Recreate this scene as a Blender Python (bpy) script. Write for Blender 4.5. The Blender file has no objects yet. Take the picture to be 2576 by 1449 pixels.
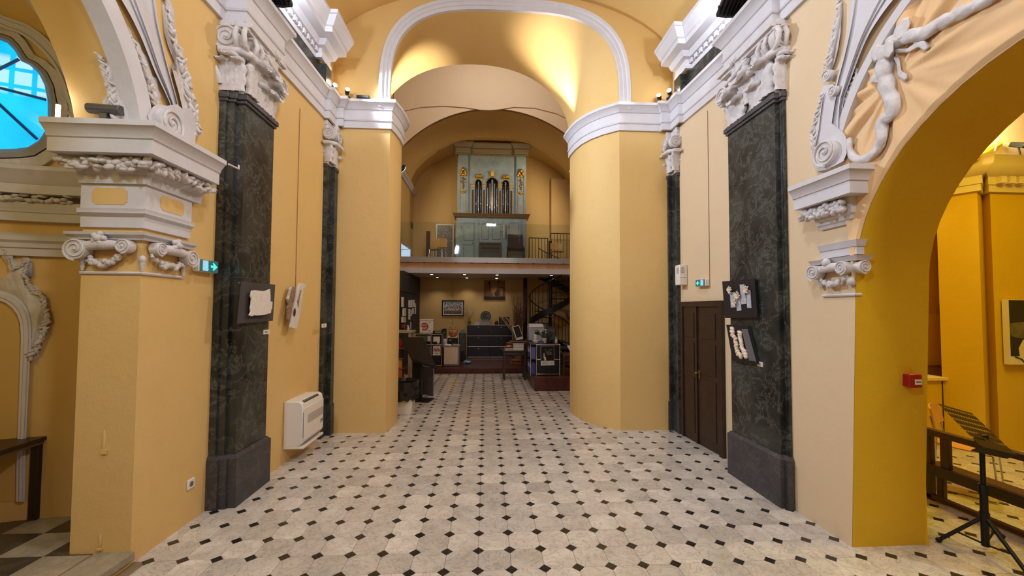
import bpy, bmesh, math, random
from math import pi, sin, cos, sqrt, atan2, radians
from mathutils import Vector, Matrix
random.seed(7)
SC = bpy.context.scene
COL = SC.collection
V = Vector

# ---------------------------------------------------------------- camera
FPX, CX, CY = 1020.0, 1288.0, 739.5
PSI, TH, RO = 0.06437905, 0.03708599, radians(0.3)
EYE = V((0, 0, 1.75))
_R = V((cos(PSI), -sin(PSI), 0)); CF = V((sin(PSI)*cos(TH), cos(PSI)*cos(TH), sin(TH))); _U = _R.cross(CF)
CR = _R*cos(RO) + _U*sin(RO); CU = _U*cos(RO) - _R*sin(RO)
cam = bpy.data.cameras.new('camera'); cam.sensor_width = 36; cam.lens = 36*FPX/2576; cam.clip_start = 0.05; cam.shift_y = 15.0/2576
co = bpy.data.objects.new('camera', cam); COL.objects.link(co); SC.camera = co
_b = -CF
co.matrix_world = Matrix(((CR.x, CU.x, _b.x, EYE.x), (CR.y, CU.y, _b.y, EYE.y), (CR.z, CU.z, _b.z, EYE.z), (0, 0, 0, 1)))

# ---------------------------------------------------------------- world, exposure, lights
SC.view_settings.view_transform = 'Standard'; SC.view_settings.look = 'None'
SC.view_settings.gamma = 1; SC.view_settings.use_curve_mapping = False
SC.view_settings.exposure = 0.0
W = bpy.data.worlds.new('world'); SC.world = W; W.use_nodes = True
W.node_tree.nodes['Background'].inputs[0].default_value = (0.80, 0.86, 1.0, 1); W.node_tree.nodes['Background'].inputs[1].default_value = 0.30
SC.cycles.max_bounces = 8; SC.cycles.diffuse_bounces = 5; SC.cycles.glossy_bounces = 3; SC.cycles.transparent_max_bounces = 6
SC.cycles.caustics_reflective = False; SC.cycles.caustics_refractive = False
SC.cycles.sample_clamp_indirect = 6.0

def lamp(kind, name, loc, target, power, color, size=0.3, size_y=None, spot=60, blend=0.5):
    d = bpy.data.lights.new(name, kind); d.energy = power; d.color = color
    if kind == 'AREA':
        d.size = size
        if size_y: d.shape = 'RECTANGLE'; d.size_y = size_y
    else:
        d.shadow_soft_size = size
    if kind == 'SPOT': d.spot_size = radians(spot); d.spot_blend = blend
    o = bpy.data.objects.new(name, d); COL.objects.link(o); o.location = loc
    if target is not None:
        o.rotation_euler = (V(target) - V(loc)).to_track_quat('-Z', 'Y').to_euler()
    return o
WARM = (1.0, 0.80, 0.52); COOL = (0.80, 0.87, 1.0); NEUT = (1.0, 0.95, 0.88); AMB = (1.0, 0.76, 0.07)
# nave: lamps high on the cornices behind the viewer and one under the vault
lamp('AREA', 'nave_lamp_left', (-1.9, -0.9, 5.35), (2.3, 5.2, 3.0), 105, (0.64, 0.80, 1.0), 0.45)
lamp('AREA', 'nave_lamp_right', (2.4, -0.9, 5.35), (-2.0, 5.0, 2.6), 84, (1.0, 0.95, 0.90), 0.5)
lamp('AREA', 'nave_vault_lamp', (0.25, 2.0, 6.3), (0.25, 2.1, 0), 72, (0.93, 0.95, 1.0), 0.5)
# LED floods standing on the entablature, washing the upper cornice
lamp('SPOT', 'flood_left_light', (-1.96, 4.05, 4.95), (-2.05, 5.3, 5.6), 30, COOL, 0.05, spot=120)
lamp('SPOT', 'flood_right_light', (2.42, 3.95, 5.02), (2.5, 5.3, 5.7), 42, COOL, 0.05, spot=120)
# small spots on the pier cornices, washing the passage vault
lamp('SPOT', 'spot_vault_left', (-1.40, 6.56, 4.74), (-1.32, 6.80, 5.60), 170, (1.0, 0.93, 0.82), 0.03, spot=66, blend=1.0)
lamp('SPOT', 'spot_vault_right', (1.36, 6.64, 4.80), (1.16, 6.45, 5.75), 235, (1.0, 0.93, 0.82), 0.03, spot=60, blend=1.0)
lamp('SPOT', 'nave_spot_left', (-1.98, 5.52, 4.98), (2.85, 4.8, 3.4), 600, (0.72, 0.84, 1.0), 0.05, spot=105, blend=0.9)
lamp('SPOT', 'nave_spot_right', (2.46, 5.46, 5.04), (-2.3, 3.6, 2.7), 200, (1.0, 0.95, 0.90), 0.05, spot=105, blend=0.9)
lamp('POINT', 'spot_corner_left', (-2.02, 5.62, 4.86), None, 1.3, WARM, 0.03)
lamp('POINT', 'spot_corner_right', (2.52, 5.58, 4.93), None, 1.3, WARM, 0.03)
# organ gallery and middle bay
lamp('AREA', 'bay_fill_light', (0.2, 8.4, 8.6), (0.2, 9.9, 5.5), 78, (1.0, 0.93, 0.90), 2.2, 1.4)  # unseen area light added to brighten the wall over the gallery arch
lamp('SPOT', 'gallery_spot_left', (-2.25, 11.45, 5.85), (0.1, 13.3, 4.9), 100, WARM, 0.08, spot=110, blend=0.8)
lamp('SPOT', 'gallery_spot_right', (2.65, 11.45, 5.85), (0.6, 13.4, 4.9), 200, WARM, 0.08, spot=110, blend=0.8)
# right chapel: amber lamps above the dentil cornice
lamp('AREA', 'chapel_amber_light', (5.2, 2.6, 4.4), (5.0, 3.6, 0), 84, AMB, 1.6, 1.2)
lamp('POINT', 'chapel_cove_lamp', (6.0, 4.55, 4.05), None, 120, (1.0, 0.88, 0.46), 0.12)
# left chapel
lamp('POINT', 'ledge_tube_light', (-2.86, 2.80, 3.12), None, 1.2, (1.0, 0.97, 0.92), 0.05)
lamp('AREA', 'chapel_left_light', (-3.4, 0.6, 3.6), (-3.9, 3.2, 1.4), 15, (1.0, 0.86, 0.32), 1.0, 1.0)

# ---------------------------------------------------------------- sight helpers (pixel of the photograph -> point on a real plane)
def ray(x, y): return CR*((x-CX)/FPX) + CU*((CY-y)/FPX) + CF
def hit(x, y, ax, v):
    d = ray(x, y); t = (v-EYE[ax])/d[ax]; return EYE + d*t
def PX(x, y, v): return hit(x, y, 0, v)
def PY(x, y, v): return hit(x, y, 1, v)
def PZ(x, y, v=0.0): return hit(x, y, 2, v)

# ---------------------------------------------------------------- materials
MATS = {}
def lin(c): return tuple(((u/12.92) if u <= 0.04045 else ((u+0.055)/1.055)**2.4) for u in c)
def rgb(r, g, b): return lin((r/255, g/255, b/255)) + (1,)
class NT:
    def __init__(s, name):
        s.m = bpy.data.materials.new(name); s.m.use_nodes = True; s.t = s.m.node_tree; s.b = s.t.nodes['Principled BSDF']
    def n(s, typ, **k):
        nd = s.t.nodes.new(typ)
        for a, v in k.items():
            if a.startswith('i_'):
                key = a[2:]; key = int(key) if key.isdigit() else key.replace('_', ' ')
                nd.inputs[key].default_value = v
            else: setattr(nd, a, v)
        return nd
    def l(s, a, b): s.t.links.new(a, b)
    def coord(s, which='Object'): return s.n('ShaderNodeTexCoord').outputs[which]
    def pos(s): return s.n('ShaderNodeNewGeometry').outputs['Position']
    def ramp(s, fac, stops, interp='LINEAR'):
        r = s.n('ShaderNodeValToRGB'); r.color_ramp.interpolation = interp
        e = r.color_ramp.elements
        while len(e) < len(stops): e.new(0.5)
        for i, (p, c) in enumerate(stops): e[i].position = p; e[i].color = c
        s.l(fac, r.inputs[0]); return r.outputs[0]
def mat(name, col, rough=0.6, metal=0.0, col2=None, scale=3.0, bump=0.0, bscale=40.0, emit=None, estr=0.0, trans=0.0, detail=4, spec=0.5, ior=None, alpha=None):
    if name in MATS: return MATS[name]
    t = NT(name); b = t.b
    b.inputs['Base Color'].default_value = col; b.inputs['Roughness'].default_value = rough; b.inputs['Metallic'].default_value = metal
    b.inputs['Specular IOR Level'].default_value = spec
    if ior: b.inputs['IOR'].default_value = ior
    p = t.pos()
    if col2:
        nz = t.n('ShaderNodeTexNoise', i_Scale=scale, i_Detail=detail, i_Roughness=0.6); t.l(p, nz.inputs['Vector'])
        c = t.ramp(nz.outputs[0], [(0.33, col), (0.68, col2)]); t.l(c, b.inputs['Base Color'])
    if bump:
        nz = t.n('ShaderNodeTexNoise', i_Scale=bscale, i_Detail=3); t.l(p, nz.inputs['Vector'])
        bp = t.n('ShaderNodeBump', i_Strength=bump, i_Distance=0.02); t.l(nz.outputs[0], bp.inputs['Height']); t.l(bp.outputs[0], b.inputs['Normal'])
    if emit:
        b.inputs['Emission Color'].default_value = emit; b.inputs['Emission Strength'].default_value = estr
    if trans: b.inputs['Transmission Weight'].default_value = trans
    if alpha is not None: b.inputs['Alpha'].default_value = alpha
    MATS[name] = t.m; return t.m

def m_marble(name, base, mid, vein, scale, rough, veinw=0.035, island=False, veinsharp=0.5, dist=1.6):
    t = NT(name); b = t.b; p = t.pos()
    if island:   # every tile gets its own piece of stone
        oi = t.n('ShaderNodeObjectInfo'); ad = t.n('ShaderNodeVectorMath', operation='MULTIPLY_ADD')
        gi = t.n('ShaderNodeNewGeometry'); sm = t.n('ShaderNodeMath', operation='ADD'); t.l(oi.outputs['Random'], sm.inputs[0]); t.l(gi.outputs['Random Per Island'], sm.inputs[1])
        cb = t.n('ShaderNodeCombineXYZ'); t.l(sm.outputs[0], cb.inputs[0]); t.l(sm.outputs[0], cb.inputs[2])
        ad.inputs[1].default_value = (37, 0, 19); t.l(cb.outputs[0], ad.inputs[0]); t.l(p, ad.inputs[2]); p = ad.outputs[0]
    n1 = t.n('ShaderNodeTexNoise', i_Scale=scale, i_Detail=6, i_Roughness=0.62, i_Distortion=0.6); t.l(p, n1.inputs['Vector'])
    c1 = t.ramp(n1.outputs[0], [(0.34, base), (0.66, mid)])
    n2 = t.n('ShaderNodeTexNoise', i_Scale=scale*1.7, i_Detail=8, i_Roughness=0.7, i_Distortion=dist); t.l(p, n2.inputs['Vector'])
    w = t.n('ShaderNodeMath', operation='SUBTRACT', i_1=0.5); t.l(n2.outputs[0], w.inputs[0])
    ab = t.n('ShaderNodeMath', operation='ABSOLUTE'); t.l(w.outputs[0], ab.inputs[0])
    f = t.ramp(ab.outputs[0], [(0.0, (veinsharp,)*3+(1,)), (veinw, (0, 0, 0, 1))])
    mx = t.n('ShaderNodeMix', data_type='RGBA'); t.l(f, mx.inputs[0]); t.l(c1, mx.inputs[6]); mx.inputs[7].default_value = vein
    out = mx.outputs[2]
    if island:
        hs = t.n('ShaderNodeHueSaturation'); mr = t.n('ShaderNodeMapRange'); mr.inputs[3].default_value = 0.82; mr.inputs[4].default_value = 1.10
        fr = t.n('ShaderNodeMath', operation='FRACT'); t.l(sm.outputs[0], fr.inputs[0]); t.l(fr.outputs[0], mr.inputs[0]); t.l(mr.outputs[0], hs.inputs['Value']); t.l(out, hs.inputs['Color']); out = hs.outputs[0]
    t.l(out, b.inputs['Base Color']); b.inputs['Roughness'].default_value = rough
    rr = t.n('ShaderNodeMapRange'); rr.inputs[3].default_value = rough-0.06; rr.inputs[4].default_value = rough+0.10; t.l(n1.outputs[0], rr.inputs[0]); t.l(rr.outputs[0], b.inputs['Roughness'])
    MATS[name] = t.m; return t.m

def plaster(name, c1, c2, c3, bump=0.10):
    t = NT(name); b = t.b; p = t.pos()
    n1 = t.n('ShaderNodeTexNoise', i_Scale=0.9, i_Detail=5, i_Roughness=0.6); t.l(p, n1.inputs['Vector'])
    n2 = t.n('ShaderNodeTexNoise', i_Scale=5.5, i_Detail=6, i_Roughness=0.7); t.l(p, n2.inputs['Vector'])
    ca = t.ramp(n1.outputs[0], [(0.30, c1), (0.70, c2)])
    fb = t.ramp(n2.outputs[0], [(0.52, (0, 0, 0, 1)), (0.80, (0.45, 0.45, 0.45, 1))])
    mx = t.n('ShaderNodeMix', data_type='RGBA'); t.l(fb, mx.inputs[0]); t.l(ca, mx.inputs[6]); mx.inputs[7].default_value = c3
    t.l(mx.outputs[2], b.inputs['Base Color']); b.inputs['Roughness'].default_value = 0.62; b.inputs['Specular IOR Level'].default_value = 0.3
    n3 = t.n('ShaderNodeTexNoise', i_Scale=14, i_Detail=6, i_Roughness=0.6); t.l(p, n3.inputs['Vector'])
    bp = t.n('ShaderNodeBump', i_Strength=bump, i_Distance=0.03); t.l(n3.outputs[0], bp.inputs['Height']); t.l(bp.outputs[0], b.inputs['Normal'])
    MATS[name] = t.m; return t.m

GRM_ = None
PLA = plaster('yellow_plaster', rgb(214, 178, 114), rgb(218, 183, 121), rgb(205, 166, 101))
PLB = plaster('pale_plaster', rgb(215, 191, 157), rgb(219, 195, 161), rgb(208, 182, 146))
OCH = plaster('ochre_plaster', rgb(213, 173, 34), rgb(216, 177, 40), rgb(204, 162, 28))
STU = mat('white_stucco', rgb(208, 206, 212), 0.6, col2=rgb(202, 198, 202), scale=5, bump=0.08, bscale=30, spec=0.3)
STO = mat('carved_stucco', rgb(214, 210, 212), 0.65, col2=rgb(194, 187, 186), scale=14, bump=0.2, bscale=45, spec=0.3)
GRM = m_marble('green_marble', rgb(19, 20, 20), rgb(60, 62, 58), rgb(122, 124, 116), 2.4, 0.30, 0.022, veinsharp=0.42, dist=0.7)
GRD = m_marble('plinth_marble', rgb(50, 48, 52), rgb(66, 64, 66), rgb(104, 102, 100), 2.2, 0.42, 0.02)
FLW = m_marble('floor_marble', rgb(216, 208, 198), rgb(190, 181, 172), rgb(132, 122, 114), 4.2, 0.20, 0.020, island=True, veinsharp=0.7)
FLK = m_marble('floor_black_marble', rgb(26, 24, 24), rgb(40, 36, 34), rgb(90, 84, 78), 9, 0.22, 0.02, island=True)
GROUT = mat('grout', rgb(140, 120, 90), 0.8, col2=rgb(120, 102, 78), scale=6)
BLK = mat('black_metal', rgb(22, 21, 21), 0.45, 0.3)
BKP = mat('black_plastic', rgb(18, 18, 19), 0.5)
DGR = mat('dark_grey_board', rgb(72, 68, 68), 0.7, col2=rgb(62, 58, 58), scale=8)
WHT = mat('white_plastic', rgb(226, 220, 212), 0.4)
PAP = mat('white_paper', rgb(226, 218, 210), 0.7, col2=rgb(216, 206, 198), scale=25, bump=0.2, bscale=80)
CHR = mat('chrome', rgb(210, 210, 212), 0.2, 1.0)
STEEL = mat('grey_steel', rgb(170, 166, 162), 0.42, 0.5)
NAVY = mat('navy_lacquer', rgb(20, 21, 34), 0.32)
DWD = mat('dark_wood', rgb(52, 32, 24), 0.42, col2=rgb(38, 24, 18), scale=9)
RWD = mat('red_brown_wood', rgb(84, 38, 28), 0.34, col2=rgb(64, 28, 20), scale=7)
OAK = mat('light_wood', rgb(206, 160, 96), 0.45, col2=rgb(190, 142, 80), scale=8)
GOLD = mat('gilding', rgb(214, 166, 60), 0.32, 0.85, col2=rgb(160, 112, 34), scale=30)
ORG = mat('organ_paint', rgb(142, 158, 160), 0.55, col2=rgb(124, 140, 144), scale=5, bump=0.08)
TIN = mat('pipe_tin', rgb(150, 148, 150), 0.3, 0.95, col2=rgb(120, 118, 120), scale=10)
TERRA = mat('terracotta', rgb(186, 122, 74), 0.6, col2=rgb(150, 90, 54), scale=12)
GREY = mat('grey_enamel', rgb(120, 118, 118), 0.5)
RED = mat('red_plastic', rgb(150, 18, 24), 0.35)
INK = mat('ink', rgb(40, 38, 40), 0.7)

# ---------------------------------------------------------------- mesh builder
class B:
    def __init__(s): s.v = []; s.f = []; s.mi = []; s.m = 0
    def add(s, vs, fs):
        k = len(s.v); s.v += [tuple(p) for p in vs]
        for f in fs: s.f.append([i+k for i in f]); s.mi.append(s.m)
        return s
    def box(s, c, sz, rot=None):
        x, y, z = (u/2 for u in sz); M = rot or Matrix.Identity(3)
        vs = [V(c) + M @ V((i*x, j*y, k*z)) for i in (-1, 1) for j in (-1, 1) for k in (-1, 1)]
        return s.add(vs, [(0, 1, 3, 2), (4, 6, 7, 5), (0, 4, 5, 1), (2, 3, 7, 6), (0, 2, 6, 4), (1, 5, 7, 3)])
    def bb(s, lo, hi):
        return s.box([(a+b)/2 for a, b in zip(lo, hi)], [abs(b-a) for a, b in zip(lo, hi)])
    def prism(s, poly, vec, taper=0.0):
        n = len(poly); vec = V(vec); P = [V(p) for p in poly]
        if taper:
            c = sum(P, V())/n; Q = [c + (p-c)*(1-taper) + vec for p in P]
        else: Q = [p+vec for p in P]
        fs = [[i, (i+1) % n, n+(i+1) % n, n+i] for i in range(n)] + [list(range(n))[::-1], list(range(n, 2*n))]
        return s.add(P+Q, fs)
    def cyl(s, p0, p1, r0, r1=None, n=12, cap=True):
        r1 = r0 if r1 is None else r1; p0 = V(p0); p1 = V(p1); d = (p1-p0).normalized()
        a = d.orthogonal().normalized(); b = d.cross(a); vs = []
        for p, r in ((p0, r0), (p1, r1)):
            for i in range(n): vs.append(p + (a*cos(2*pi*i/n) + b*sin(2*pi*i/n))*r)
        fs = [[i, (i+1) % n, n+(i+1) % n, n+i] for i in range(n)]
        if cap: fs += [list(range(n))[::-1], list(range(n, 2*n))]
        return s.add(vs, fs)
    def tube(s, path, r, n=8, cap=True):
        P = [V(p) for p in path]; m = len(P); R = r if isinstance(r, (list, tuple)) else [r]*m
        vs = []; a = None
        for i in range(m):
            d = (P[min(i+1, m-1)]-P[max(i-1, 0)]).normalized()
            if a is None: a = d.orthogonal().normalized()
            a = (a - d*a.dot(d)).normalized(); b = d.cross(a)
            for j in range(n): vs.append(P[i] + (a*cos(2*pi*j/n)+b*sin(2*pi*j/n))*R[i])
        fs = [[i*n+j, i*n+(j+1) % n, (i+1)*n+(j+1) % n, (i+1)*n+j] for i in range(m-1) for j in range(n)]
        if cap: fs += [list(range(n))[::-1], [(m-1)*n+j for j in range(n)]]
        return s.add(vs, fs)
    def lathe(s, c, prof, n=20, ang=2*pi):
        c = V(c); vs = []; m = len(prof)
        for r, z in prof:
            for j in range(n): vs.append(c + V((r*cos(ang*j/n), r*sin(ang*j/n), z)))
        fs = [[i*n+j, i*n+(j+1) % n, (i+1)*n+(j+1) % n, (i+1)*n+j] for i in range(m-1) for j in range(n)]
        fs += [list(range(n))[::-1], [(m-1)*n+j for j in range(n)]]
        return s.add(vs, fs)
    def ell(s, c, r, M=None, nu=8, nv=5):
        c = V(c); M = M or Matrix.Identity(3); vs = []; fs = []
        for i in range(1, nv):
            t = pi*i/nv
            for j in range(nu):
                u = 2*pi*j/nu; vs.append(c + M @ V((r[0]*sin(t)*cos(u), r[1]*sin(t)*sin(u), r[2]*cos(t))))
        vs += [c + M @ V((0, 0, r[2])), c + M @ V((0, 0, -r[2]))]; k = (nv-1)*nu
        for i in range(nv-2):
            for j in range(nu): fs.append([i*nu+j, (i+1)*nu+j, (i+1)*nu+(j+1) % nu, i*nu+(j+1) % nu])
        for j in range(nu): fs.append([k, j, (j+1) % nu]); fs.append([k+1, (nv-2)*nu+(j+1) % nu, (nv-2)*nu+j])
        return s.add(vs, fs)
    def sweep(s, path, prof, nrm, closed=False, cap=True):
        """planar path; prof = [(a, b)]: a to the side (nrm x direction), b along nrm; mitred corners"""
        P = [V(p) for p in path]; N = V(nrm).normalized(); m = len(P); k = len(prof); vs = []
        for i in range(m):
            d0 = (P[i]-P[i-1]) if (i > 0 or closed) else (P[1]-P[0])
            d1 = (P[(i+1) % m]-P[i]) if (i < m-1 or closed) else (P[-1]-P[-2])
            d0.normalize(); d1.normalize(); s0 = N.cross(d0); s1 = N.cross(d1); mt = s0+s1
            mt = mt/max(0.25, (1+s0.dot(s1))) if mt.length > 1e-6 else s0
            for a, b in prof: vs.append(P[i] + mt*a + N*b)
        M = m if closed else m-1
        fs = [[i*k+j, ((i+1) % m)*k+j, ((i+1) % m)*k+(j+1) % k, i*k+(j+1) % k] for i in range(M) for j in range(k)]
        if cap and not closed: fs += [list(range(k)), [(m-1)*k+j for j in range(k)][::-1]]
        return s.add(vs, fs)
    def strip(s, A, Bq):
        n = len(A); return s.add(list(A)+list(Bq), [[i, i+1, n+i+1, n+i] for i in range(n-1)])
    def loft(s, loops, closed=False):
        n = len(loops[0]); vs = [p for L in loops for p in L]; N = n if closed else n-1
        return s.add(vs, [[i*n+j, i*n+(j+1) % n, (i+1)*n+(j+1) % n, (i+1)*n+j] for i in range(len(loops)-1) for j in range(N)])
    def mesh(s, name, mats, smooth=35, fix=True):
        me = bpy.data.meshes.new(name); me.from_pydata(s.v, [], s.f)
        for m in (mats if isinstance(mats, (list, tuple)) else [mats]): me.materials.append(m)
        for p, i in zip(me.polygons, s.mi): p.material_index = i
        if fix:
            bm = bmesh.new(); bm.from_mesh(me); bmesh.ops.recalc_face_normals(bm, faces=bm.faces); bm.to_mesh(me); bm.free()
        if smooth:
            me.polygons.foreach_set('use_smooth', [True]*len(me.polygons)); me.set_sharp_from_angle(angle=radians(smooth))
        me.update(); return me
    def obj(s, name, mats, parent=None, smooth=35, bevel=0, label=None, fix=True):
        o = bpy.data.objects.new(name, s.mesh(name, mats, smooth, fix)); COL.objects.link(o)
        if parent is not None: o.parent = parent
        if bevel:
            md = o.modifiers.new('bevel', 'BEVEL'); md.width = bevel; md.segments = 2; md.limit_method = 'ANGLE'; md.angle_limit = radians(50)
        if label: o['label'] = label
        return o
def thing(name, label, cat, loc=(0, 0, 0), rz=0.0, group=None, rot=None):
    o = bpy.data.objects.new(name, None); COL.objects.link(o); o.location = loc; o.rotation_euler = rot or (0, 0, rz); o.empty_display_size = 0.1
    return tag(o, label, cat, group)
def tag(o, label, cat, group=None):
    o['label'] = label; o['category'] = cat
    if group: o['group'] = group
    return o
def struct(o, label=None):
    o['kind'] = 'structure'
    if label: o['label'] = label
    return o
def stuff(o): o['kind'] = 'stuff'; return o
def at(o, loc, rz=0.0):   # move a one-mesh thing built round its own base
    o.location = loc; o.rotation_euler = (0, 0, rz); return o
def dup(root, loc=None, rz=None, label=None, group=None):
    r = root.copy(); COL.objects.link(r)
    if loc is not None: r.location = loc
    if rz is not None: r.rotation_euler = (0, 0, rz)
    if label: r['label'] = label
    if group: r['group'] = group
    for ch in list(root.children):
        c = ch.copy(); COL.objects.link(c); c.parent = r
        for g in ch.children:
            d = g.copy(); COL.objects.link(d); d.parent = c
    return r
def frame(n, up=(0, 0, 1)):
    """3x3 with columns right, up, normal"""
    n = V(n).normalized(); r = V(up).cross(n).normalized(); u = n.cross(r); return Matrix((r, u, n)).transposed()
def text(body, size, mat_, parent, M, loc, name='lettering', ext=0.0006, align='CENTER'):
    cu = bpy.data.curves.new(name, 'FONT'); cu.body = body; cu.size = size; cu.extrude = ext; cu.align_x = align; cu.align_y = 'CENTER'
    tmp = bpy.data.objects.new(name, cu); COL.objects.link(tmp)
    me = bpy.data.meshes.new_from_object(tmp.evaluated_get(bpy.context.evaluated_depsgraph_get()))
    bpy.data.objects.remove(tmp); me.materials.clear(); me.materials.append(mat_)
    for v in me.vertices: v.co = V(loc) + M @ v.co
    o = bpy.data.objects.new(name, me); COL.objects.link(o)
    if parent is not None: o.parent = parent
    return o
# ================================================================ SETTING
# ---------------------------------------------------------------- floors
PT = 0.2268; TX0 = -0.040; TY0 = 2.787; HD = 0.19*PT; JG = 0.0011
def octo(z0, z1, p=PT, h=HD, g=JG):
    a = p/2-g; c = p/2-h-g*0.4
    P = [(-a, -c), (-c, -a), (c, -a), (a, -c), (a, c), (c, a), (-c, a), (-a, c)]
    b = B(); e = 0.0012
    lo = [(x, y, z0) for x, y in P]; md = [(x, y, z1-e) for x, y in P]; hi = [(x*(1-e*6), y*(1-e*6), z1) for x, y in P]
    b.add(lo+md+hi, [[i, (i+1) % 8, 8+(i+1) % 8, 8+i] for i in range(8)]+[[8+i, 8+(i+1) % 8, 16+(i+1) % 8, 16+i] for i in range(8)]+[list(range(16, 24))]); return b
def cabo(z0, z1, h=HD-JG*1.6):
    P = [(-h, 0), (0, -h), (h, 0), (0, h)]; b = B(); e = 0.001
    b.add([(x, y, z0) for x, y in P]+[(x, y, z1-e) for x, y in P]+[(x*.97, y*.97, z1) for x, y in P],
          [[i, (i+1) % 4, 4+(i+1) % 4, 4+i] for i in range(4)]+[[4+i, 4+(i+1) % 4, 8+(i+1) % 4, 8+i] for i in range(4)]+[[8, 9, 10, 11]]); return b
def in_floor(x, y):
    if y > 11.05 or y < 1.2: return False
    if x > 1.0 and y > 8.62: return False
    if y > 6.95: return -2.6 < x < 3.05
    if y > 6.02: return -1.5 < x < 1.72 + max(0, (6.5-y)*0.5)
    if x > 2.95: return (x > 3.2 and y < 5.5 and x < 6.9) or (y < 3.0 and x < 6.9)
    if y < 3.1 and x < -2.36: return False
    return -2.47 < x < 2.95
g = B(); g.bb((-2.95, -3.6, -0.12), (3.3, 14.3, -0.004)); g.bb((3.3, -3.6, -0.12), (8.2, 6.2, -0.004))
FLOOR = struct(g.obj('floor', GROUT), 'white marble octagon floor with small black cabochons')
octs, cabs = [], []
for i in range(-14, 34):
    for j in range(-8, 40):
        x, y = TX0+i*PT, TY0+j*PT
        if in_floor(x, y): cabs.append((x, y))
        if in_floor(x+PT/2, y+PT/2): octs.append((x+PT/2, y+PT/2))
def seen(p):
    d = V((p[0], p[1], 0))-EYE; w = d.dot(CF)
    if w < 0.3: return False
    px = CX+FPX*d.dot(CR)/w; py = CY-FPX*d.dot(CU)/w
    return -60 < px < 2640 and py < 1500
def lay(spots, proto, name, m):
    vis = sorted([p for p in spots if seen(p)], key=lambda p: p[0]**2+p[1]**2); near = vis[:300]; ns = set(near)
    me = proto(-0.004, 0.0).mesh(name, m, smooth=0)
    for x, y in near:
        o = bpy.data.objects.new(name, me); COL.objects.link(o); o.parent = FLOOR; o.location = (x, y, random.uniform(-0.0006, 0.0004))
    rest = B(); q = proto(-0.004, 0.0)
    for x, y in spots:
        if (x, y) not in ns: rest.add([(a+x, b_+y, c) for a, b_, c in q.v], q.f)
    stuff(rest.obj(name+'_field', m, FLOOR, smooth=0))
lay(octs, octo, 'octagon_tile', FLW)
lay(cabs, cabo, 'cabochon_tile', FLK)
# raised chapel floor on the left: dark and pale marble squares behind a marble sill
CHZ = 0.08
g = B(); g.bb((-5.2, -0.6, -0.1), (-2.62, 3.55, CHZ-0.004))
CFL = struct(g.obj('floor', GROUT), 'raised side chapel floor of dark and pale marble squares')
TD = m_marble('chapel_dark_marble', rgb(58, 50, 40), rgb(84, 74, 60), rgb(120, 108, 88), 3, 0.3, 0.02, island=True)
TL = m_marble('chapel_pale_marble', rgb(176, 164, 140), rgb(150, 140, 118), rgb(110, 100, 84), 4, 0.3, 0.02, island=True)
q = B(); q.bb((-0.149, -0.149, -0.004), (0.149, 0.149, 0)); md_ = q.mesh('marble_square', TD, 0); ml_ = q.mesh('marble_square', TL, 0)
for i in range(8):
    for j in range(11):
        o = bpy.data.objects.new('marble_square', md_ if (i+j) % 2 else ml_); COL.objects.link(o); o.parent = CFL; o.location = (-2.79-0.3*i, 3.42-0.3*j, CHZ)
g = B(); g.bb((-2.62, 0.2, 0.03), (-2.375, 2.99, CHZ+0.006)); g.obj('marble_sill', TL, CFL, bevel=0.006, label='pale marble step sill')
g = B(); g.bb((-2.615, 0.2, -0.05), (-2.40, 2.985, 0.03)); g.obj('step_riser', PLA, CFL, label='yellow painted step riser')

# ---------------------------------------------------------------- left nave wall with the chapel arch
ZT = 7.0
def arch_pts(yc, zc, r, n=28, a0=0.0, a1=pi): return [(yc+r*cos(a0+(a1-a0)*i/n), zc+r*sin(a0+(a1-a0)*i/n)) for i in range(n+1)]
LX, LX2 = -2.40, -2.79
loopL = [(2.985, 0), (2.975, 2.85)] + arch_pts(1.6, 2.75, 1.316, 28, 0.08, pi-0.08) + [(0.225, 2.85), (0.215, 0)]
g = B()
for x in (LX, LX2):
    pts = loopL[1:-1]
    g.strip([(x, y, z) for y, z in pts], [(x, y, ZT) for y, z in pts])
    g.add([(x, 2.985, 0), (x, 3.76, 0), (x, 3.76, ZT), (x, 2.975, ZT), (x, 2.975, 2.85)], [[0, 1, 2, 3, 4]])
    g.add([(x, 0.215, 0), (x, -3.6, 0), (x, -3.6, ZT), (x, 0.225, ZT), (x, 0.225, 2.85)], [[0, 1, 2, 3, 4]])
g.strip([(LX, y, z) for y, z in loopL], [(LX2, y, z) for y, z in loopL])
g.bb((-2.9, 3.74, 0), (-2.36, 4.40, ZT))
def wl(y): return -2.275 + 0.0365*(y-4.35)
def wr(y): return 2.868 - 0.066*(y-4.35)
g.prism([(-2.9, 4.38, 0), (wl(4.38), 4.38, 0), (wl(6.0), 6.0, 0), (-2.9, 6.0, 0)], (0, 0, ZT))
WL = struct(g.obj('wall_left', PLA, fix=False), 'yellow plastered left nave wall')
# small patched holes and a stain on the chapel jamb
h = B(); h.ell(PY(261, 1108, 2.98), (0.012, 0.006, 0.075)); h.box(PY(261, 1137, 2.975), (0.035, 0.01, 0.028)); h.ell(PY(252, 1360, 2.98), (0.010, 0.006, 0.05)); h.box(PY(250, 1382, 2.975), (0.03, 0.01, 0.012))
h.obj('jamb_patch', PLA, WL)
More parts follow.
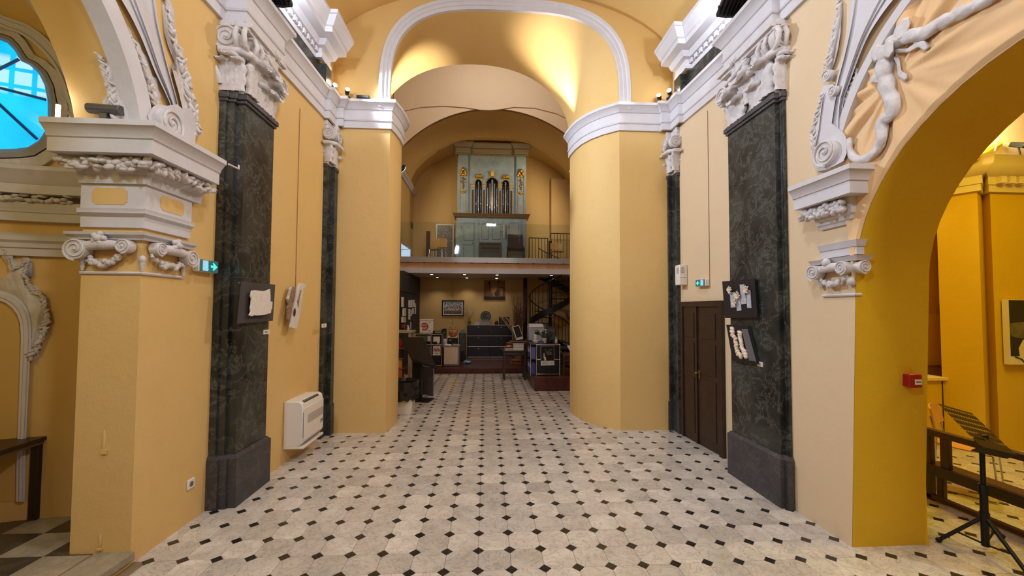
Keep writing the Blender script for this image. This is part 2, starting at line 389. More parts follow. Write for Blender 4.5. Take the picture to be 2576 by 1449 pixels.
# ---------------------------------------------------------------- right nave wall with the lower arch
RX, RX2 = 2.72, 3.30
loopR = [(2.90, 0), (2.815, 1.95)] + arch_pts(1.6, 1.95, 1.215, 28, 0.06, pi-0.06) + [(0.385, 1.95), (0.30, 0)]
g = B()
for x in (RX, RX2):
    pts = loopR[1:-1]
    g.strip([(x, y, z) for y, z in pts], [(x, y, ZT) for y, z in pts])
    g.add([(x, 2.90, 0), (x, 3.55, 0), (x, 3.55, ZT), (x, 2.815, ZT), (x, 2.815, 1.95)], [[0, 1, 2, 3, 4]])
    g.add([(x, 0.30, 0), (x, -3.6, 0), (x, -3.6, ZT), (x, 0.385, ZT), (x, 0.385, 1.95)], [[0, 1, 2, 3, 4]])
g.bb((2.80, 3.50, 0), (3.35, 4.35, ZT))
g.prism([(3.35, 4.3, 0), (wr(4.3), 4.3, 0), (wr(6.0), 6.0, 0), (3.35, 6.0, 0)], (0, 0, ZT))
WR = struct(g.obj('wall_right', PLB, fix=False), 'pale yellow right nave wall with arched opening')
g = B(); g.strip([(RX+0.002, y, z) for y, z in loopR], [(RX2, y, z) for y, z in loopR]); g.obj('arch_reveal', OCH, WR, label='ochre painted arch reveal')

# ---------------------------------------------------------------- end wall of the nave: two piers and the skew vaulted passage
def ey(x): return 5.855-0.016*x
JL = [(-1.40, 5.877), (-1.372, 6.02), (-1.352, 6.22), (-1.350, 6.45), (-1.42, 6.62), (-1.62, 6.80), (-1.86, 6.95)]
JR = [(1.962, 5.824), (1.775, 5.98), (1.635, 6.16), (1.54, 6.36), (1.485, 6.58), (1.462, 6.78), (1.455, 6.95)]
def ploop(k, n=36, ins=0.0):
    f = k/(len(JL)-1); (xl, yl), (xr, yr) = (-1.40-.46*f, 5.877+1.073*f), JR[k]
    zs = 4.78-0.12*f; za = 6.15-0.14*f; ex = 3.3-1.1*f; xc = (xl+xr)/2; a = (xr-xl)/2-ins; b = za-zs-ins
    out = []
    for i in range(n+1):
        t = pi - pi*i/n; c, s = cos(t), sin(t)
        x = xc+a*math.copysign(abs(c)**(2/ex), c); z = zs+b*abs(s)**(2/ex); u = (x-xl)/(xr-xl)
        out.append(V((x, yl+(yr-yl)*u, z)))
    return out
g = B()
L0 = ploop(0); LN = ploop(len(JL)-1)
for L, xa, xb in ((L0, -2.62, 3.25), (LN, -2.62, 3.05)):
    g.strip(L, [V((p.x, p.y, ZT)) for p in L])
    a, b_ = L[0], L[-1]; fy = (lambda x: ey(x)) if L is L0 else (lambda x: 6.95)
    g.add([(xa, fy(xa), 0), (a.x, a.y, 0), (a.x, a.y, ZT), (xa, fy(xa), ZT)], [[0, 1, 2, 3]])
    g.add([(b_.x, b_.y, 0), (xb, fy(xb), 0), (xb, fy(xb), ZT), (b_.x, b_.y, ZT)], [[0, 1, 2, 3]])
WE = struct(g.obj('wall_end', PLA, fix=False, smooth=0), 'yellow end wall of the nave with two piers')
g = B(); full = []
for k in range(len(JL)):
    L = ploop(k); full.append([V((JL[k][0], JL[k][1], 0)), V((JL[k][0], JL[k][1], 4.70)), V((L[0].x, L[0].y, 4.70))]+L+[V((L[-1].x, L[-1].y, 0))])
g.loft(full); g.obj('passage_vault', PLA, WE, smooth=50, label='curved jambs and basket vault of the passage')
ck = PZ(1237, 100, 6.10); g = B(); CRK = mat('plaster_crack', rgb(150, 116, 66), .8)
for a_, b2, l_ in ((-.10, .05, .0), (.09, .06, .0), (.08, -.05, .0), (-.03, -.06, .0)): g.tube([ck, ck+V((a_*.5, b2*.7, -.004)), ck+V((a_, b2, -.012))], [.007, .005, .003], 5)
g.obj('vault_crack', CRK, WE, label='small brown crack in the vault plaster')
# middle bay, gallery bay
VX0, VX1, VC, VS, VA = -2.54, 2.98, 0.22, 5.74, 7.22
VR = ((VX1-VX0)**2/4+(VA-VS)**2)/(2*(VA-VS))
def varc(y, dr=0.0, n=30):
    r = VR-dr; zc = VA-VR; out = []
    a = math.asin((VX1-VX0)/2/VR)
    for i in range(n+1):
        t = -a+2*a*i/n; out.append(V((VC+r*sin(t), y, zc+r*cos(t))))
    return out
g = B(); g.bb((-2.9, 6.95, 0), (VX0, 14.5, 9.2)); struct(g.obj('wall_far_left', PLA, smooth=0), 'side wall of the entrance bay on the left')
g = B(); g.bb((VX1, 6.95, 0), (3.3, 14.5, 9.2)); struct(g.obj('wall_far_right', PLA, smooth=0), 'side wall of the entrance bay on the right')
g = B(); A = varc(10.9); g.strip(A, [V((p.x, p.y, 9.2)) for p in A]); A2 = varc(11.0, 0.0); g.strip(A, A2)
WA = struct(g.obj('wall_gallery_arch', PLB, smooth=0, fix=False), 'pale wall over the arch of the organ gallery')
hump = [(990, 286), (1003, 282), (1017, 278), (1060, 269), (1117, 266), (1170, 270), (1208, 276), (1232, 277), (1257, 275), (1292, 269), (1344, 271), (1400, 285), (1445, 307), (1470, 322)]
g = B(); lo = [PY(x, y, 10.87) for x, y in hump]; hi = [V((p.x, 10.87, 9.2)) for p in lo]; bk = [V((p.x, 10.90, p.z)) for p in lo]
g.strip(lo, hi); g.strip(lo, bk); g.obj('vault_lunette', PLB, WA, fix=False)
g = B(); g.bb((-2.9, 6.9, 9.2), (3.3, 11.0, 9.3)); struct(g.obj('ceiling', PLB, smooth=0), 'ceiling over the middle bay')
g = B(); g.strip(varc(10.9), varc(12.5)); vel = lambda y, za, n=30: [V((VC-(VX1-VX0)/2*cos(pi*i/n), y, VS+(za-VS)*sin(pi*i/n))) for i in range(n+1)]; g.strip(varc(12.5), vel(12.5, 7.12)); g.strip(vel(12.5, 7.12), vel(14.3, 7.36))
struct(g.obj('ceiling', PLA, smooth=30, fix=False), 'barrel vault over the organ gallery')
g = B(); g.bb((-2.9, 14.2, 0), (3.3, 14.4, 9.2)); pa = PY(1387, 449, 13.98); g.bb((pa.x, 13.98, 3.1), (VX1, 14.2, pa.z)); g.bb((-2.9, 10.95, 7.3), (3.3, 14.4, 9.2))
struct(g.obj('wall_back', PLA, smooth=0), 'yellow back wall behind the organ and desk')
# nave vault and rear wall
def nv(y, n=24):
    return [V((0.25-2.62*cos(pi*i/n), y, 5.30+1.20*sin(pi*i/n))) for i in range(n+1)]
g = B(); g.strip(nv(-3.6), nv(5.95)); struct(g.obj('ceiling', PLA, smooth=30, fix=False), 'yellow barrel vault of the nave')
g = B(); g.bb((-2.9, -3.8, 0), (3.4, -3.6, ZT)); struct(g.obj('wall_rear', PLB, smooth=0), 'plain wall behind the viewer')
# ---------------------------------------------------------------- left chapel apse
AX, AY, AA, AB = -3.20, 1.6, 1.90, 1.92
def apse(t, off=0.0, z=0.0):   # t in [0, 1] along: flat bit, half ellipse
    a, b = AA-off, AB-off; th = pi/2+pi*t; return V((AX+a*cos(th), AY+b*sin(th), z))
def PA(x, y, off=0.0):         # pixel -> apse wall, off = distance in front of it
    d = ray(x, y); b = AB-off; a = AA-off
    t = (AY+b-EYE.y)/d.y; p = EYE+d*t
    if p.x > AX: return p
    ox, oy = EYE.x-AX, EYE.y-AY
    qa = (d.x/a)**2+(d.y/b)**2; qb = 2*(ox*d.x/a/a+oy*d.y/b/b); qc = (ox/a)**2+(oy/b)**2-1
    t = (-qb+sqrt(max(0, qb*qb-4*qa*qc)))/2/qa; return EYE+d*t
def apath(z, off=0.0, n=36): return [V((LX2+0.02, AY+AB-off, z))]+[apse(i/n, off, z) for i in range(n+1)]+[V((LX2+0.02, AY-AB+off, z))]
ZA = 4.15
g = B(); g.strip(apath(CHZ-0.02), apath(ZA))
loops = []
for k in range(9):
    f = pi/2*k/8; loops.append([V((AX+AA*cos(f)*cos(pi/2+pi*i/36) if i else AX, AY+AB*cos(f)*sin(pi/2+pi*i/36), ZA+0.75*sin(f))) for i in range(37)])
g.loft(loops)
g.strip([V((LX2, AY+AB*cos(pi/2*k/8), ZA+.75*sin(pi/2*k/8))) for k in range(9)], [V((AX, AY+AB*cos(pi/2*k/8), ZA+.75*sin(pi/2*k/8))) for k in range(9)])
g.strip([V((LX2, AY-AB*cos(pi/2*k/8), ZA+.75*sin(pi/2*k/8))) for k in range(9)], [V((AX, AY-AB*cos(pi/2*k/8), ZA+.75*sin(pi/2*k/8))) for k in range(9)])
g.add([(LX2, 2.99, 0), (LX2, AY+AB, 0), (LX2, AY+AB, ZA), (LX2, 2.99, ZA)], [[0, 1, 2, 3]])
WC = struct(g.obj('wall_chapel', PLA, smooth=40, fix=False), 'curved yellow apse wall of the left chapel')
# ---------------------------------------------------------------- right chapel
CP = [V((RX2, -0.8, 0)), V((RX2, 0.3, 0))]
def ry(px, Y): p = PY(px, 900, Y); return V((p.x, Y, 0))
RC = [V((RX2, 2.88, 0)), V((RX2+0.0, 5.45, 0)), ry(2368, 5.45), ry(2368, 5.03), ry(2474, 4.72), ry(2486, 4.90), ry(2506, 4.76), ry(2900, 4.74), V((9.2, 4.74, 0)), V((9.2, -1.0, 0)), V((RX2, -1.0, 0)), V((RX2, 0.31, 0))]
g = B(); g.strip(RC, [V((p.x, p.y, 5.2)) for p in RC]); g.add([(RX2, -1, 5.2), (9.2, -1, 5.2), (9.2, 5.5, 5.2), (RX2, 5.5, 5.2)], [[0, 1, 2, 3]])
WRC = struct(g.obj('wall_right_chapel', OCH, smooth=0, fix=False), 'ochre walls of the right chapel')
g = B(); ins = [RC[1]+V((.01, -.01, 0)), RC[2]+V((-.01, -.01, 0))]+[p+V((-.01 if i < 2 else 0, -.012, 0)) for i, p in enumerate(RC[3:8])]; g.strip([V((p.x, p.y, 3.69)) for p in ins], [V((p.x, p.y, 5.19)) for p in ins]); g.add([(RX2+.01, -1, 5.19), (9.2, -1, 5.19), (9.2, 5.45, 5.19), (RX2+.01, 5.45, 5.19)], [[0, 1, 2, 3]]); g.obj('upper_wall_glare', PLB, WRC, smooth=0, fix=False, label='upper wall and ceiling above the cornice, coloured paler for the lamp glare')  # paler sheet puts the overexposed lamplight into the wall colour
g = B(); a = PY(2330, 790, 5.42); b_ = PY(2364, 918, 5.42); g.bb((a.x-0.3, 5.40, b_.z), (b_.x, 5.45, a.z)); g.obj('wall_panel', OCH, WRC)
_t = [0]
def trim(label): _t[0] += 1; o = bpy.data.objects.new('trim_%d' % _t[0], None); COL.objects.link(o); o.empty_display_size = 0.1; return struct(o, label)
T = trim('cream dentil cornice of the right chapel')
prof = [(0, 3.28), (0.035, 3.28), (0.035, 3.36), (0.05, 3.37), (0.05, 3.47), (0.10, 3.50), (0.16, 3.58), (0.17, 3.66), (0.20, 3.70), (0, 3.70)]
CREAM = mat('cream_stucco', rgb(226, 206, 160), 0.6)
g = B(); g.sweep(RC[2:8], [(-a, z) for a, z in prof], (0, 0, 1)); g.obj('cornice', CREAM, T, smooth=30)
dm = B().box((0, 0, 0), (0.075, 0.07, 0.085)).mesh('dentil', CREAM, 0)
for a, b_ in ((RC[3], RC[4]), (RC[6], RC[7])):
    d = (b_-a).normalized(); n = int((b_-a).length/0.125)
    for i in range(min(n, 16)):
        p = a+d*(0.06+0.125*i); o = bpy.data.objects.new('dentil', dm); COL.objects.link(o); o.parent = T; nn = V((d.y, -d.x, 0)); p = p+nn*0.075
        o.location = (p.x, p.y, 3.42); o.rotation_euler = (0, 0, atan2(d.y, d.x))
# ---------------------------------------------------------------- organ gallery slab, platforms
LY = 11.9
g = B(); g.bb((VX0, LY+0.05, 2.80), (VX1, 14.2, 3.10)); LOFT = struct(g.obj('floor', mat('slab_white', rgb(206, 200, 198), 0.7), smooth=0), 'concrete slab of the organ gallery')
g = B(); g.bb((VX0, LY, 2.785), (VX1, LY+0.06, 2.935)); g.obj('fascia_band', STU, LOFT, label='white painted lower fascia')
g = B(); g.bb((VX0, LY+0.03, 2.935), (VX1, LY+0.10, 3.095)); g.obj('fascia_board', mat('fascia_peach', rgb(214, 164, 118), 0.6, col2=rgb(198, 146, 102), scale=4), LOFT, label='peach coloured upper fascia')
g = B(); g.bb((VX0, 11.14, 0), (VX1, 14.2, 0.14)); struct(g.obj('floor', RWD, bevel=0.006), 'low red brown wooden platform at the back')
g = B(); g.bb((1.05, 8.67, 0), (VX1, 13.2, 0.30)); struct(g.obj('floor', RWD, bevel=0.006), 'taller dark wooden platform under the desk')
# ================================================================ STUCCO AND MARBLE TRIM
def relief(b, pts, fn, th, base=0.0, taper=0.0):
    """outline -> solid plate standing th in front of the surface fn(x, y, offset)"""
    n = len(pts); cx = sum(p[0] for p in pts)/n; cy = sum(p[1] for p in pts)/n
    A = [fn(x, y, base) for x, y in pts]; Q = [fn(cx+(x-cx)*(1-taper), cy+(y-cy)*(1-taper), base+th) for x, y in pts]
    return b.add(A+Q, [[i, (i+1) % n, n+(i+1) % n, n+i] for i in range(n)]+[list(range(n, 2*n))])
def band(b, L, R_, fn, th, base=0.0, mids=()):
    """strip between two edge lines; mids = [(fraction across, extra height)] gives mouldings"""
    st = [(0, base), (0, base+th)]+[(f, base+th+h) for f, h in mids]+[(1, base+th), (1, base)]
    loops = [[fn(l[0]+(r[0]-l[0])*f, l[1]+(r[1]-l[1])*f, o) for f, o in st] for l, r in zip(L, R_)]
    b.loft(loops); k = len(st); n = len(L)
    b.add(loops[0], [list(range(k))]); b.add(loops[-1], [list(range(k))]); return b
def resample(pts, n):
    P = [V((x, y, 0)) for x, y in pts]; d = [0]
    for a, c in zip(P, P[1:]): d.append(d[-1]+(c-a).length)
    out = []
    for i in range(n):
        t = d[-1]*i/(n-1); k = 0
        while k < len(P)-2 and d[k+1] < t: k += 1
        f = (t-d[k])/max(1e-9, d[k+1]-d[k]); q = P[k].lerp(P[k+1], f); out.append((q.x, q.y))
    return out
def smoothline(pts, n):   # Catmull-Rom through the points, then even spacing
    P = [pts[0]]+list(pts)+[pts[-1]]; o = []
    for i in range(1, len(P)-2):
        for k in range(8):
            t = k/8; a, b_, c, d = P[i-1], P[i], P[i+1], P[i+2]
            o.append(tuple(0.5*(2*b_[j]+(c[j]-a[j])*t+(2*a[j]-5*b_[j]+4*c[j]-d[j])*t*t+(3*b_[j]-a[j]-3*c[j]+d[j])*t**3) for j in (0, 1)))
    o.append(pts[-1]); return resample(o, n)
def volute(b, c, n, r, depth=0.03, sgn=1, turns=2.2, up=(0, 0, 1), a0=-pi/2, ridge=0.10):
    M = frame(n, up); c = V(c); N = V(n).normalized()
    b.cyl(c-N*depth, c, r*0.93, r*0.93, 20)
    path, rr = [], []
    for i in range(34):
        f = i/33; q = r*(0.93*(1-f)**0.85+0.12); a = a0+sgn*2*pi*turns*f
        path.append(c+M @ V((q*cos(a), q*sin(a), r*0.05))); rr.append(r*ridge*(1-0.45*f))
    b.tube(path, rr, 6); b.ell(c, (r*.17, r*.17, r*.17), M, 8, 5); return b
def leaf(b, base, up, out, w, h, curl=0.5, lobes=4, lift=0.25, th=0.011):
    """acanthus leaf: rises against the bell, then rolls over outwards"""
    up = V(up).normalized(); out = V(out).normalized(); side = up.cross(out).normalized(); base = V(base)
    F, K = [], []; n, m = 14, 7; r = h*.13*(.6+.5*curl); h1 = h-r
    for i in range(n+1):
        t = i/n
        if t < .58: u = t/.58; y = h1*u; o = lift*h*.22*u*u; dy, do = 1, .0
        else:
            ph = (t-.58)/.42*min(3.5, 1.7+1.4*curl); y = h1+r*sin(ph); o = lift*h*.22+r*1.15*(1-cos(ph)); dy, do = cos(ph), sin(ph)
        ww = w*0.62*(0.62+0.5*sin(pi*min(1, t*0.8+0.1)))*(1-0.32*abs(sin(pi*lobes*t))**2)*(1 if t < .86 else 1-(t-.86)*4)
        nr = out*dy-up*do
        for j in range(m):
            s_ = -1+2*j/(m-1); zz = -0.06*w*abs(s_)**1.6+0.035*w*cos(s_*3*pi)
            p = base+up*y+side*(ww*s_)+out*o+nr*zz; F.append(p+nr*th); K.append(p-nr*th)
    fs = []; N = (n+1)*m
    for i in range(n):
        for j in range(m-1):
            a = i*m+j; fs.append([a, a+1, a+m+1, a+m]); fs.append([N+a, N+a+m, N+a+m+1, N+a+1])
    rim = [j for j in range(m)]+[i*m+m-1 for i in range(1, n+1)]+[n*m+j for j in range(m-2, -1, -1)]+[i*m for i in range(n-1, 0, -1)]
    for q in range(len(rim)):
        a, c = rim[q], rim[(q+1) % len(rim)]; fs.append([a, N+a, N+c, c])
    return b.add(F+K, fs)
def bumps(b, pts, fn, w, n, seed=1, off=0.02, flat=0.5, jitter=0.5):
    """a run of small carved swellings along a line on a surface"""
    rnd = random.Random(seed); L = resample(pts, n)
    for i, (x, y) in enumerate(L):
        ww = w if not isinstance(w, (list, tuple)) else w[0]+(w[1]-w[0])*i/(n-1)
        c = fn(x+rnd.uniform(-1, 1)*jitter*ww*220, y+rnd.uniform(-1, 1)*jitter*ww*220, off)
        nn = (fn(x, y, 0.1)-fn(x, y, 0.0)).normalized()
        a_, b_ = L[max(0, i-1)], L[min(n-1, i+1)]; tg = fn(b_[0], b_[1], off)-fn(a_[0], a_[1], off); tg = (tg-nn*tg.dot(nn)).normalized()
        M = frame(nn, tg) @ Matrix.Rotation(rnd.choice((-1, 1))*rnd.uniform(.15, .85), 3, 'Z') @ Matrix.Rotation(rnd.uniform(-.3, .3), 3, 'X')
        s = rnd.uniform(0.8, 1.25); b.ell(c, (ww*.42*s, ww*1.25*s, ww*flat), M, 8, 5)
    return b
def swag(b, p0, p1, drop, n, r, out, seed=3):
    rnd = random.Random(seed); p0 = V(p0); p1 = V(p1); out = V(out).normalized()
    for i in range(n):
        t = i/(n-1); c = p0.lerp(p1, t)+V((0, 0, -drop*4*t*(1-t))); k = 0.65+0.6*sin(pi*t)
        for q in range(3):
            d = V((rnd.uniform(-1, 1), rnd.uniform(-1, 1), rnd.uniform(-1, 1)))*r*0.55
            b.ell(c+d-out*d.dot(out)*0.5+out*r*0.3, (r*k*rnd.uniform(.55, .8), r*k*rnd.uniform(.55, .8), r*k*.6), frame(out) @ Matrix.Rotation(rnd.uniform(0, 3), 3, 'Z'), 7, 4)
# ---------------------------------------------------------------- nave entablature
EP = [(0, 0), (.03, 0), (.03, .095), (.042, .10), (.048, .118), (.036, .13), (.036, .255), (.05, .262), (.062, .285), (.10, .335), (.118, .345), (.118, .385), (0, .385)]
ZL, ZR = 4.335, 4.405
pathL = [(-2.40, -3.5), (-2.40, 3.76), (-2.215, 3.76), (-2.195, 4.33), (wl(4.33)+0.003, 4.335), (wl(5.60), 5.60), (wl(5.6)+.06, 5.60), (wl(5.6)+.06, ey(-2.2)-0.06), (-2.07, ey(-2)-.06), (-2.07, ey(-2)), (-1.40, 5.877)] + JL[1:]
pathR = [(2.72, -3.5), (2.72, 3.53), (2.66, 3.53), (2.66, 4.24), (wr(4.25)-0.003, 4.245), (wr(5.50), 5.50), (wr(5.5)-.06, 5.50), (wr(5.5)-.06, ey(2.7)-0.06), (2.60, ey(2.6)-.06), (2.60, ey(2.6)), (1.962, 5.824)] + JR[1:]
T = trim('white moulded cornice along the left nave wall and pier')
g = B(); g.sweep([(x, y, ZL) for x, y in pathL], [(-a, b) for a, b in EP], (0, 0, 1)); g.obj('cornice', STU, T, smooth=28)
T = trim('white moulded cornice along the right nave wall and pier')
g = B(); g.sweep([(x, y, ZR) for x, y in pathR], EP, (0, 0, 1)); g.obj('cornice', STU, T, smooth=28)
UP = [(0, 0), (.045, 0), (.055, .02), (.055, .05), (.04, .055), (.04, .125), (.10, .13), (.115, .15), (.14, .19), (.25, .20), (.25, .265), (.27, .275), (.285, .30), (.33, .37), (.345, .375), (.345, .42), (0, .42)]
for side in (-1, 1):
    z1 = ZL+.385 if side < 0 else ZR+.385; zu = z1+.235; wf = wl if side < 0 else wr; ye = 5.50
    T = trim('dark marble frieze and white dentil cornice high on the %s wall' % ('left' if side < 0 else 'right'))
    s = -side
    g = B(); pth = [(wf(y)+s*.02, y) for y in (-3.4, ye-.02)]; g.sweep([(x, y, z1) for x, y in pth], [(s*-1*a, b) for a, b in [(0, 0), (.02, 0), (.02, .24), (0, .24)]], (0, 0, 1))
    g.bb((wf(ye), ye-.14, z1), (wf(ye)+s*.12, ye+.04, z1+.24)); g.obj('marble_frieze', GRM, T)
    pth = [(wf(y), y) for y in (-3.4, ye-.24)] + [(wf(ye)+s*.07, ye-.24), (wf(ye)+s*.07, ye+.02)]
    g = B(); g.sweep([(x, y, zu) for x, y in pth], [(-s*a, b) for a, b in UP], (0, 0, 1)); g.obj('cornice', STU, T, smooth=28)
    dm = B().box((0, 0, 0), (0.045, 0.055, 0.06)).mesh('dentil', STU, 0)
    for i in range(15):
        y = ye-.32-0.105*i; o = bpy.data.objects.new('dentil', dm); COL.objects.link(o); o.parent = T; o.location = (wf(y)+s*.062, y, zu+.09)

# ---------------------------------------------------------------- the two big marble pilasters
def big_pilaster(side, label, xw, xf, y0, y1, zb, zc, zt):
    """xw wall plane, xf shaft front, y0 near edge, y1 far edge, zb plinth top, zc shaft top, zt capital top"""
    s = -side                                   # towards the nave
    T = trim(label)
    def outline(e):
        w = xw; P = [(w, y0-e*.6), (w+s*(.06+e), y0-e*.6), (w+s*(.06+e), y0+.02-e*.6), (w+s*(abs(xf-xw)*.62+e), y0+.02-e*.6), (w+s*(abs(xf-xw)*.62+e), y0+.055-e), (xf+s*e, y0+.055-e), (xf+s*e, y1+e), (xw, y1+e)]
        return P
    g = B(); g.prism([(x, y, zb) for x, y in outline(0)], (0, 0, zc-zb)); g.obj('shaft', GRM, T, smooth=0, label='dark green veined marble shaft')
    # joints between the shaft blocks
    zj = zb+(zc-zb)*0.485; g = B(); P = outline(0.0015); g.prism([(x, y, zj) for x, y in P], (0, 0, .006)); g.obj('block_joint', GRD, T, smooth=0)
    g = B(); g.prism([(x, y, 0) for x, y in outline(.035)], (0, 0, zb-.03)); n0 = len(g.v)
    A = [(x, y, zb-.03) for x, y in outline(.035)]; Q = [(x, y, zb) for x, y in outline(.01)]; n = len(A)
    g.add(A+Q, [[i, (i+1) % n, n+(i+1) % n, n+i] for i in range(n)]+[list(range(n, 2*n))]); g.obj('plinth', GRD, T, smooth=0, label='plain grey marble plinth')
    g = B()
    for k, (z, h, e) in enumerate(((zc-.075, .028, .018), (zc-.045, .045, .032), (zc-.012, .024, .02))): g.prism([(x, y, z) for x, y in outline(e)], (0, 0, h))
    g.obj('necking', GRD, T, smooth=0, bevel=0.004)
    H = zt-zc; ym = (y0+y1)/2+.02; out = V((s, 0, 0)); near = V((0, -1, 0)); w = abs(xf-xw)
    g = B(); P0 = outline(-.03); P1 = outline(.0); n = len(P0)
    g.add([(x, y, zc) for x, y in P0]+[(x, y, zc+H*.55) for x, y in P0]+[(x, y, zc+H*.86) for x, y in P1], [[k*n+i, k*n+(i+1) % n, (k+1)*n+(i+1) % n, (k+1)*n+i] for k in (0, 1) for i in range(n)]+[list(range(2*n, 3*n))])
    g.obj('capital_bell', STO, T, smooth=30)
    g = B()
    for z, h, e in ((.86, .05, .045), (.905, .06, .075), (.955, .045, .06)):
        P = outline(e)
        g.prism([(x, y, zc+H*z) for x, y in P], (0, 0, H*h))
    g.obj('abacus', STO, T, bevel=0.008)
    # twisted roll under the scrolls
    zr = zc+H*.56; r = H*.052
    path = [(xw+s*.01, y0-.035, zr), (xf-s*.02, y0-.035, zr), (xf+s*.04, y0+.02, zr), (xf+s*.05, ym-.05, zr-.005), (xf+s*.05, y1-.02, zr), (xf+s*.01, y1+.04, zr)]
    g = B(); n = 40; pp = resample([(0, 0), (1, 0)], 2); L = []
    Q = [V(p) for p in path]; tot = sum((b_-a).length for a, b_ in zip(Q, Q[1:]))
    for i in range(n+1):
        t = tot*i/n; k = 0
        while k < len(Q)-2 and t > (Q[k+1]-Q[k]).length: t -= (Q[k+1]-Q[k]).length; k += 1
        L.append(Q[k].lerp(Q[k+1], min(1, t/(Q[k+1]-Q[k]).length)))
    g.tube(L, [r*(1+.22*(i % 2)) if i > n*.45 else r*(1.05+.06*sin(i*1.3)) for i in range(n+1)], 9); g.obj('roll', STO, T, smooth=60)
    # scrolls: two on the side towards the camera, two on the front
    vr = H*.17
    for nm, c, nn, sg in (('volute', V((xw+s*.075, y0-.055, zc+H*.735)), near, -s), ('volute', V((xf+s*.02, y0-.06, zc+H*.735)), near, s)):
        g = B()
        if nm == 'volute' and sg == -s: volute(g, c, nn, vr, .07, sg)
        else:
            for q in (0, 1): g.tube([c+V((s*(-.05+.075*q), .05, H*.14)), c+V((s*(-.045+.075*q), -.01, H*.10)), c+V((s*(-.04+.075*q), -.035, 0)), c+V((s*(-.045+.075*q), -.005, -H*.13)), c+V((s*(-.05+.075*q), .05, -H*.16))], [.016, .02, .022, .02, .014], 8)
        g.obj(nm, STO, T, smooth=50)
    for yy, sg in ((y0+.10, 1), (y1-.02, -1)):
        g = B()
        if yy > ym: volute(g, V((xf+s*.085, yy, zc+H*.52)), out, vr*.95, .11, sg*s)
        else:
            for q in (0, 1): g.tube([V((xf-s*.01, yy-.02+.09*q, zc+H*.86)), V((xf+s*.05, yy-.02+.09*q, zc+H*.82)), V((xf+s*.075, yy-.02+.09*q, zc+H*.72)), V((xf+s*.05, yy-.02+.09*q, zc+H*.62)), V((xf, yy-.02+.09*q, zc+H*.58))], [.018, .022, .024, .022, .016], 8)
        g.obj('volute', STO, T, smooth=50)
    # ornament above the roll: fluted shell on the front
    g = B(); leaf(g, (xf+s*.03, ym+.10, zc+H*.60), (0, .12, 1), out, H*.34, H*.32, .35, 5); g.obj('shell', STO, T, smooth=60)
    g = B(); g.tube([V((xf+s*.03, ym-.02, zc+H*.84)), V((xf+s*.05, ym+.14, zc+H*.74)), V((xf+s*.07, y1+.02, zc+H*.64)), V((xf+s*.08, y1+.08, zc+H*.66))], [.012, .018, .02, .012], 8); g.obj('strap', STO, T, smooth=50)
    # acanthus leaves: upper and lower row on the front, small ones on the side
    for yy, z, ww, hh, cl in ((y0+.17, .06, .19, .46, .8), (ym+.03, .16, .24, .40, 1.15), (y1-.10, .02, .20, .44, 1.1), (ym+.16, -.02, .16, .30, 1.2), (y0+.30, .02, .15, .28, 1.0)):
        g = B(); leaf(g, (xf+s*.012, yy, zc+H*max(.02, z)), (0, 0, 1), out, ww*H/.6, hh*H, cl, 4, .28); g.obj('acanthus_leaf', STO, T, smooth=60)
    for xx, ww, hh in ((xw+s*.03, .10, .40), (xw+s*(w*.5), .13, .46), (xw+s*(w*.85), .09, .40)):
        g = B(); leaf(g, (xx, y0-.0, zc+H*.03), (0, 0, 1), near, ww, hh*H, .75, 4, .2); g.obj('acanthus_leaf', STO, T, smooth=60)
    g = B(); g.tube([V((xw+s*.005, y0-.005, zc+H*.12)), V((xw-s*.005, y0-.03, zc+H*.24)), V((xw-s*.02, y0-.05, zc+H*.31)), V((xw-s*.035, y0-.05, zc+H*.33))], [.03, .028, .026, .03], 8); g.ell((xw-s*.04, y0-.05, zc+H*.335), (.034, .03, .03)); g.obj('acanthus_leaf', STO, T, smooth=60)
    return T
big_pilaster(-1, 'dark green marble pilaster with white capital on the left wall', -2.40, -2.205, 3.735, 4.29, 0.455, 3.68, ZL+.005)
big_pilaster(1, 'dark green marble pilaster with white capital on the right wall', 2.755, 2.652, 3.468, 4.245, 0.455, 3.745, ZR+.005)
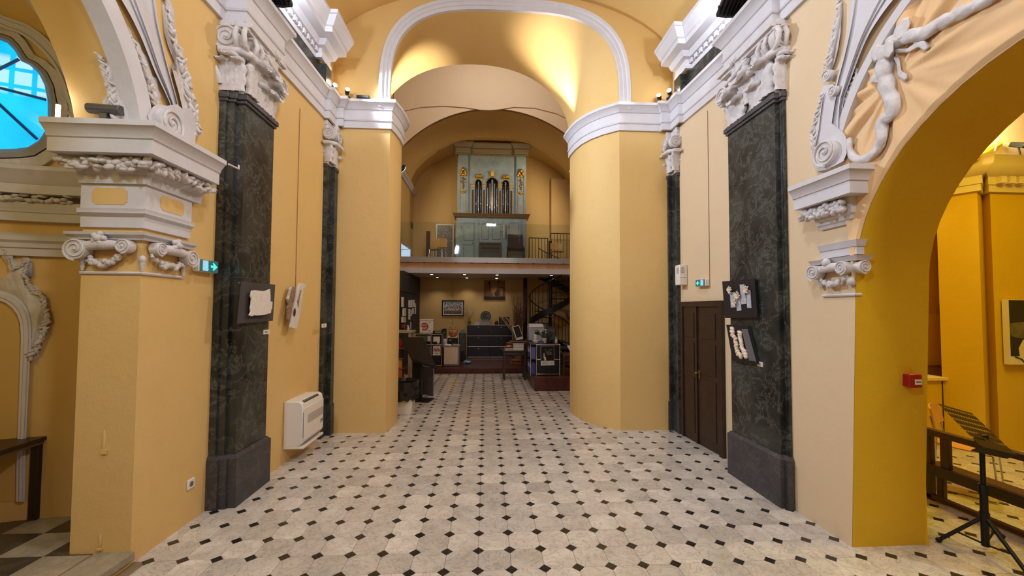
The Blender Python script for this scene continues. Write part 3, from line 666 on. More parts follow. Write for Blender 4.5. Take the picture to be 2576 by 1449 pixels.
# narrow pilasters in the corners beside the piers
def corner_pilaster(side, label, zc, zt):
    s = -side; T = trim(label); wf = wl if side < 0 else wr; y0, y1 = 5.63, ey(0)-.03; xa = wf(5.7); d = .045
    P = [(xa-s*.02, y0), (xa+s*d, y0), (xa+s*d, y1-.05), (xa+s*.10, y1-.05), (xa+s*.10, y1+.1), (xa-s*.02, y1+.1)]
    g = B(); g.prism([(x, y, .42) for x, y in P], (0, 0, zc-.42)); g.obj('shaft', GRM, T, smooth=0)
    C = V((xa+s*.05, (y0+y1)/2, 0)); E = [(C.x+(x-C.x)*1.25, C.y+(y-C.y)*1.1) for x, y in P]
    g = B(); g.prism([(x, y, 0) for x, y in E], (0, 0, .42)); g.obj('plinth', GRD, T, smooth=0)
    g = B(); g.prism([(x, y, zc-.05) for x, y in E], (0, 0, .05)); g.obj('necking', GRD, T, smooth=0, bevel=.004)
    H = zt-zc; xf = xa+s*.10
    g = B(); k = [(C.x+(x-C.x)*.95, C.y+(y-C.y)*.95) for x, y in P]; g.prism([(x, y, zc) for x, y in k], (0, 0, H*.8)); g.obj('capital_bell', STO, T)
    g = B(); g.prism([(C.x+(x-C.x)*1.35, C.y+(y-C.y)*1.2, zc+H*.88) for x, y in P], (0, 0, H*.12)); g.prism([(C.x+(x-C.x)*1.2, C.y+(y-C.y)*1.1, zc+H*.80) for x, y in P], (0, 0, H*.09)); g.obj('abacus', STO, T, bevel=.006)
    g = B(); volute(g, (xa+s*.07, y0-.05, zc+H*.66), (0, -1, 0), H*.13, .07, s); g.obj('volute', STO, T, smooth=50)
    g = B(); volute(g, (xa+s*.16, y1-.06, zc+H*.66), (s, 0, 0), H*.13, .08, -s); g.obj('volute', STO, T, smooth=50)
    g = B(); g.tube([(xa-s*.01, y0-.03, zc+H*.47), (xa+s*.09, y0-.03, zc+H*.46), (xa+s*.15, y0+.03, zc+H*.47), (xa+s*.16, y1, zc+H*.47)], .028, 9); g.obj('roll', STO, T, smooth=50)
    for b0, o_, ww in (((xa+s*.05, y0, zc+H*.04), (0, -1, 0), .12), ((xa+s*.10, (y0+y1)/2+.03, zc+H*.04), (s, 0, 0), .14)):
        g = B(); leaf(g, b0, (0, 0, 1), o_, ww, H*.40, .9); g.obj('acanthus_leaf', STO, T, smooth=60)
    g = B(); g.ell((xa-s*.02, y0-.02, zc+H*.26), (.03, .03, .025)); g.ell((xf+s*.04, y1, zc+H*.24), (.03, .03, .025)); g.obj('leaf_tip', STO, T)
corner_pilaster(-1, 'narrow dark marble corner pilaster beside the left pier', 3.73, ZL)
corner_pilaster(1, 'narrow dark marble corner pilaster beside the right pier', 3.74, ZR)
# white archivolt round the passage vault
T = trim('white moulded archivolt framing the passage vault')
g = B(); P = [V((p.x, 0, p.z)) for p in ploop(0, 60)]; P = [V((P[0].x, 0, ZL+.30))]+P+[V((P[-1].x, 0, ZR+.30))]
pr = [(-.0, -.02), (-.0, .045), (.05, .045), (.055, .06), (.10, .06), (.11, .08), (.15, .085), (.165, .05), (.165, -.02)]
g.sweep(P, pr, (0, -1, 0), cap=True)
g.v = [(x, y+ey(x), z) for x, y, z in g.v]; g.obj('archivolt', STU, T, smooth=30)
T = trim('white string moulding on both side walls of the organ gallery')
sp = [(0, 0), (.05, 0), (.06, .03), (.09, .06), (.13, .10), (.13, .15), (0, .15)]
g = B(); g.sweep([(VX0, 11.0, VS-.08), (VX0, 14.19, VS-.08)], [(-a, b) for a, b in sp], (0, 0, 1)); g.obj('string_moulding', STU, T, smooth=28)
g = B(); g.sweep([(VX1, 11.0, VS-.08), (VX1, 13.97, VS-.08)], sp, (0, 0, 1)); g.obj('string_moulding', STU, T, smooth=28)

# ---------------------------------------------------------------- left chapel pier: entablature blocks and capital
def LX_(x, y, o=0): return PX(x, y, LX+o)
def corner_path(x0, y1, xa=-2.79): return [(LX, y1), (LX, 2.985), (xa, 2.985)]
T = trim('white stucco entablature block on the left chapel pier')
def blk(name, y1, xa, prof, m=STU, lab=None, sm=28):
    g = B(); g.sweep([(LX, y1, 0), (LX, 2.982, 0), (xa, 2.982, 0)][::-1], [(-a, b) for a, b in prof], (0, 0, 1)); return g.obj(name, m, T, smooth=sm, label=lab)
# path runs from the chapel side round the corner to the nave side; outward is on the right
blk('cornice', 3.47, -2.86, [(0, 2.765), (.19, 2.765), (.19, 2.855), (.20, 2.862), (.205, 2.885), (.235, 2.925), (.245, 2.93), (.245, 2.965), (0, 2.975)])
blk('bed_moulding', 3.47, -2.79, [(0, 2.60), (.05, 2.60), (.055, 2.62), (.06, 2.66), (.09, 2.70), (.10, 2.765), (0, 2.765)])
g = B()
rnd = random.Random(5)
for i in range(34):     # carved leaf garland under the cornice
    t = i/33
    p = V((LX+.125, 3.47-.62*t/.5, 2.715)) if t < .5 else V((LX+.125-.55*(t-.5)/.5, 2.86, 2.715))
    for q in range(3): g.ell(p+V((rnd.uniform(-.015, .02), rnd.uniform(-.015, .015), rnd.uniform(-.035, .035))), (.042, .026, .016), Matrix.Rotation(rnd.uniform(0, 3), 3, 'X') @ Matrix.Rotation(rnd.uniform(0, 3), 3, 'Z'), 6, 4)
g.obj('leaf_garland', STO, T, smooth=130)
blk('frieze', 3.40, -2.79, [(0, 2.425), (.03, 2.425), (.03, 2.60), (0, 2.60)])
blk('architrave', 3.40, -2.79, [(0, 2.30), (.025, 2.30), (.025, 2.375), (.035, 2.38), (.055, 2.395), (.055, 2.41), (.06, 2.425), (0, 2.425)])
def oct_panel(c, u, hw, hh, n):
    u = V(u); k = hh*.35; c = V(c)
    P = [(-hw+k, -hh), (hw-k, -hh), (hw-k*.8, -hh+k*.5), (hw, -hh+k), (hw, hh-k), (hw-k*.8, hh-k*.5), (hw-k, hh), (-hw+k, hh), (-hw+k*.8, hh-k*.5), (-hw, hh-k), (-hw, -hh+k), (-hw+k*.8, -hh+k*.5)]
    return B().prism([c+u*a+V((0, 0, b)) for a, b in P], V(n)*.004)
oct_panel((LX+.029, 3.20, 2.515), (0, 1, 0), .115, .055, (1, 0, 0)).obj('frieze_panel', PLA, T, label='small yellow eight-sided frieze panel', smooth=0)
oct_panel((-2.60, 2.953, 2.515), (1, 0, 0), .115, .058, (0, -1, 0)).obj('frieze_panel', PLA, T, label='small yellow eight-sided frieze panel', smooth=0)
blk('abacus', 3.43, -2.86, [(0, 2.215), (.03, 2.215), (.035, 2.23), (.06, 2.245), (.065, 2.262), (0, 2.265)])
blk('astragal', 3.36, -2.79, [(0, 1.975), (.014, 1.975), (.02, 1.985), (.014, 1.995), (0, 1.997)])
for c, n, r, sg in (((LX+.075, 3.36, 2.135), (1, 0, 0), .065, 1), ((LX+.075, 3.06, 2.165), (1, 0, 0), .05, -1), ((-2.47, 2.905, 2.165), (0, -1, 0), .05, 1), ((-2.77, 2.905, 2.14), (0, -1, 0), .072, -1)):
    g = B(); volute(g, c, n, r, .06, sg); g.obj('volute', STO, T, smooth=50)
g = B(); g.tube([(LX+.05, 3.31, 2.165), (LX+.055, 3.20, 2.175), (LX+.05, 3.09, 2.175)], [.03, .038, .03], 10); g.tube([(-2.52, 2.935, 2.175), (-2.62, 2.925, 2.175), (-2.74, 2.935, 2.165)], [.03, .038, .03], 10); g.obj('scroll_roll', STO, T, smooth=50)
for c, o_ in (((LX+.075, 3.20, 2.215), (1, 0, 0)), ((-2.62, 2.905, 2.215), (0, -1, 0))):
    g = B(); g.ell(c, (.032, .032, .03)); 
    for k in range(5): a = 2*pi*k/5; t_ = V((0, 1, 0)) if o_[0] else V((1, 0, 0)); g.ell(V(c)+(t_*cos(a)+V((0, 0, 1))*sin(a))*.032, (.02, .02, .02))
    g.obj('rosette', STO, T, smooth=60)
g = B(); swag(g, (LX+.03, 3.33, 2.10), (LX+.03, 3.03, 2.11), .055, 9, .026, (1, 0, 0), 3); g.obj('swag', STO, T, smooth=130)
g = B(); swag(g, (-2.50, 2.955, 2.11), (-2.75, 2.955, 2.10), .055, 9, .027, (0, -1, 0), 4); g.obj('swag', STO, T, smooth=130)
g = B()
for p in ((LX+.02, 3.345, 2.055), (LX+.015, 2.97, 2.06), (-2.77, 2.965, 2.06)): g.cyl(V(p), V(p)+V((0, 0, -.06)), .018, .008, 8); g.ell(V(p)+V((0, 0, .02)), (.022, .022, .03))
g.obj('tassel', STO, T, smooth=60)

# ---------------------------------------------------------------- left chapel arch: bands, volute, flame ornaments
def PI_(x, y, off=0.0):     # pixel -> soffit of the left arch
    d = ray(x, y); r = 1.316-off; oy, oz = -1.6, EYE.z-2.75
    a = d.y**2+d.z**2; b_ = 2*(oy*d.y+oz*d.z); c = oy*oy+oz*oz-r*r
    return EYE+d*((-b_+sqrt(max(0, b_*b_-4*a*c)))/2/a)
T = trim('white stucco archivolt and flame ornaments over the left chapel arch')
def ring(r0, r1, x0, x1, yc, zc, a0, a1, n=40):
    g = B(); L = [[V((x, yc+r*cos(a0+(a1-a0)*i/n), zc+r*sin(a0+(a1-a0)*i/n))) for x, r in ((x0, r0), (x1, r0), (x1, r1), (x0, r1))] for i in range(n+1)]
    g.loft([l+[l[0]] for l in L]); g.add(L[0], [[0, 1, 2, 3]]); g.add(L[-1], [[0, 1, 2, 3]]); return g
ring(1.30, 1.415, LX-.075, LX+.045, 1.6, 2.75, .14, pi-.14).obj('inner_band', STU, T)
ext = lambda pts, k=1.0: list(pts)+[(pts[-1][0]+(pts[-1][0]-pts[-2][0])*k, pts[-1][1]+(pts[-1][1]-pts[-2][1])*k)]
Lb = smoothline([(440, 345), (432, 275), (414, 230), (388, 175), (360, 105), (335, 52), (306, 0), (262, -70), (210, -140)], 26)
Rb = smoothline([(462, 345), (453, 285), (440, 230), (424, 170), (412, 120), (398, 55), (392, 0), (384, -80), (372, -170)], 26)
g = B(); band(g, Lb, Rb, LX_, .04, 0, [(.10, 0), (.14, -.012), (.24, -.012), (.27, .0), (.36, 0), (.40, .014), (.52, .014), (.56, -.006), (.90, -.006), (.94, .01), (.98, .01)]); g.obj('moulded_band', STU, T, smooth=30)
g = B(); relief(g, [(378, 322), (372, 290), (385, 268), (400, 262), (420, 266), (445, 262), (462, 276), (480, 270), (492, 300), (494, 335), (490, 362), (478, 372), (440, 352), (400, 332)], LX_, .053); g.obj('console_block', STU, T)
g = B(); volute(g, LX_(433, 311, .10), (1, 0, 0), .105, .07, 1, 2.0); g.obj('volute', STO, T, smooth=50)
def flame(name, outline, line, wmax, seed, fn=LX_, th=.018, off=.024, n=26, lab=None):
    g = B(); relief(g, outline, fn, th, taper=.12); bumps(g, line, fn, (wmax, wmax*.45), n, seed, off); bumps(g, line, fn, (wmax*.8, wmax*.35), int(n*.8), seed+9, off*.9, .6, 1.3); return g.obj(name, STO, T, smooth=130, label=lab)
flame('flame_ornament', [(380, 270), (372, 240), (360, 205), (338, 150), (318, 68), (326, 72), (334, 95), (350, 105), (356, 125), (370, 142), (378, 170), (386, 195), (398, 200), (400, 230), (408, 245), (396, 262)], [(388, 262), (382, 230), (368, 185), (352, 140), (336, 105), (322, 75)], .035, 11)
flame('flame_ornament', [(480, 362), (492, 330), (496, 300), (490, 262), (482, 225), (472, 200), (470, 165), (460, 140), (462, 122), (448, 112), (444, 85), (438, 60), (438, 25), (430, 5), (412, -20), (407, 20), (410, 60), (412, 80), (420, 110), (430, 135), (438, 155), (430, 172), (446, 205), (458, 240), (462, 280), (465, 330)], [(484, 352), (488, 310), (482, 262), (470, 215), (460, 175), (445, 130), (432, 90), (428, 50), (420, 0), (415, -20)], .05, 12, n=36)
g = B(); band(g, smoothline([(434, 176), (440, 200), (450, 235), (462, 285)], 10), smoothline([(444, 180), (452, 205), (462, 240), (474, 285)], 10), LX_, .034); g.obj('scroll_strap', STO, T)

# ---------------------------------------------------------------- apse: cornice bands, ribs, window, arched frame, flame on the inner arch
T = trim('curved white cornice bands round the left chapel apse')
def aband(name, prof, m=STU):
    g = B(); P = apath(0)[:-14]; g.sweep(P, [(-a, b) for a, b in prof] if False else prof, (0, 0, 1)); return g.obj(name, m, T, smooth=30)
aband('upper_cornice', [(0, 2.63), (.12, 2.63), (.12, 2.70), (.13, 2.71), (.15, 2.75), (.19, 2.80), (.19, 2.83), (.10, 2.86), (0, 2.88)])
g = B(); rnd = random.Random(8)
for i in range(90):
    p = apse(0.02+.6*i/89, .09, 2.60)
    for q in range(2): g.ell(p+V((rnd.uniform(-.012, .012), rnd.uniform(-.012, .012), rnd.uniform(-.028, .028))), (.036, .02, .016), Matrix.Rotation(rnd.uniform(0, 3), 3, 'Z'), 6, 4)
g.obj('leaf_garland', STO, T, smooth=130)
aband('lower_fascia', [(0, 2.425), (.05, 2.425), (.05, 2.49), (.06, 2.495), (.065, 2.52), (.08, 2.55), (.08, 2.57), (0, 2.59)])
aband('base_band', [(0, 2.15), (.035, 2.15), (.035, 2.21), (.05, 2.215), (.05, 2.25), (.07, 2.27), (.07, 2.30), (.03, 2.33), (0, 2.335)])
T = trim('white ribs and frame mouldings round the chapel window')
g = B()
o1 = smoothline([(-120, -40), (0, 36), (60, 58), (110, 90), (155, 140), (190, 200), (212, 260), (228, 322)], 22); o2 = smoothline([(-120, -5), (0, 66), (50, 85), (92, 115), (128, 155), (152, 200), (170, 260), (196, 322)], 22)
band(g, o1, o2, PA, .06, 0, [(.2, .0), (.3, -.02), (.7, -.02), (.8, 0)]); g.obj('lunette_band', STU, T, smooth=30)
g = B(); band(g, smoothline([(70, -30), (120, 30), (170, 100), (215, 190), (240, 260), (262, 322)], 18), smoothline([(30, -40), (80, 20), (130, 85), (172, 140), (200, 200), (228, 300)], 18), PA, .05); g.obj('vault_rib', STU, T, smooth=30)
g = B(); band(g, smoothline([(128, -40), (145, 0), (185, 70), (222, 150), (243, 220), (256, 290)], 18), smoothline([(85, -40), (100, 0), (140, 65), (185, 145), (214, 205), (234, 280)], 18), PA, .09); g.obj('vault_rib', STU, T, smooth=30)
flame('flame_ornament', [(275, 322), (262, 290), (258, 255), (268, 240), (270, 215), (256, 190), (250, 160), (242, 132), (252, 140), (262, 152), (275, 160), (283, 180), (288, 205), (292, 215), (300, 240), (312, 250), (318, 270), (326, 285), (330, 322)], [(300, 318), (292, 285), (285, 250), (275, 215), (264, 180), (248, 140)], .04, 13, fn=PI_, n=34)
flame('leaf_scroll', [(168, 280), (172, 255), (166, 225), (175, 212), (195, 208), (200, 220), (190, 230), (205, 245), (208, 270), (200, 285), (186, 300), (172, 305)], [(176, 300), (185, 270), (180, 245), (182, 218)], .035, 15, fn=PA, n=14)
# window, mirrored about its own centre line
half = [(-55, 98), (-20, 99), (0, 101), (18, 108), (36, 126), (46, 143), (54, 154), (75, 164), (97, 184), (112, 214), (120, 255), (120, 300), (113, 330), (98, 353), (70, 370), (40, 374), (0, 375), (-55, 375)]
cxw = -55
outl = half+[(2*cxw-x, y) for x, y in half[::-1][1:-1]]
WIN = bpy.data.objects.new('window_1', None); COL.objects.link(WIN); struct(WIN, 'blue lobed window in the left chapel')
def mirror_pts(off):
    C = PA(cxw, 255, off); up = V((0, 0, 1)); R0 = PA(118, 255, off)-C; R0.z = 0
    out = []
    for x, y in outl:
        if x >= cxw: out.append(PA(x, y, off))
        else:
            q = PA(2*cxw-x, y, off)-C; h = V((q.x, q.y, 0)); ax = V((C.x-AX, C.y-AY, 0)); nr = V((ax.x/AA**2, ax.y/AB**2, 0)).normalized(); tg = V((-nr.y, nr.x, 0))
            out.append(C+nr*h.dot(nr)-tg*h.dot(tg)+V((0, 0, q.z)))
    return out
def ringpts(P, scale):
    c = sum(P, V())/len(P); return [c+(p-c)*scale for p in P]
Pw = mirror_pts(.012)
t = NT('blue_window_glass'); p_ = t.pos()
vt = t.n('ShaderNodeVectorRotate', rotation_type='Z_AXIS', i_Angle=radians(-38)); t.l(p_, vt.inputs[0])
sx = t.n('ShaderNodeSeparateXYZ'); t.l(vt.outputs[0], sx.inputs[0]); cb = t.n('ShaderNodeCombineXYZ'); t.l(sx.outputs[0], cb.inputs[0]); t.l(sx.outputs[2], cb.inputs[1])
bk_ = t.n('ShaderNodeTexBrick', offset=0.0, i_Scale=1.0); bk_.inputs['Color1'].default_value = (1, 1, 1, 1); bk_.inputs['Color2'].default_value = (.7, .7, .7, 1); bk_.inputs['Mortar'].default_value = (0, 0, 0, 1)  # bright rectangles of outside light are painted into the glass glow
bk_.inputs['Mortar Size'].default_value = .018; bk_.inputs['Mortar Smooth'].default_value = .3; bk_.inputs['Brick Width'].default_value = .125; bk_.inputs['Row Height'].default_value = .14; t.l(cb.outputs[0], bk_.inputs['Vector'])
msk = t.n('ShaderNodeMapRange'); msk.inputs[1].default_value = 3.42; msk.inputs[2].default_value = 3.46; t.l(sx.outputs[2], msk.inputs[0])
msk2 = t.n('ShaderNodeMapRange'); msk2.inputs[1].default_value = 3.76; msk2.inputs[2].default_value = 3.72; t.l(sx.outputs[2], msk2.inputs[0])
m1 = t.n('ShaderNodeMath', operation='MULTIPLY'); t.l(bk_.outputs[0], m1.inputs[0]); t.l(msk.outputs[0], m1.inputs[1]); m2 = t.n('ShaderNodeMath', operation='MULTIPLY'); t.l(m1.outputs[0], m2.inputs[0]); t.l(msk2.outputs[0], m2.inputs[1])
nz = t.n('ShaderNodeTexNoise', i_Scale=4.0, i_Detail=2); t.l(p_, nz.inputs[0]); m3 = t.n('ShaderNodeMath', operation='MULTIPLY', i_1=0.85); t.l(m2.outputs[0], m3.inputs[0])
cr = t.ramp(nz.outputs[0], [(.3, (.0, .50, 1.0, 1)), (.7, (.01, .70, 1.0, 1))]); mx = t.n('ShaderNodeMix', data_type='RGBA'); t.l(m3.outputs[0], mx.inputs[0]); t.l(cr, mx.inputs[6]); mx.inputs[7].default_value = (.62, .95, 1, 1)
t.l(mx.outputs[2], t.b.inputs['Emission Color']); t.b.inputs['Emission Strength'].default_value = 1.0; t.b.inputs['Base Color'].default_value = (.02, .2, .3, 1); t.b.inputs['Roughness'].default_value = .15
g = B(); P2 = ringpts(Pw, 1.06); c = sum(P2, V())/len(P2); n = len(P2); g.add(P2+[c], [[i, (i+1) % n, n] for i in range(n)]); g.obj('glass_pane', t.m, WIN, smooth=0, fix=False)
FRM = mat('window_frame_paint', rgb(150, 148, 158), .5)
g = B(); F = []
for sc, off in ((1.0, .012), (1.0, .05), (1.06, .075), (1.13, .07), (1.15, .03), (1.2, .025), (1.2, 0)): F.append(ringpts(mirror_pts(off), sc))
g.loft([l+[l[0]] for l in F]); g.obj('window_frame', FRM, WIN, smooth=40)
g = B(); F = []
for sc, off in ((1.15, .0), (1.15, .06), (1.30, .05), (1.33, .02), (1.33, 0)): F.append(ringpts(mirror_pts(off), sc))
g.loft([l+[l[0]] for l in F]); g.obj('stucco_surround', STO, WIN, smooth=40)
MUN = mat('muntin_blue', rgb(40, 90, 190), .4)
wc = sum(P2, V())/len(P2); wn = V((AX-wc.x, AY-wc.y, 0)); wn = V((-(wc.x-AX)/AA**2, -(wc.y-AY)/AB**2, 0)).normalized()
for k in (10, 6, 13, 0, 17, 27, 22, 31):
    e = Pw[k % len(Pw)]; g = B(); g.tube([wc+wn*.022, wc.lerp(e, .5)+wn*.03, e+wn*.03], .011, 6); g.obj('muntin', MUN, WIN)
# arched white frame with rocaille border on the apse wall
T = trim('ornate white rococo frame round the arched niche')
g = B()
inn = smoothline([(40, 1262), (42, 1150), (46, 1050), (50, 930), (52, 840), (48, 805), (36, 780), (18, 765), (0, 755), (-30, 752)], 26); out_ = smoothline([(62, 1262), (64, 1150), (68, 1050), (74, 930), (78, 850), (76, 800), (62, 765), (36, 742), (0, 730), (-30, 728)], 26)
mc = PA(-30, 800); mt = V((mc.x-AX, mc.y-AY, 0)); mt = V((-mt.y, mt.x, 0)).normalized()
def mirrored(o):      # the other half of the frame, beyond the edge of the picture
    me = o.data.copy(); q = o.copy(); q.data = me; COL.objects.link(q)
    for v in me.vertices: v.co = v.co-mt*2*(v.co-mc).dot(mt)
    me.flip_normals(); return q
band(g, inn, out_, PA, .035, 0, [(.25, .0), (.35, .01), (.7, .01), (.8, 0)]); mirrored(g.obj('frame_band', STU, T, smooth=30))
mirrored(flame('rocaille_border', [(70, 905), (78, 860), (78, 810), (62, 768), (30, 745), (0, 732), (0, 700), (20, 690), (25, 672), (10, 650), (0, 640), (0, 615), (18, 605), (30, 612), (28, 640), (45, 660), (60, 655), (55, 645), (72, 642), (82, 655), (82, 690), (70, 692), (60, 700), (66, 715), (90, 718), (105, 735), (116, 755), (124, 790), (122, 820), (116, 840), (100, 860), (92, 880), (80, 895), (98, 888), (100, 898), (86, 906)], [(78, 895), (104, 850), (118, 800), (108, 745), (75, 722), (60, 690), (72, 655), (30, 680), (10, 630)], .03, 21, fn=PA, th=.03, off=.038, n=60))
g = B()
NI = mat('niche_shade', rgb(200, 164, 92), .7)  # darker plate paints the shade of a niche recess; nothing is cut
relief(g, [(40, 1262), (42, 1150), (46, 1050), (50, 930), (51, 840), (47, 805), (36, 781), (18, 766), (0, 756), (-30, 753), (-48, 755), (-50, 1262)], PA, .006); mirrored(g.obj('niche_shade_panel', NI, T, smooth=0))

# ---------------------------------------------------------------- right arch: cornice bracket, capital, drapery, ribbon, bands
def RX_(x, y, o=0): return PX(x, y, RX-o)
T = trim('white stucco bracket cornice and capital on the right chapel pier')
def blkR(name, y1, prof, xa=2.90, y0=2.835):
    g = B(); g.sweep([(RX, y1, 0), (RX, y0, 0), (xa, y0, 0)], [(-a, b) for a, b in prof], (0, 0, 1)); return g.obj(name, STU, T, smooth=28)
blkR('cornice', 3.20, [(0, 2.585), (.16, 2.585), (.16, 2.67), (.17, 2.675), (.175, 2.70), (.20, 2.735), (.21, 2.74), (.21, 2.775), (0, 2.785)])
blkR('bed_moulding', 3.10, [(0, 2.40), (.02, 2.40), (.03, 2.42), (.045, 2.43), (.05, 2.455), (.065, 2.47), (.08, 2.585), (0, 2.585)])
g = B(); rnd = random.Random(6)
for i in range(22):
    p = V((RX-.10, 3.17-.38*i/21, 2.525))
    for q in range(3): g.ell(p+V((rnd.uniform(-.015, .01), rnd.uniform(-.012, .012), rnd.uniform(-.04, .04))), (.028, .03, .018), Matrix.Rotation(rnd.uniform(0, 3), 3, 'X'), 6, 4)
g.obj('leaf_garland', STO, T, smooth=130)
blkR('architrave', 3.10, [(0, 2.165), (.02, 2.165), (.02, 2.22), (.03, 2.225), (.04, 2.25), (.05, 2.27), (0, 2.275)], xa=2.76, y0=2.80)
blkR('abacus', 3.19, [(0, 2.12-.0), (.03, 2.12), (.04, 2.14), (.055, 2.155), (0, 2.16)], xa=2.80, y0=2.80)
for c, n, r, sg in (((RX-.075, 3.12, 2.055), (-1, 0, 0), .062, -1), ((RX-.075, 2.86, 2.07), (-1, 0, 0), .052, 1), ((RX+.02, 2.755, 2.07), (0, -1, 0), .05, -1)):
    g = B(); volute(g, c, n, r, .06, sg); g.obj('volute', STO, T, smooth=50)
g = B(); g.tube([(RX-.045, 3.07, 2.075), (RX-.05, 2.98, 2.085), (RX-.045, 2.89, 2.085)], [.03, .036, .03], 10); g.obj('scroll_roll', STO, T, smooth=50)
g = B(); g.ell((RX-.07, 2.99, 2.125), (.03, .032, .035)); g.obj('rosette', STO, T, smooth=60)
g = B(); swag(g, (RX-.03, 3.09, 2.01), (RX-.03, 2.85, 2.02), .06, 9, .026, (-1, 0, 0), 5); g.cyl((RX-.02, 3.10, 2.0), (RX-.02, 3.10, 1.93), .018, .012, 8); g.cyl((RX-.02, 2.83, 2.0), (RX-.02, 2.83, 1.94), .022, .03, 8); g.obj('swag', STO, T, smooth=130)
blkR('astragal', 3.10, [(0, 1.86), (.014, 1.86), (.02, 1.87), (.014, 1.88), (0, 1.882)], xa=2.76, y0=2.825)
T = trim('white stucco bands, ribbon and drapery over the right chapel arch')
DRP = plaster('drapery_plaster', rgb(226, 188, 140), rgb(230, 192, 146), rgb(220, 180, 130))
# stucco drapery: a rippled sheet between the arch edge and the white band
g = B(); N1, N2 = 64, 150; rows = []
def dr_out(t): a = .30+1.55*t; return (1.6+1.345*cos(a), 2.60+1.345*sin(a))
def dr_in(t): a = -.02+1.75*t; r = 1.2155; return (1.6+r*cos(a), 1.95+r*sin(a))
for j in range(N2+1):
    t = j/N2; row = []
    for i in range(N1+1):
        s = i/N1; yo, zo = dr_out(t); yi, zi = dr_in(t); y = yi+(yo-yi)*s; z = zi+(zo-zi)*s
        d = sqrt((y-2.47)**2+(z-3.30)**2); an = atan2(z-3.30, y-2.47)
        w = max(0, min(1, (d-.05)/.25))*max(.12, min(1, s*1.6+.1))
        rp = (1.1*sin(an*11+d*2.5)+.8*sin(an*19-d*3+1.0)+.35*sin(an*33+d*4+2))*.017*w*max(.3, 1.1-d*.5)
        row.append(V((RX-.022-rp if s > .02 else RX-.001, y, z)))
    rows.append(row)
g.loft(rows); g.obj('drapery', DRP, T, smooth=80, label='rippled pale yellow stucco drapery', fix=False)
ring(1.335, 1.40, RX+.02, RX-.05, 1.6, 2.60, .22, pi-.2).obj('inner_band', STU, T)
Lb = smoothline([(2088, 330), (2094, 260), (2104, 205), (2118, 150), (2130, 90), (2136, 40), (2139, 0), (2144, -70), (2150, -150)], 26)
Rb = smoothline([(2118, 330), (2122, 255), (2135, 215), (2160, 145), (2184, 90), (2212, 45), (2246, 0), (2300, -60), (2370, -130)], 26)
g = B(); band(g, Lb, Rb, RX_, .045, 0, [(.05, .01), (.10, .01), (.13, -.008), (.50, -.008), (.55, .014), (.66, .014), (.70, 0), (.78, 0), (.80, -.012), (.95, -.012)]); g.obj('moulded_band', STU, T, smooth=30)
g = B(); relief(g, [(2044, 405), (2040, 370), (2044, 330), (2052, 290), (2062, 240), (2072, 215), (2095, 212), (2108, 225), (2100, 260), (2092, 310), (2118, 330), (2128, 345), (2130, 385), (2122, 405), (2085, 425), (2055, 432)], RX_, .058); g.obj('console_block', STU, T)
g = B(); volute(g, RX_(2073, 384, .10), (-1, 0, 0), .10, .06, -1, 2.0); g.obj('volute', STO, T, smooth=50)
g = B(); volute(g, RX_(2092, 229, .085), (-1, 0, 0), .04, .04, 1, 1.5); volute(g, RX_(2078, 190, .07), (-1, 0, 0), .045, .04, -1, 1.5); g.obj('small_volute', STO, T, smooth=50)
flame('leaf_border', [(2060, 330), (2066, 280), (2072, 240), (2066, 232), (2052, 280), (2044, 330), (2042, 370), (2050, 380)], [(2048, 372), (2046, 330), (2056, 285), (2068, 238)], .03, 31, fn=RX_, th=.07, off=.075, n=16)
flame('leaf_garland', [(2076, 180), (2084, 140), (2086, 110), (2096, 70), (2104, 30), (2106, 0), (2118, 0), (2118, 40), (2116, 80), (2108, 130), (2100, 160), (2090, 185)], [(2084, 176), (2090, 140), (2096, 100), (2104, 60), (2110, 20), (2113, -30)], .034, 32, fn=RX_, th=.03, n=24)
flame('leaf_border', [(2112, 330), (2115, 290), (2125, 250), (2122, 235), (2140, 212), (2150, 190), (2156, 170), (2160, 185), (2155, 205), (2146, 225), (2132, 260), (2128, 300), (2122, 330)], [(2118, 325), (2120, 290), (2130, 245), (2144, 215), (2156, 178)], .028, 33, fn=RX_, th=.03, n=20)
# ribbon: bow, long twisted end, hanging loop, two tails
rb = lambda pts, n, w: (smoothline(pts, n), w)
def ribbon(name, pts, w0, w1, n=40, tw=9.0, off=.05):
    n *= 2; g = B(); L = smoothline(pts, n); P = [RX_(x, y, off+.004*sin(i*.5)) for i, (x, y) in enumerate(L)]
    R_ = [(w0+(w1-w0)*i/(n-1))*(1+.05*sin(i*.55)) for i in range(n)]; NN = 14; g.tube(P, R_, NN)
    for q in range(n):
        for k in range(NN):
            i_ = q*NN+k; v = V(g.v[i_]); g.v[i_] = tuple(P[q]+(v-P[q])*(1+.10*cos(4*2*pi*k/NN+q*.42)))
    g.v = [(RX-.02-(RX-.02-x)*.72, y, z) for x, y, z in g.v]; return g.obj(name, STO, T, smooth=70)
ribbon('ribbon_end', [(2235, 110), (2280, 92), (2320, 84), (2350, 66), (2390, 44), (2440, 20), (2490, -6), (2560, -50)], .045, .028, 46)
ribbon('ribbon_loop', [(2228, 120), (2222, 170), (2228, 215), (2240, 250), (2242, 285), (2218, 302), (2216, 330), (2214, 352), (2200, 380), (2176, 398), (2150, 398), (2136, 380), (2133, 350)], .058, .022, 54)
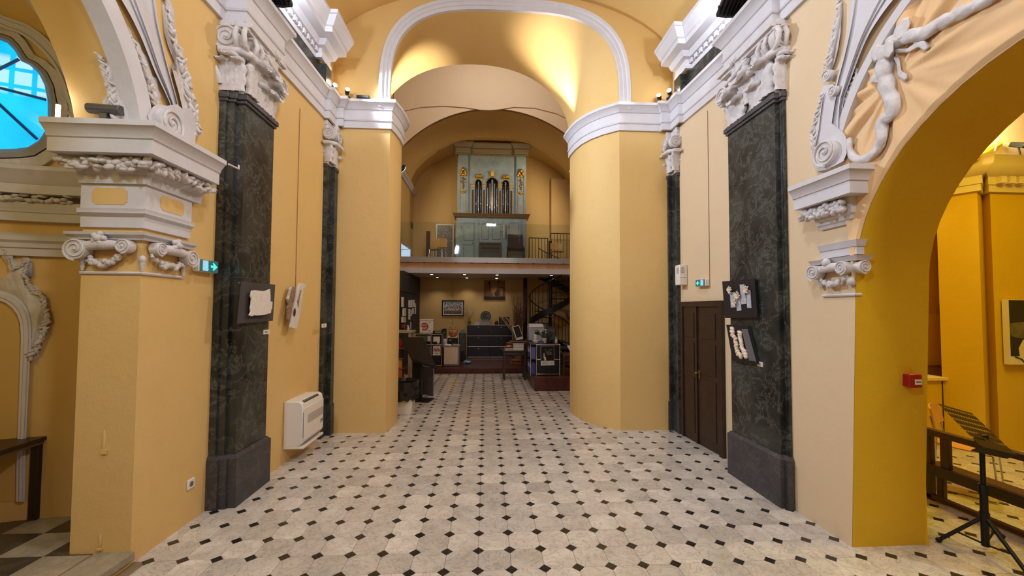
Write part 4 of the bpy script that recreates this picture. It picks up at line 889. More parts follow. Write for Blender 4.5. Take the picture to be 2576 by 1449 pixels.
for nm, o_, th in (('bow_loop', [(2240, 108), (2250, 72), (2270, 44), (2288, 40), (2292, 58), (2284, 84), (2262, 104)], .06), ('bow_loop', [(2232, 112), (2205, 110), (2190, 128), (2190, 150), (2200, 160), (2222, 140)], .065), ('bow_loop', [(2226, 158), (2205, 172), (2190, 195), (2190, 210), (2212, 214), (2222, 190)], .055), ('bow_knot', [(2218, 122), (2234, 96), (2250, 100), (2250, 128), (2236, 150), (2222, 146)], .085),
                   ('ribbon_tail', [(2244, 124), (2280, 122), (2306, 104), (2330, 98), (2346, 118), (2330, 130), (2312, 118), (2284, 134), (2248, 136)], .035), ('ribbon_tail', [(2242, 136), (2262, 140), (2268, 178), (2284, 188), (2286, 202), (2276, 208), (2258, 195), (2254, 160)], .035)):
    g = B(); relief(g, o_, RX_, th, .012, taper=.18); g.obj(nm, STO, T, smooth=50, bevel=.006)
# ================================================================ THINGS
def glow(name, col, s): return mat(name, (0.03, 0.05, 0.05, 1), emit=col, estr=s)
EMW = glow('lamp_white', (1, .97, .92, 1), 9.0); EMB = glow('lamp_cool', (.85, .92, 1, 1), 12.0)
SGR = glow('sign_green', (0.0, .10, .10, 1), .9); SGC = glow('sign_cyan', (.12, .85, .85, 1), 1.0); SGW = glow('sign_white', (.60, .72, .95, 1), .75)
# ---------------------------------------------------------------- exit signs
def exit_sign(label, x, y0, y1, z0, z1, s, arrow_far=True):
    """s = direction of the face along x"""
    L = y1-y0; H = z1-z0; t = thing('exit_sign', label, 'exit sign', (x, (y0+y1)/2, z0))
    g = B(); g.bb((0, -L/2, 0), (s*.055, L/2, H)); g.obj('housing', WHT, t, bevel=.006)
    g = B(); g.bb((s*.05, -L/2+.05*L, .02*H), (s*.062, L/2, .98*H)); g.obj('green_face', SGR, t, bevel=.004, label='green backlit face')
    f = s*.0625; e = s*.001
    P = lambda u, v: V((f, -L/2+L*u, H*v))
    g = B(); g.prism([P(.16, .08), P(.44, .08), P(.44, .92), P(.16, .92)], (e, 0, 0)); g.obj('door_symbol', SGW, t, smooth=0, label='white doorway symbol')
    g = B(); g.prism([P(.58, .40), P(.72, .40), P(.68, .18), P(.74, .18), P(.94, .5), P(.74, .82), P(.68, .82), P(.72, .60), P(.58, .60)], (e, 0, 0)); g.obj('arrow_symbol', SGC, t, smooth=0, label='pale arrow symbol')
    f = s*.064; g = B()
    g.cyl(P(.355, .77), P(.355, .77)+V((e, 0, 0)), .055*H, n=12)
    g.prism([P(.30, .66), P(.38, .66), P(.40, .40), P(.32, .38)], (e, 0, 0)); g.prism([P(.38, .64), P(.46, .50), P(.44, .46), P(.37, .57)], (e, 0, 0)); g.prism([P(.30, .64), P(.21, .56), P(.22, .50), P(.31, .57)], (e, 0, 0))
    g.prism([P(.33, .40), P(.24, .28), P(.15, .28), P(.15, .21), P(.27, .21), P(.38, .36)], (e, 0, 0)); g.prism([P(.36, .40), P(.41, .24), P(.37, .10), P(.41, .10), P(.46, .24), P(.41, .40)], (e, 0, 0))
    g.obj('running_figure', SGC, t, smooth=0, label='running figure symbol'); return t
a = PX(482, 668, LX); b_ = PX(531, 668, LX)
exit_sign('lit green exit sign beside the left marble pilaster', LX, a.y, b_.y, PX(500, 684, LX).z, PX(500, 653, LX).z, 1)
a = PX(1781, 711, 2.80); b_ = PX(1757, 711, 2.80); xs = wr((a.y+b_.y)/2)
exit_sign('small lit green exit sign above the dark door', xs, a.y, b_.y, PX(1770, 720, 2.8).z, PX(1770, 703, 2.8).z, -1)
# ---------------------------------------------------------------- wall socket, labels, intercom
p = PX(478, 1217, LX); t = thing('wall_socket', 'white wall socket low on the left wall beside the pilaster plinth', 'socket', p)
g = B(); g.bb((0, -.04, -.04), (.012, .04, .04)); g.obj('plate', WHT, t, bevel=.004); g = B(); g.cyl((.012, 0, 0), (.014, 0, 0), .022, n=16); g.obj('recess', GREY, t); g = B(); g.cyl((.014, 0, -.008), (.017, 0, -.008), .004, n=8); g.cyl((.014, 0, .008), (.017, 0, .008), .004, n=8); g.obj('pin_hole', INK, t)
def label_card(label, x, p, w, h, s):
    t = thing('label_card', label, 'label', (x, p.y, p.z)); g = B(); g.bb((0, -w/2, -h/2), (s*.008, w/2, h/2)); g.obj('card', WHT, t)
    g = B()
    for k in range(2): g.bb((s*.0082, -w*.35, h*(.12-.28*k)-.003), (s*.009, w*(.1+.1*k), h*(.12-.28*k)+.003))
    g.obj('print_line', GREY, t)
label_card('small white caption card on the left pilaster below the torn paper work', -2.203, PX(670, 835, -2.2), .11, .045, 1)
label_card('small white caption card on the narrow left corner pilaster', -2.123, PX(815, 819, -2.12), .14, .05, 1)
label_card('small white caption card on the right pilaster below the black panels', 2.650, PX(1913, 916, 2.65), .075, .045, -1)
p = PX(1727, 690, 2.74); t = thing('intercom', 'white plastic alarm box on the right corner beside the pier', 'alarm box', (wr(5.52), 5.52, p.z-.14))
g = B(); g.bb((0, -.07, 0), (-.11, .07, .28)); g.obj('case', WHT, t, bevel=.008)
g = B()
for k in range(6): g.bb((-.1105, -.05, .27-.03-.014*k), (-.1125, .02, .27-.035-.014*k))
for k in range(6): g.bb((-.095, -.0705, .27-.03-.014*k), (-.045, -.072, .27-.035-.014*k))
g.obj('grille', GREY, t); g = B(); g.bb((-.108, -.0705, .10), (-.01, -.0725, .104)); g.obj('seam', GREY, t)
# ---------------------------------------------------------------- air conditioner
y0 = PX(712, 1060, -2.26).y; y1 = PX(812, 1010, -2.05).y; xw_ = wl((y0+y1)/2); zb_ = PX(712, 1127, -2.25).z; zt_ = PX(722, 1008, -2.25).z; Lh = (y1-y0)/2; H = zt_-zb_
t = thing('air_conditioner', 'white floor air conditioner fixed low on the left wall', 'air conditioner', (xw_-.01, (y0+y1)/2, zb_))
D = .215; g = B()
pr = [(0, 0), (D*.75, 0), (D*.86, .02), (D, H*.10), (D, H*.86), (D*.94, H*.955), (D*.80, H), (0, H)]
g.prism([(x, -Lh, z) for x, z in pr], (0, 2*Lh, 0)); g.obj('casing', WHT, t, bevel=.012)
g = B(); g.bb((D, -Lh*.93, H*.13), (D+.008, Lh*.97, H*.84)); g.obj('front_panel', WHT, t, bevel=.006)
g = B()
for k in range(11): g.bb((D+.0085, -Lh*.62, H*(.47+.018*k)), (D+.0095, Lh*.97, H*(.47+.018*k)+.003))
g.obj('intake_slot', GREY, t)
g = B(); nn = V((H*.045, 0, D*.14)).normalized(); 
g.prism([(D*.83, -Lh*.80, H*.992), (D*.945, -Lh*.80, H*.955), (D*.945, Lh*.62, H*.955), (D*.83, Lh*.62, H*.992)], nn*.003); g.obj('outlet', BKP, t, label='black air outlet')
g = B(); g.tube([(D*.895, -Lh*.78, H*.98), (D*.895, Lh*.60, H*.98)], .006, 6); g.obj('outlet_vane', GREY, t)
g = B(); g.prism([(D*.955, -Lh*.70, H*.055), (D*.99, -Lh*.70, H*.095), (D*.99, Lh*.75, H*.095), (D*.955, Lh*.75, H*.055)], (.006, 0, -.002)); g.obj('lower_vent', GREY, t)
g = B(); g.bb((0, -Lh*1.0, -.02), (D*1.05, Lh*1.0, .004)); g.obj('base_tray', WHT, t, bevel=.004); g = B(); g.bb((D+.0005, -Lh*.975, H*.2), (D+.003, -Lh*.95, H*.76)); g.obj('side_slot', GREY, t)
text('04', .075, INK, t, frame((1, 0, 0)), (D+.009, Lh*.78, H*.33))
# ---------------------------------------------------------------- art works
def prism_px(pts, x, th, s):
    g = B(); g.prism([PX(a_, b2, x) for a_, b2 in pts], (s*th, 0, 0)); return g
bc = PX(640, 760, -2.18); t = thing('paper_relief', 'torn white paper sheet mounted on a dark grey board', 'artwork', bc)
def loc_(g, o): g.v = [tuple(V(v)-V(o)) for v in g.v]; return g
loc_(prism_px([(606, 708), (688, 716), (682, 807), (596, 814)], -2.185, .018, 1), bc).obj('grey_board', DGR, t, label='dark grey backing board', smooth=0)
tp = [(631, 731), (640, 730), (655, 732), (664, 732), (677, 727), (678, 745), (678, 758), (683, 759), (682, 777), (680, 778), (679, 787), (668, 791), (655, 793), (643, 794), (638, 793), (630, 796), (624, 793), (628, 785), (627, 775), (629, 765), (630, 752), (628, 745), (629, 737)]
loc_(prism_px(tp, -2.135, .012, 1), bc).obj('torn_paper', PAP, t, label='white torn paper sheet', smooth=0, bevel=.003)
g = B(); g.bb((-.035, -.01, .0), (.035, .01, .02)); g.v = [(x+.0, y, z) for x, y, z in g.v]; g.obj('spacer', DGR, t)
g = B(); g.cyl(PX(601, 711, -2.20)-bc, PX(601, 711, -2.18)-bc, .006, n=8); g.obj('hanging_pin', CHR, t)
xa = wl(4.9)+.055; bc = PX(742, 770, xa); t = thing('wood_relief', 'pale driftwood plank relief hanging on the yellow left wall', 'artwork', bc)
DRF = mat('driftwood', rgb(214, 206, 196), .75, col2=rgb(150, 122, 96), scale=14, bump=.3); DRB = mat('driftwood_brown', rgb(158, 122, 86), .7, col2=rgb(120, 90, 62), scale=18, bump=.3); PRW = mat('pale_painted_wood', rgb(216, 208, 198), .7, col2=rgb(200, 190, 178), scale=10, bump=.2)
loc_(prism_px([(728, 721), (744, 724), (744, 726), (728, 806), (720, 802), (720, 774), (724, 766), (719, 752), (724, 735)], xa-.02, .03, 1), bc).obj('back_plank', DRF, t, smooth=0, bevel=.003)
loc_(prism_px([(735, 722), (740, 723), (724, 807), (719, 803), (721, 785), (726, 765)], xa+.012, .02, 1), bc).obj('brown_slat', DRB, t, smooth=0, bevel=.003, label='brown weathered slat')
loc_(prism_px([(750, 712), (757, 713), (765, 717), (763, 722), (757, 727), (755, 750), (752, 766), (751, 777), (750, 781), (749, 795), (746, 800), (741, 824), (738, 828), (726, 824), (728, 813), (733, 783), (738, 760), (744, 730)], xa+.015, .03, 1), bc).obj('front_plank', PRW, t, smooth=0, bevel=.003)
g = B(); q = PX(741, 786, xa+.046)-bc; M = frame((1, 0, 0)); g.ell(q, (.03, .05, .004), M @ Matrix.Rotation(-.15, 3, 'Z'), 14, 6); g.obj('knot_hole', mat('knot_red', rgb(70, 24, 18), .6), t, label='dark red knot hole')
g = B(); g.tube([PX(756, 730, xa+.046)-bc, PX(753, 745, xa+.046)-bc, PX(749, 757, xa+.046)-bc, PX(750, 772, xa+.046)-bc], [.012, .012, .016, .006], 6); g.obj('bark_streak', DRB, t)
def wire(label, pts, r=.0035, m=None):
    g = B(); g.tube(pts, r, 5); return tag(g.obj('hanging_wire', m or mat('brass_wire', rgb(150, 110, 60), .5)), label, 'wire')
pw = [PX(744, 262, xa-.05), PX(743, 722, xa-.05)]; yv = pw[1].y; wire('thin picture wire hanging down the left wall above the driftwood', [(wl(yv)+.006, yv, pw[0].z), (wl(yv)+.006, yv, pw[1].z)])
yv = PX(1782, 500, 2.82).y; wire('thin picture wire hanging down the right wall beside the exit sign', [(wr(yv)-.006, yv, PX(1782, 276, 2.82).z), (wr(yv)-.006, yv, PX(1787, 705, 2.82).z)])
bc = PX(1866, 750, 2.63); t = thing('flower_panel', 'upper black square panel with white paper flowers and paper strips', 'artwork', bc)
PNL = mat('panel_black', rgb(16, 15, 20), .55)
loc_(prism_px([(1821, 708), (1903, 701), (1910, 799), (1828, 800)], 2.635, .02, -1), bc).obj('black_panel', PNL, t, smooth=0, label='black square panel')
STP = mat('printed_strip', rgb(196, 196, 202), .7, col2=rgb(150, 150, 158), scale=60)
for P4 in ([(1837, 735), (1850, 735), (1853, 773), (1840, 774)], [(1852, 745), (1862, 745), (1866, 781), (1855, 782)], [(1862, 716), (1873, 715), (1879, 764), (1866, 766)], [(1878, 730), (1888, 729), (1891, 775), (1881, 775)]):
    loc_(prism_px(P4, 2.612, .006, -1), bc).obj('paper_strip', STP, t, smooth=0, label='printed paper strip')
def flower(c, s, n, seed):
    g = B(); rnd = random.Random(seed); n_ = 8
    for k in range(n_):
        a_ = 2*pi*k/n_+rnd.uniform(-.2, .2); l_ = s*rnd.uniform(.8, 1.3); d = V((0, cos(a_), sin(a_))); o_ = V((-1, 0, 0))
        w_ = d.cross(o_)*s*.32; base = V(c); tip = base+d*l_+o_*s*.35; mid = base+d*l_*.55+o_*s*.55
        g.add([base, mid+w_, tip, mid-w_, mid-o_*s*.12], [[0, 1, 4], [0, 4, 3], [1, 2, 4], [4, 2, 3]])
    g.ell(V(c)+V((-s*.35, 0, 0)), (s*.25,)*3); return g
PET = mat('paper_petal', rgb(232, 218, 200), .7, col2=rgb(220, 196, 168), scale=30)
for i, (px, py) in enumerate([(1838, 729), (1880, 729), (1858, 743), (1850, 762)]):
    flower(PX(px, py, 2.60)-bc, .045, 8, i).obj('paper_flower', PET, t, smooth=0, fix=False)
bc = PX(1866, 862, 2.63); t = thing('paper_twist_panel', 'lower slanted black panel with twisted white paper and a text strip', 'artwork', bc)
loc_(prism_px([(1831, 817), (1886, 819), (1910, 916), (1847, 908)], 2.635, .018, -1), bc).obj('black_panel', PNL, t, smooth=0, label='black slanted panel')
TXS = NT('text_strip'); w_ = TXS.n('ShaderNodeTexWave', bands_direction='Z', i_Scale=95.0, i_Distortion=.8); TXS.l(TXS.pos(), w_.inputs[0]); TXS.l(TXS.ramp(w_.outputs[0], [(.45, (.02, .02, .02, 1)), (.6, (.22, .21, .22, 1))]), TXS.b.inputs['Base Color'])
loc_(prism_px([(1866, 828), (1881, 828), (1903, 910), (1885, 907)], 2.612, .003, -1), bc).obj('text_strip', TXS.m, t, smooth=0, label='strip of small printed text')
g = B(); rnd = random.Random(4)
for ln, w0 in (([(1842, 827), (1843, 842), (1850, 852), (1852, 868), (1854, 880), (1858, 890), (1864, 896)], .05), ([(1861, 836), (1862, 850), (1865, 862), (1866, 874), (1872, 884), (1876, 896)], .045)):
    for k, (x_, y_) in enumerate(smoothline(ln, 11)):
        c = PX(x_, y_, 2.60)-bc; M = Matrix.Rotation(rnd.uniform(0, 3), 3, 'X') @ Matrix.Rotation(rnd.uniform(-.6, .6), 3, 'Y')
        g.ell(c, (.022, w0*rnd.uniform(.5, .8), w0*rnd.uniform(.3, .5)), M, 8, 5)
g.obj('twisted_paper', PET, t, smooth=70, label='twisted white paper')
# ---------------------------------------------------------------- dark double door in the right wall
D1 = bpy.data.objects.new('door_1', None); COL.objects.link(D1); struct(D1, 'dark brown double door in the right wall')
zf = lambda z: z; yF = PX(1719, 900, 2.78).y; yN = PX(1821, 900, 2.83).y; zt = PX(1820, 756, 2.83).z
def DW(y, z, o): return V((wr(y)-o, y, z))
def slab(y0, y1, z0, z1, o0, o1):
    g = B(); P = [DW(y, z, o) for o in (o0, o1) for y, z in ((y0, z0), (y1, z0), (y1, z1), (y0, z1))]; g.add(P, [[0, 1, 2, 3], [7, 6, 5, 4], [0, 4, 5, 1], [1, 5, 6, 2], [2, 6, 7, 3], [3, 7, 4, 0]]); return g
g = slab(yF, yF-.05, 0, zt, 0, .045); g2 = slab(yN+.07, yN, 0, zt, 0, .045); g.add(g2.v, g2.f); g2 = slab(yF-.05, yN+.07, zt-.07, zt, 0, .045); g.add(g2.v, g2.f); g.obj('door_frame', DWD, D1, smooth=0)
ym = yF+(yN-yF)*.40
for nm, ya, yb, o in (('door_leaf', yF-.05, ym, .03), ('door_leaf', ym-.01, yN+.07, .022)):
    L = slab(ya, yb, 0.01, zt-.07, .0, o).obj(nm, DWD, D1, smooth=0)
    for za, zc in ((.12, .86), (.92, 1.32), (1.38, zt-.15)):
        h = ya+(yb-ya); slab(ya+(yb-ya)*.16, ya+(yb-ya)*.84, za, zc, o, o+.008).obj('leaf_panel', DWD, L, smooth=0, bevel=.004)
slab(ym+.02, ym-.02, .01, zt-.07, .02, .04).obj('cover_strip', DWD, D1, smooth=0)
g = B(); g.cyl(DW(ym-.06, .93, .02), DW(ym-.06, .93, .07), .012, n=10); g.ell(DW(ym-.06, .93, .075), (.016, .016, .016)); g.box(DW(ym-.06, .91, .027), (.008, .03, .11)); g.obj('door_knob', mat('brass', rgb(150, 120, 70), .4, .8), D1, label='worn brass knob')
# ---------------------------------------------------------------- flood lights and spots on the cornices
def flood(label, p, tgt, w=.34, h=.24):
    t = thing('flood_light', label, 'flood light', p); d = (V(tgt)-V(p)).normalized(); M = frame(d); c = V((0, 0, .13))
    g = B(); g.box(c, (w, h, .05), M); g.obj('lamp_body', BLK, t, bevel=.008)
    g = B(); g.box(c+d*.028, (w*.9, h*.86, .006), M); g.obj('glass', EMB, t, label='lit white glass')
    g = B()
    for k in range(7): g.box(c-d*.035+M @ V((w*(-.4+.133*k), 0, 0)), (.008, h*.8, .03), M)
    g.obj('cooling_fin', BLK, t)
    r_ = M @ V((1, 0, 0)); g = B(); g.tube([c+r_*w*.53, c+r_*w*.53+V((0, 0, -.11)), V((0, 0, .008))+r_*w*.3, V((0, 0, .008))-r_*w*.3, c-r_*w*.53+V((0, 0, -.11)), c-r_*w*.53], .009, 6); g.obj('bracket', BLK, t); return t
p = PX(692, 18, -2.10); flood('black flood light lying on the left cornice under the dentils', (-2.12, p.y, ZL+.385), (-2.15, p.y+.5, 5.9), .30, .20)
p = PX(1848, 30, 2.56); flood('black flood light lying on the right cornice under the dentils', (2.56, p.y, ZR+.385), (2.62, p.y+.5, 5.9), .30, .20)
def spot(label, p, tgt, m, r=.035):
    t = thing('spot_light', label, 'spot light', p); d = (V(tgt)-V(p)).normalized(); c = V((0, 0, .10))
    g = B(); g.cyl((0, 0, 0), (0, 0, .012), .045, n=14); g.cyl((0, 0, .012), (0, 0, .075), .012, n=8); g.obj('stem', BLK, t)
    g = B(); g.cyl(c-d*.05, c+d*.035, r*.8, r, 14); g.obj('lamp_head', BLK, t); g = B(); g.ell(c+d*.036, (r*.92, r*.92, r*.4), frame(d), 12, 6); g.obj('lens', m, t, label='lit round lens'); return t
zl = ZL+.385; zr = ZR+.385
spot('left of two small lit spots on the left pier cornice', (-2.12, 5.66, zl), (-1.2, 4.5, 5.0), EMB)
spot('right of two small lit spots on the left pier cornice', (-1.98, 5.77, zl), (-1.5, 4.6, 5.1), EMW)
spot('left of two small lit spots on the right pier cornice', (2.53, 5.72, zr), (1.8, 4.5, 5.2), EMW)
spot('right of two small lit spots on the right pier cornice', (2.62, 5.58, zr), (1.8, 4.4, 5.1), EMB)
t = thing('light_box', 'flat black transformer box on the left pier cornice', 'box', (-1.76, 5.80, zl)); g = B(); g.bb((-.09, -.05, 0), (.09, .05, .045)); g.obj('case', BLK, t, bevel=.008); g = B(); g.tube([(-.09, 0, .02), (-.14, 0, .015), (-.18, .01, .006)], .005, 6); g.obj('cable', BLK, t)
for lab, p, tg, q in (('black gallery lamp fixed to the left string moulding', PY(1012, 424, 11.5), (0, 13, 4.5), VX0), ('black gallery lamp fixed to the right string moulding', PY(1442, 434, 11.5), (.5, 13, 4.5), VX1)):
    t = thing('gallery_lamp', lab, 'lamp', p); d = (V(tg)-V(p)).normalized(); M = frame(d)
    g = B(); g.box((0, 0, 0), (.26, .15, .09), M); g.obj('lamp_body', BLK, t, bevel=.01); g = B(); g.box(d*.047, (.23, .12, .004), M); g.obj('glass', EMW, t); g = B(); g.tube([(0, 0, 0), (q-p.x, 0, 0)], .016, 8); g.obj('arm', BLK, t)
# ---------------------------------------------------------------- on the ledge of the left chapel pier
p = V((-2.555, 2.84, 2.972)); t = thing('ledge_flood_light', 'grey tubular flood light standing on the left chapel cornice', 'flood light', p)
GRL = mat('grey_lamp', rgb(92, 90, 90), .4, .4)
g = B(); g.cyl((-.105, 0, .105), (.105, 0, .095), .033, n=16); g.obj('lamp_body', GRL, t, bevel=.004); g = B(); g.box((0, 0, .035), (.045, .03, .07)); g.box((0, 0, .006), (.10, .07, .012)); g.obj('stand', GRL, t); g = B(); g.tube([(.05, .01, .06), (.07, .02, .03), (.085, .02, .006), (.13, .03, .004)], .004, 6); g.obj('cable', BLK, t)
t = thing('tube_lamp', 'short lit white tube lamp on the left chapel cornice', 'lamp', (-2.86, 2.85, 2.972)); g = B(); g.cyl((0, 0, .02), (0, 0, .125), .012, n=10); g.obj('tube', EMW, t, label='lit white tube'); g = B(); g.cyl((0, 0, 0), (0, 0, .02), .02, n=10); g.obj('socket', GREY, t)
t = thing('lamp_shade', 'small grey reflector beside the lit tube lamp', 'reflector', (-2.80, 2.90, 2.972)); g = B(); g.prism([(-.05, 0, 0), (.07, 0, 0), (.0, 0, .05), (-.04, 0, .075)], (0, .012, 0)); g.obj('plate', GRL, t); g = B(); g.bb((-.05, -.02, 0), (.07, .03, .006)); g.obj('foot', GRL, t)
p = PX(575, 413, -2.19); g = B(); g.tube([p, p+V((.01, .09, 0)), p+V((.012, .12, .0)), p+V((.012, .12, .035))], .008, 8); tag(g.obj('hook', STU), 'small white pipe hook at the right end of the left chapel cornice', 'hook')
# ---------------------------------------------------------------- dark table in the left chapel
t = thing('table', 'dark brown rectangular table standing in the left chapel', 'table', (0, 0, 0))
A_ = V((-3.30, 3.41, 0)); d1 = V((-1, 0.04, 0)).normalized(); d2 = V((0.02, -1, 0)).normalized()
pa = PZ(150, 1087, .72); pb = PZ(0, 1134, .72); ex = (pb-pa); ex.z = 0; ux = ex.normalized(); uy = V((ux.y, -ux.x, 0)); uy = uy if uy.x < 0 else -uy
TOPM = mat('table_top', rgb(64, 42, 26), .35, col2=rgb(50, 32, 20), scale=6)
t.location = (pa.x, pa.y, CHZ); Lr, Wr = 1.5, .55
g = B(); Q = [V((0, 0, 0)), ux*Lr, ux*Lr+uy*Wr, uy*Wr]; g.prism([q+V((0, 0, .61)) for q in Q], (0, 0, .03)); g.obj('table_top', TOPM, t, bevel=.004)
LEGM = mat('dark_leg', rgb(44, 30, 22), .5)
for i_, j_ in ((.12, .05), (Lr-.12, .05), (.12, Wr-.05), (Lr-.12, Wr-.05)):
    c = ux*i_+uy*j_; g = B(); g.box(c+V((0, 0, .305)), (.04, .055, .61), Matrix.Rotation(atan2(ux.y, ux.x), 3, 'Z')); g.obj('leg', LEGM, t, bevel=.003)
g = B(); g.prism([q*.94+(ux*Lr+uy*Wr)*.03+V((0, 0, .585)) for q in Q], (0, 0, .025)); g.obj('apron', mat('apron_grey', rgb(110, 92, 68), .6), t)
# ---------------------------------------------------------------- right chapel: alarm, music stand, pew, chairs, painting
p = PY(2282, 955, 2.855); t = thing('fire_alarm', 'red fire alarm call point on the ochre arch reveal', 'fire alarm', p)
g = B(); g.bb((-.045, -.05, -.045), (.045, .01, .045)); g.obj('housing', RED, t, bevel=.006); g = B(); g.bb((-.05, -.065, -.05), (.05, -.045, .05)); g.obj('cover', RED, t, bevel=.008); g = B(); g.bb((-.012, -.0665, -.026), (.042, -.0655, .012)); g.obj('press_label', WHT, t, label='white printed press label'); g = B(); g.bb((-.004, -.0675, -.009), (.034, -.0668, -.003)); g.obj('print_line', INK, t)
p = PZ(2480, 1395); t = thing('music_stand', 'black perforated music stand on a tripod in front of the pew', 'music stand', p)
zt = .80; g = B(); g.cyl((0, 0, .06), (0, 0, .46), .022, n=14); g.cyl((0, 0, .46), (0, 0, zt), .015, n=12); g.cyl((0, 0, .43), (0, 0, .50), .028, n=14); g.obj('column', BLK, t)
for (px, py) in ((2362, 1364), (2600, 1470), (2535, 1340)):
    f_ = PZ(px, py)-p; f_.z = .018; L_ = f_.length; f_ = f_ if L_ < .42 else f_*(.42/L_); f_.z = .018
    g = B(); g.tube([V((0, 0, .27)), f_], .013, 8); g.ell(f_, (.02, .02, .018)); L = g.obj('leg', BLK, t); m_ = V((0, 0, .27)).lerp(f_, .62); g = B(); g.tube([V((0, 0, .07)), m_], .007, 6); g.obj('strut', BLK, t)
g = B(); g.cyl((0, 0, .25), (0, 0, .30), .028, n=12); g.obj('collar', BLK, t)
A_ = EYE+ray(2372, 1013)*2.86; B_ = EYE+ray(2506, 1052)*3.12; D_ = EYE+ray(2462, 1102)*2.66; A_, B_, D_ = A_-p, B_-p, D_-p
eu = (B_-A_); ev = (D_-A_); Wd, Hd = .50, .34; c0 = V((0, 0, zt+.06)); eu = eu.normalized(); ev = (ev-eu*ev.dot(eu)).normalized(); nn = eu.cross(ev)
Mx = Matrix((eu, ev, nn)).transposed()
# perforated desk: a grid of cells, each a frame round an oblong hole
g = B(); NX, NY = 13, 7; th_ = .0015; org = c0-eu*Wd*.5-ev*Hd*.62
for i in range(NX):
    for j in range(NY):
        x0, x1, z0, z1 = Wd*i/NX, Wd*(i+1)/NX, Hd*j/NY, Hd*(j+1)/NY
        if j < 6 and not (4 < i < 8 and j > 4):
            a_, b2, c2, d2_ = x0+Wd/NX*.22, x1-Wd/NX*.22, z0+Hd/NY*.36, z1-Hd/NY*.34
            o4 = [(x0, z0), (x1, z0), (x1, z1), (x0, z1)]; i4 = [(a_, c2), (b2, c2), (b2, d2_), (a_, d2_)]
            g.add([org+eu*u+ev*v for u, v in o4+i4], [[0, 1, 5, 4], [1, 2, 6, 5], [2, 3, 7, 6], [3, 0, 4, 7]])
        else: g.add([org+eu*u+ev*v for u, v in ((x0, z0), (x1, z0), (x1, z1), (x0, z1))], [[0, 1, 2, 3]])
g.obj('desk_plate', BLK, t, smooth=0, fix=False, label='perforated black desk plate')
g = B(); g.box(org+eu*Wd*.5+ev*Hd-nn*.0, (Wd, .012, .012), Mx); g.box(org+eu*Wd*.5+ev*(Hd+.0)+nn*.03, (Wd, .006, .06), Mx); g.obj('desk_lip', BLK, t)
g = B(); g.box(c0-V((0, 0, .035)), (.05, .05, .06)); g.obj('tilt_clamp', BLK, t)
pA = PZ(2340, 1255); pB = V((pA.x-.04, 2.0, 0)); PWD = mat('pew_wood', rgb(74, 40, 20), .38, col2=rgb(54, 28, 14), scale=8)
t = thing('pew', 'low dark wooden pew rail behind the music stand', 'pew', (pA.x, 2.85, 0)); Ln = .95
za, zb2 = PX(2345, 1082, pA.x).z, PX(2345, 1172, pA.x).z
g = B(); g.bb((-.03, -Ln, za-.045), (.04, Ln*.82, za+.01)); g.obj('top_rail', PWD, t, bevel=.006)
g = B(); g.bb((-.02, -Ln, zb2-.01), (.15, Ln*.82, zb2+.02)); g.obj('seat', PWD, t, bevel=.006); g = B(); g.bb((-.03, -Ln, zb2-.075), (.0, Ln*.82, zb2+.02)); g.obj('front_rail', DWD, t, bevel=.004)
g = B(); g.bb((-.02, -Ln, .015), (.03, Ln*.82, .055)); g.obj('foot_rail', PWD, t, bevel=.004)
for y_ in (.60, .02, -.60): g = B(); g.bb((-.015, y_-.035, zb2+.02), (.025, y_+.035, za-.045)); g.obj('post', PWD, t, bevel=.004)
for y_ in (Ln*.78, -Ln+.05): g = B(); g.bb((-.02, y_-.03, 0), (.03, y_+.03, za-.04)); g.bb((.10, y_-.03, 0), (.14, y_+.03, zb2)); g.obj('leg', PWD, t, bevel=.004)
OAK2 = mat('beech_ply', rgb(214, 158, 78), .4, col2=rgb(200, 142, 64), scale=6)
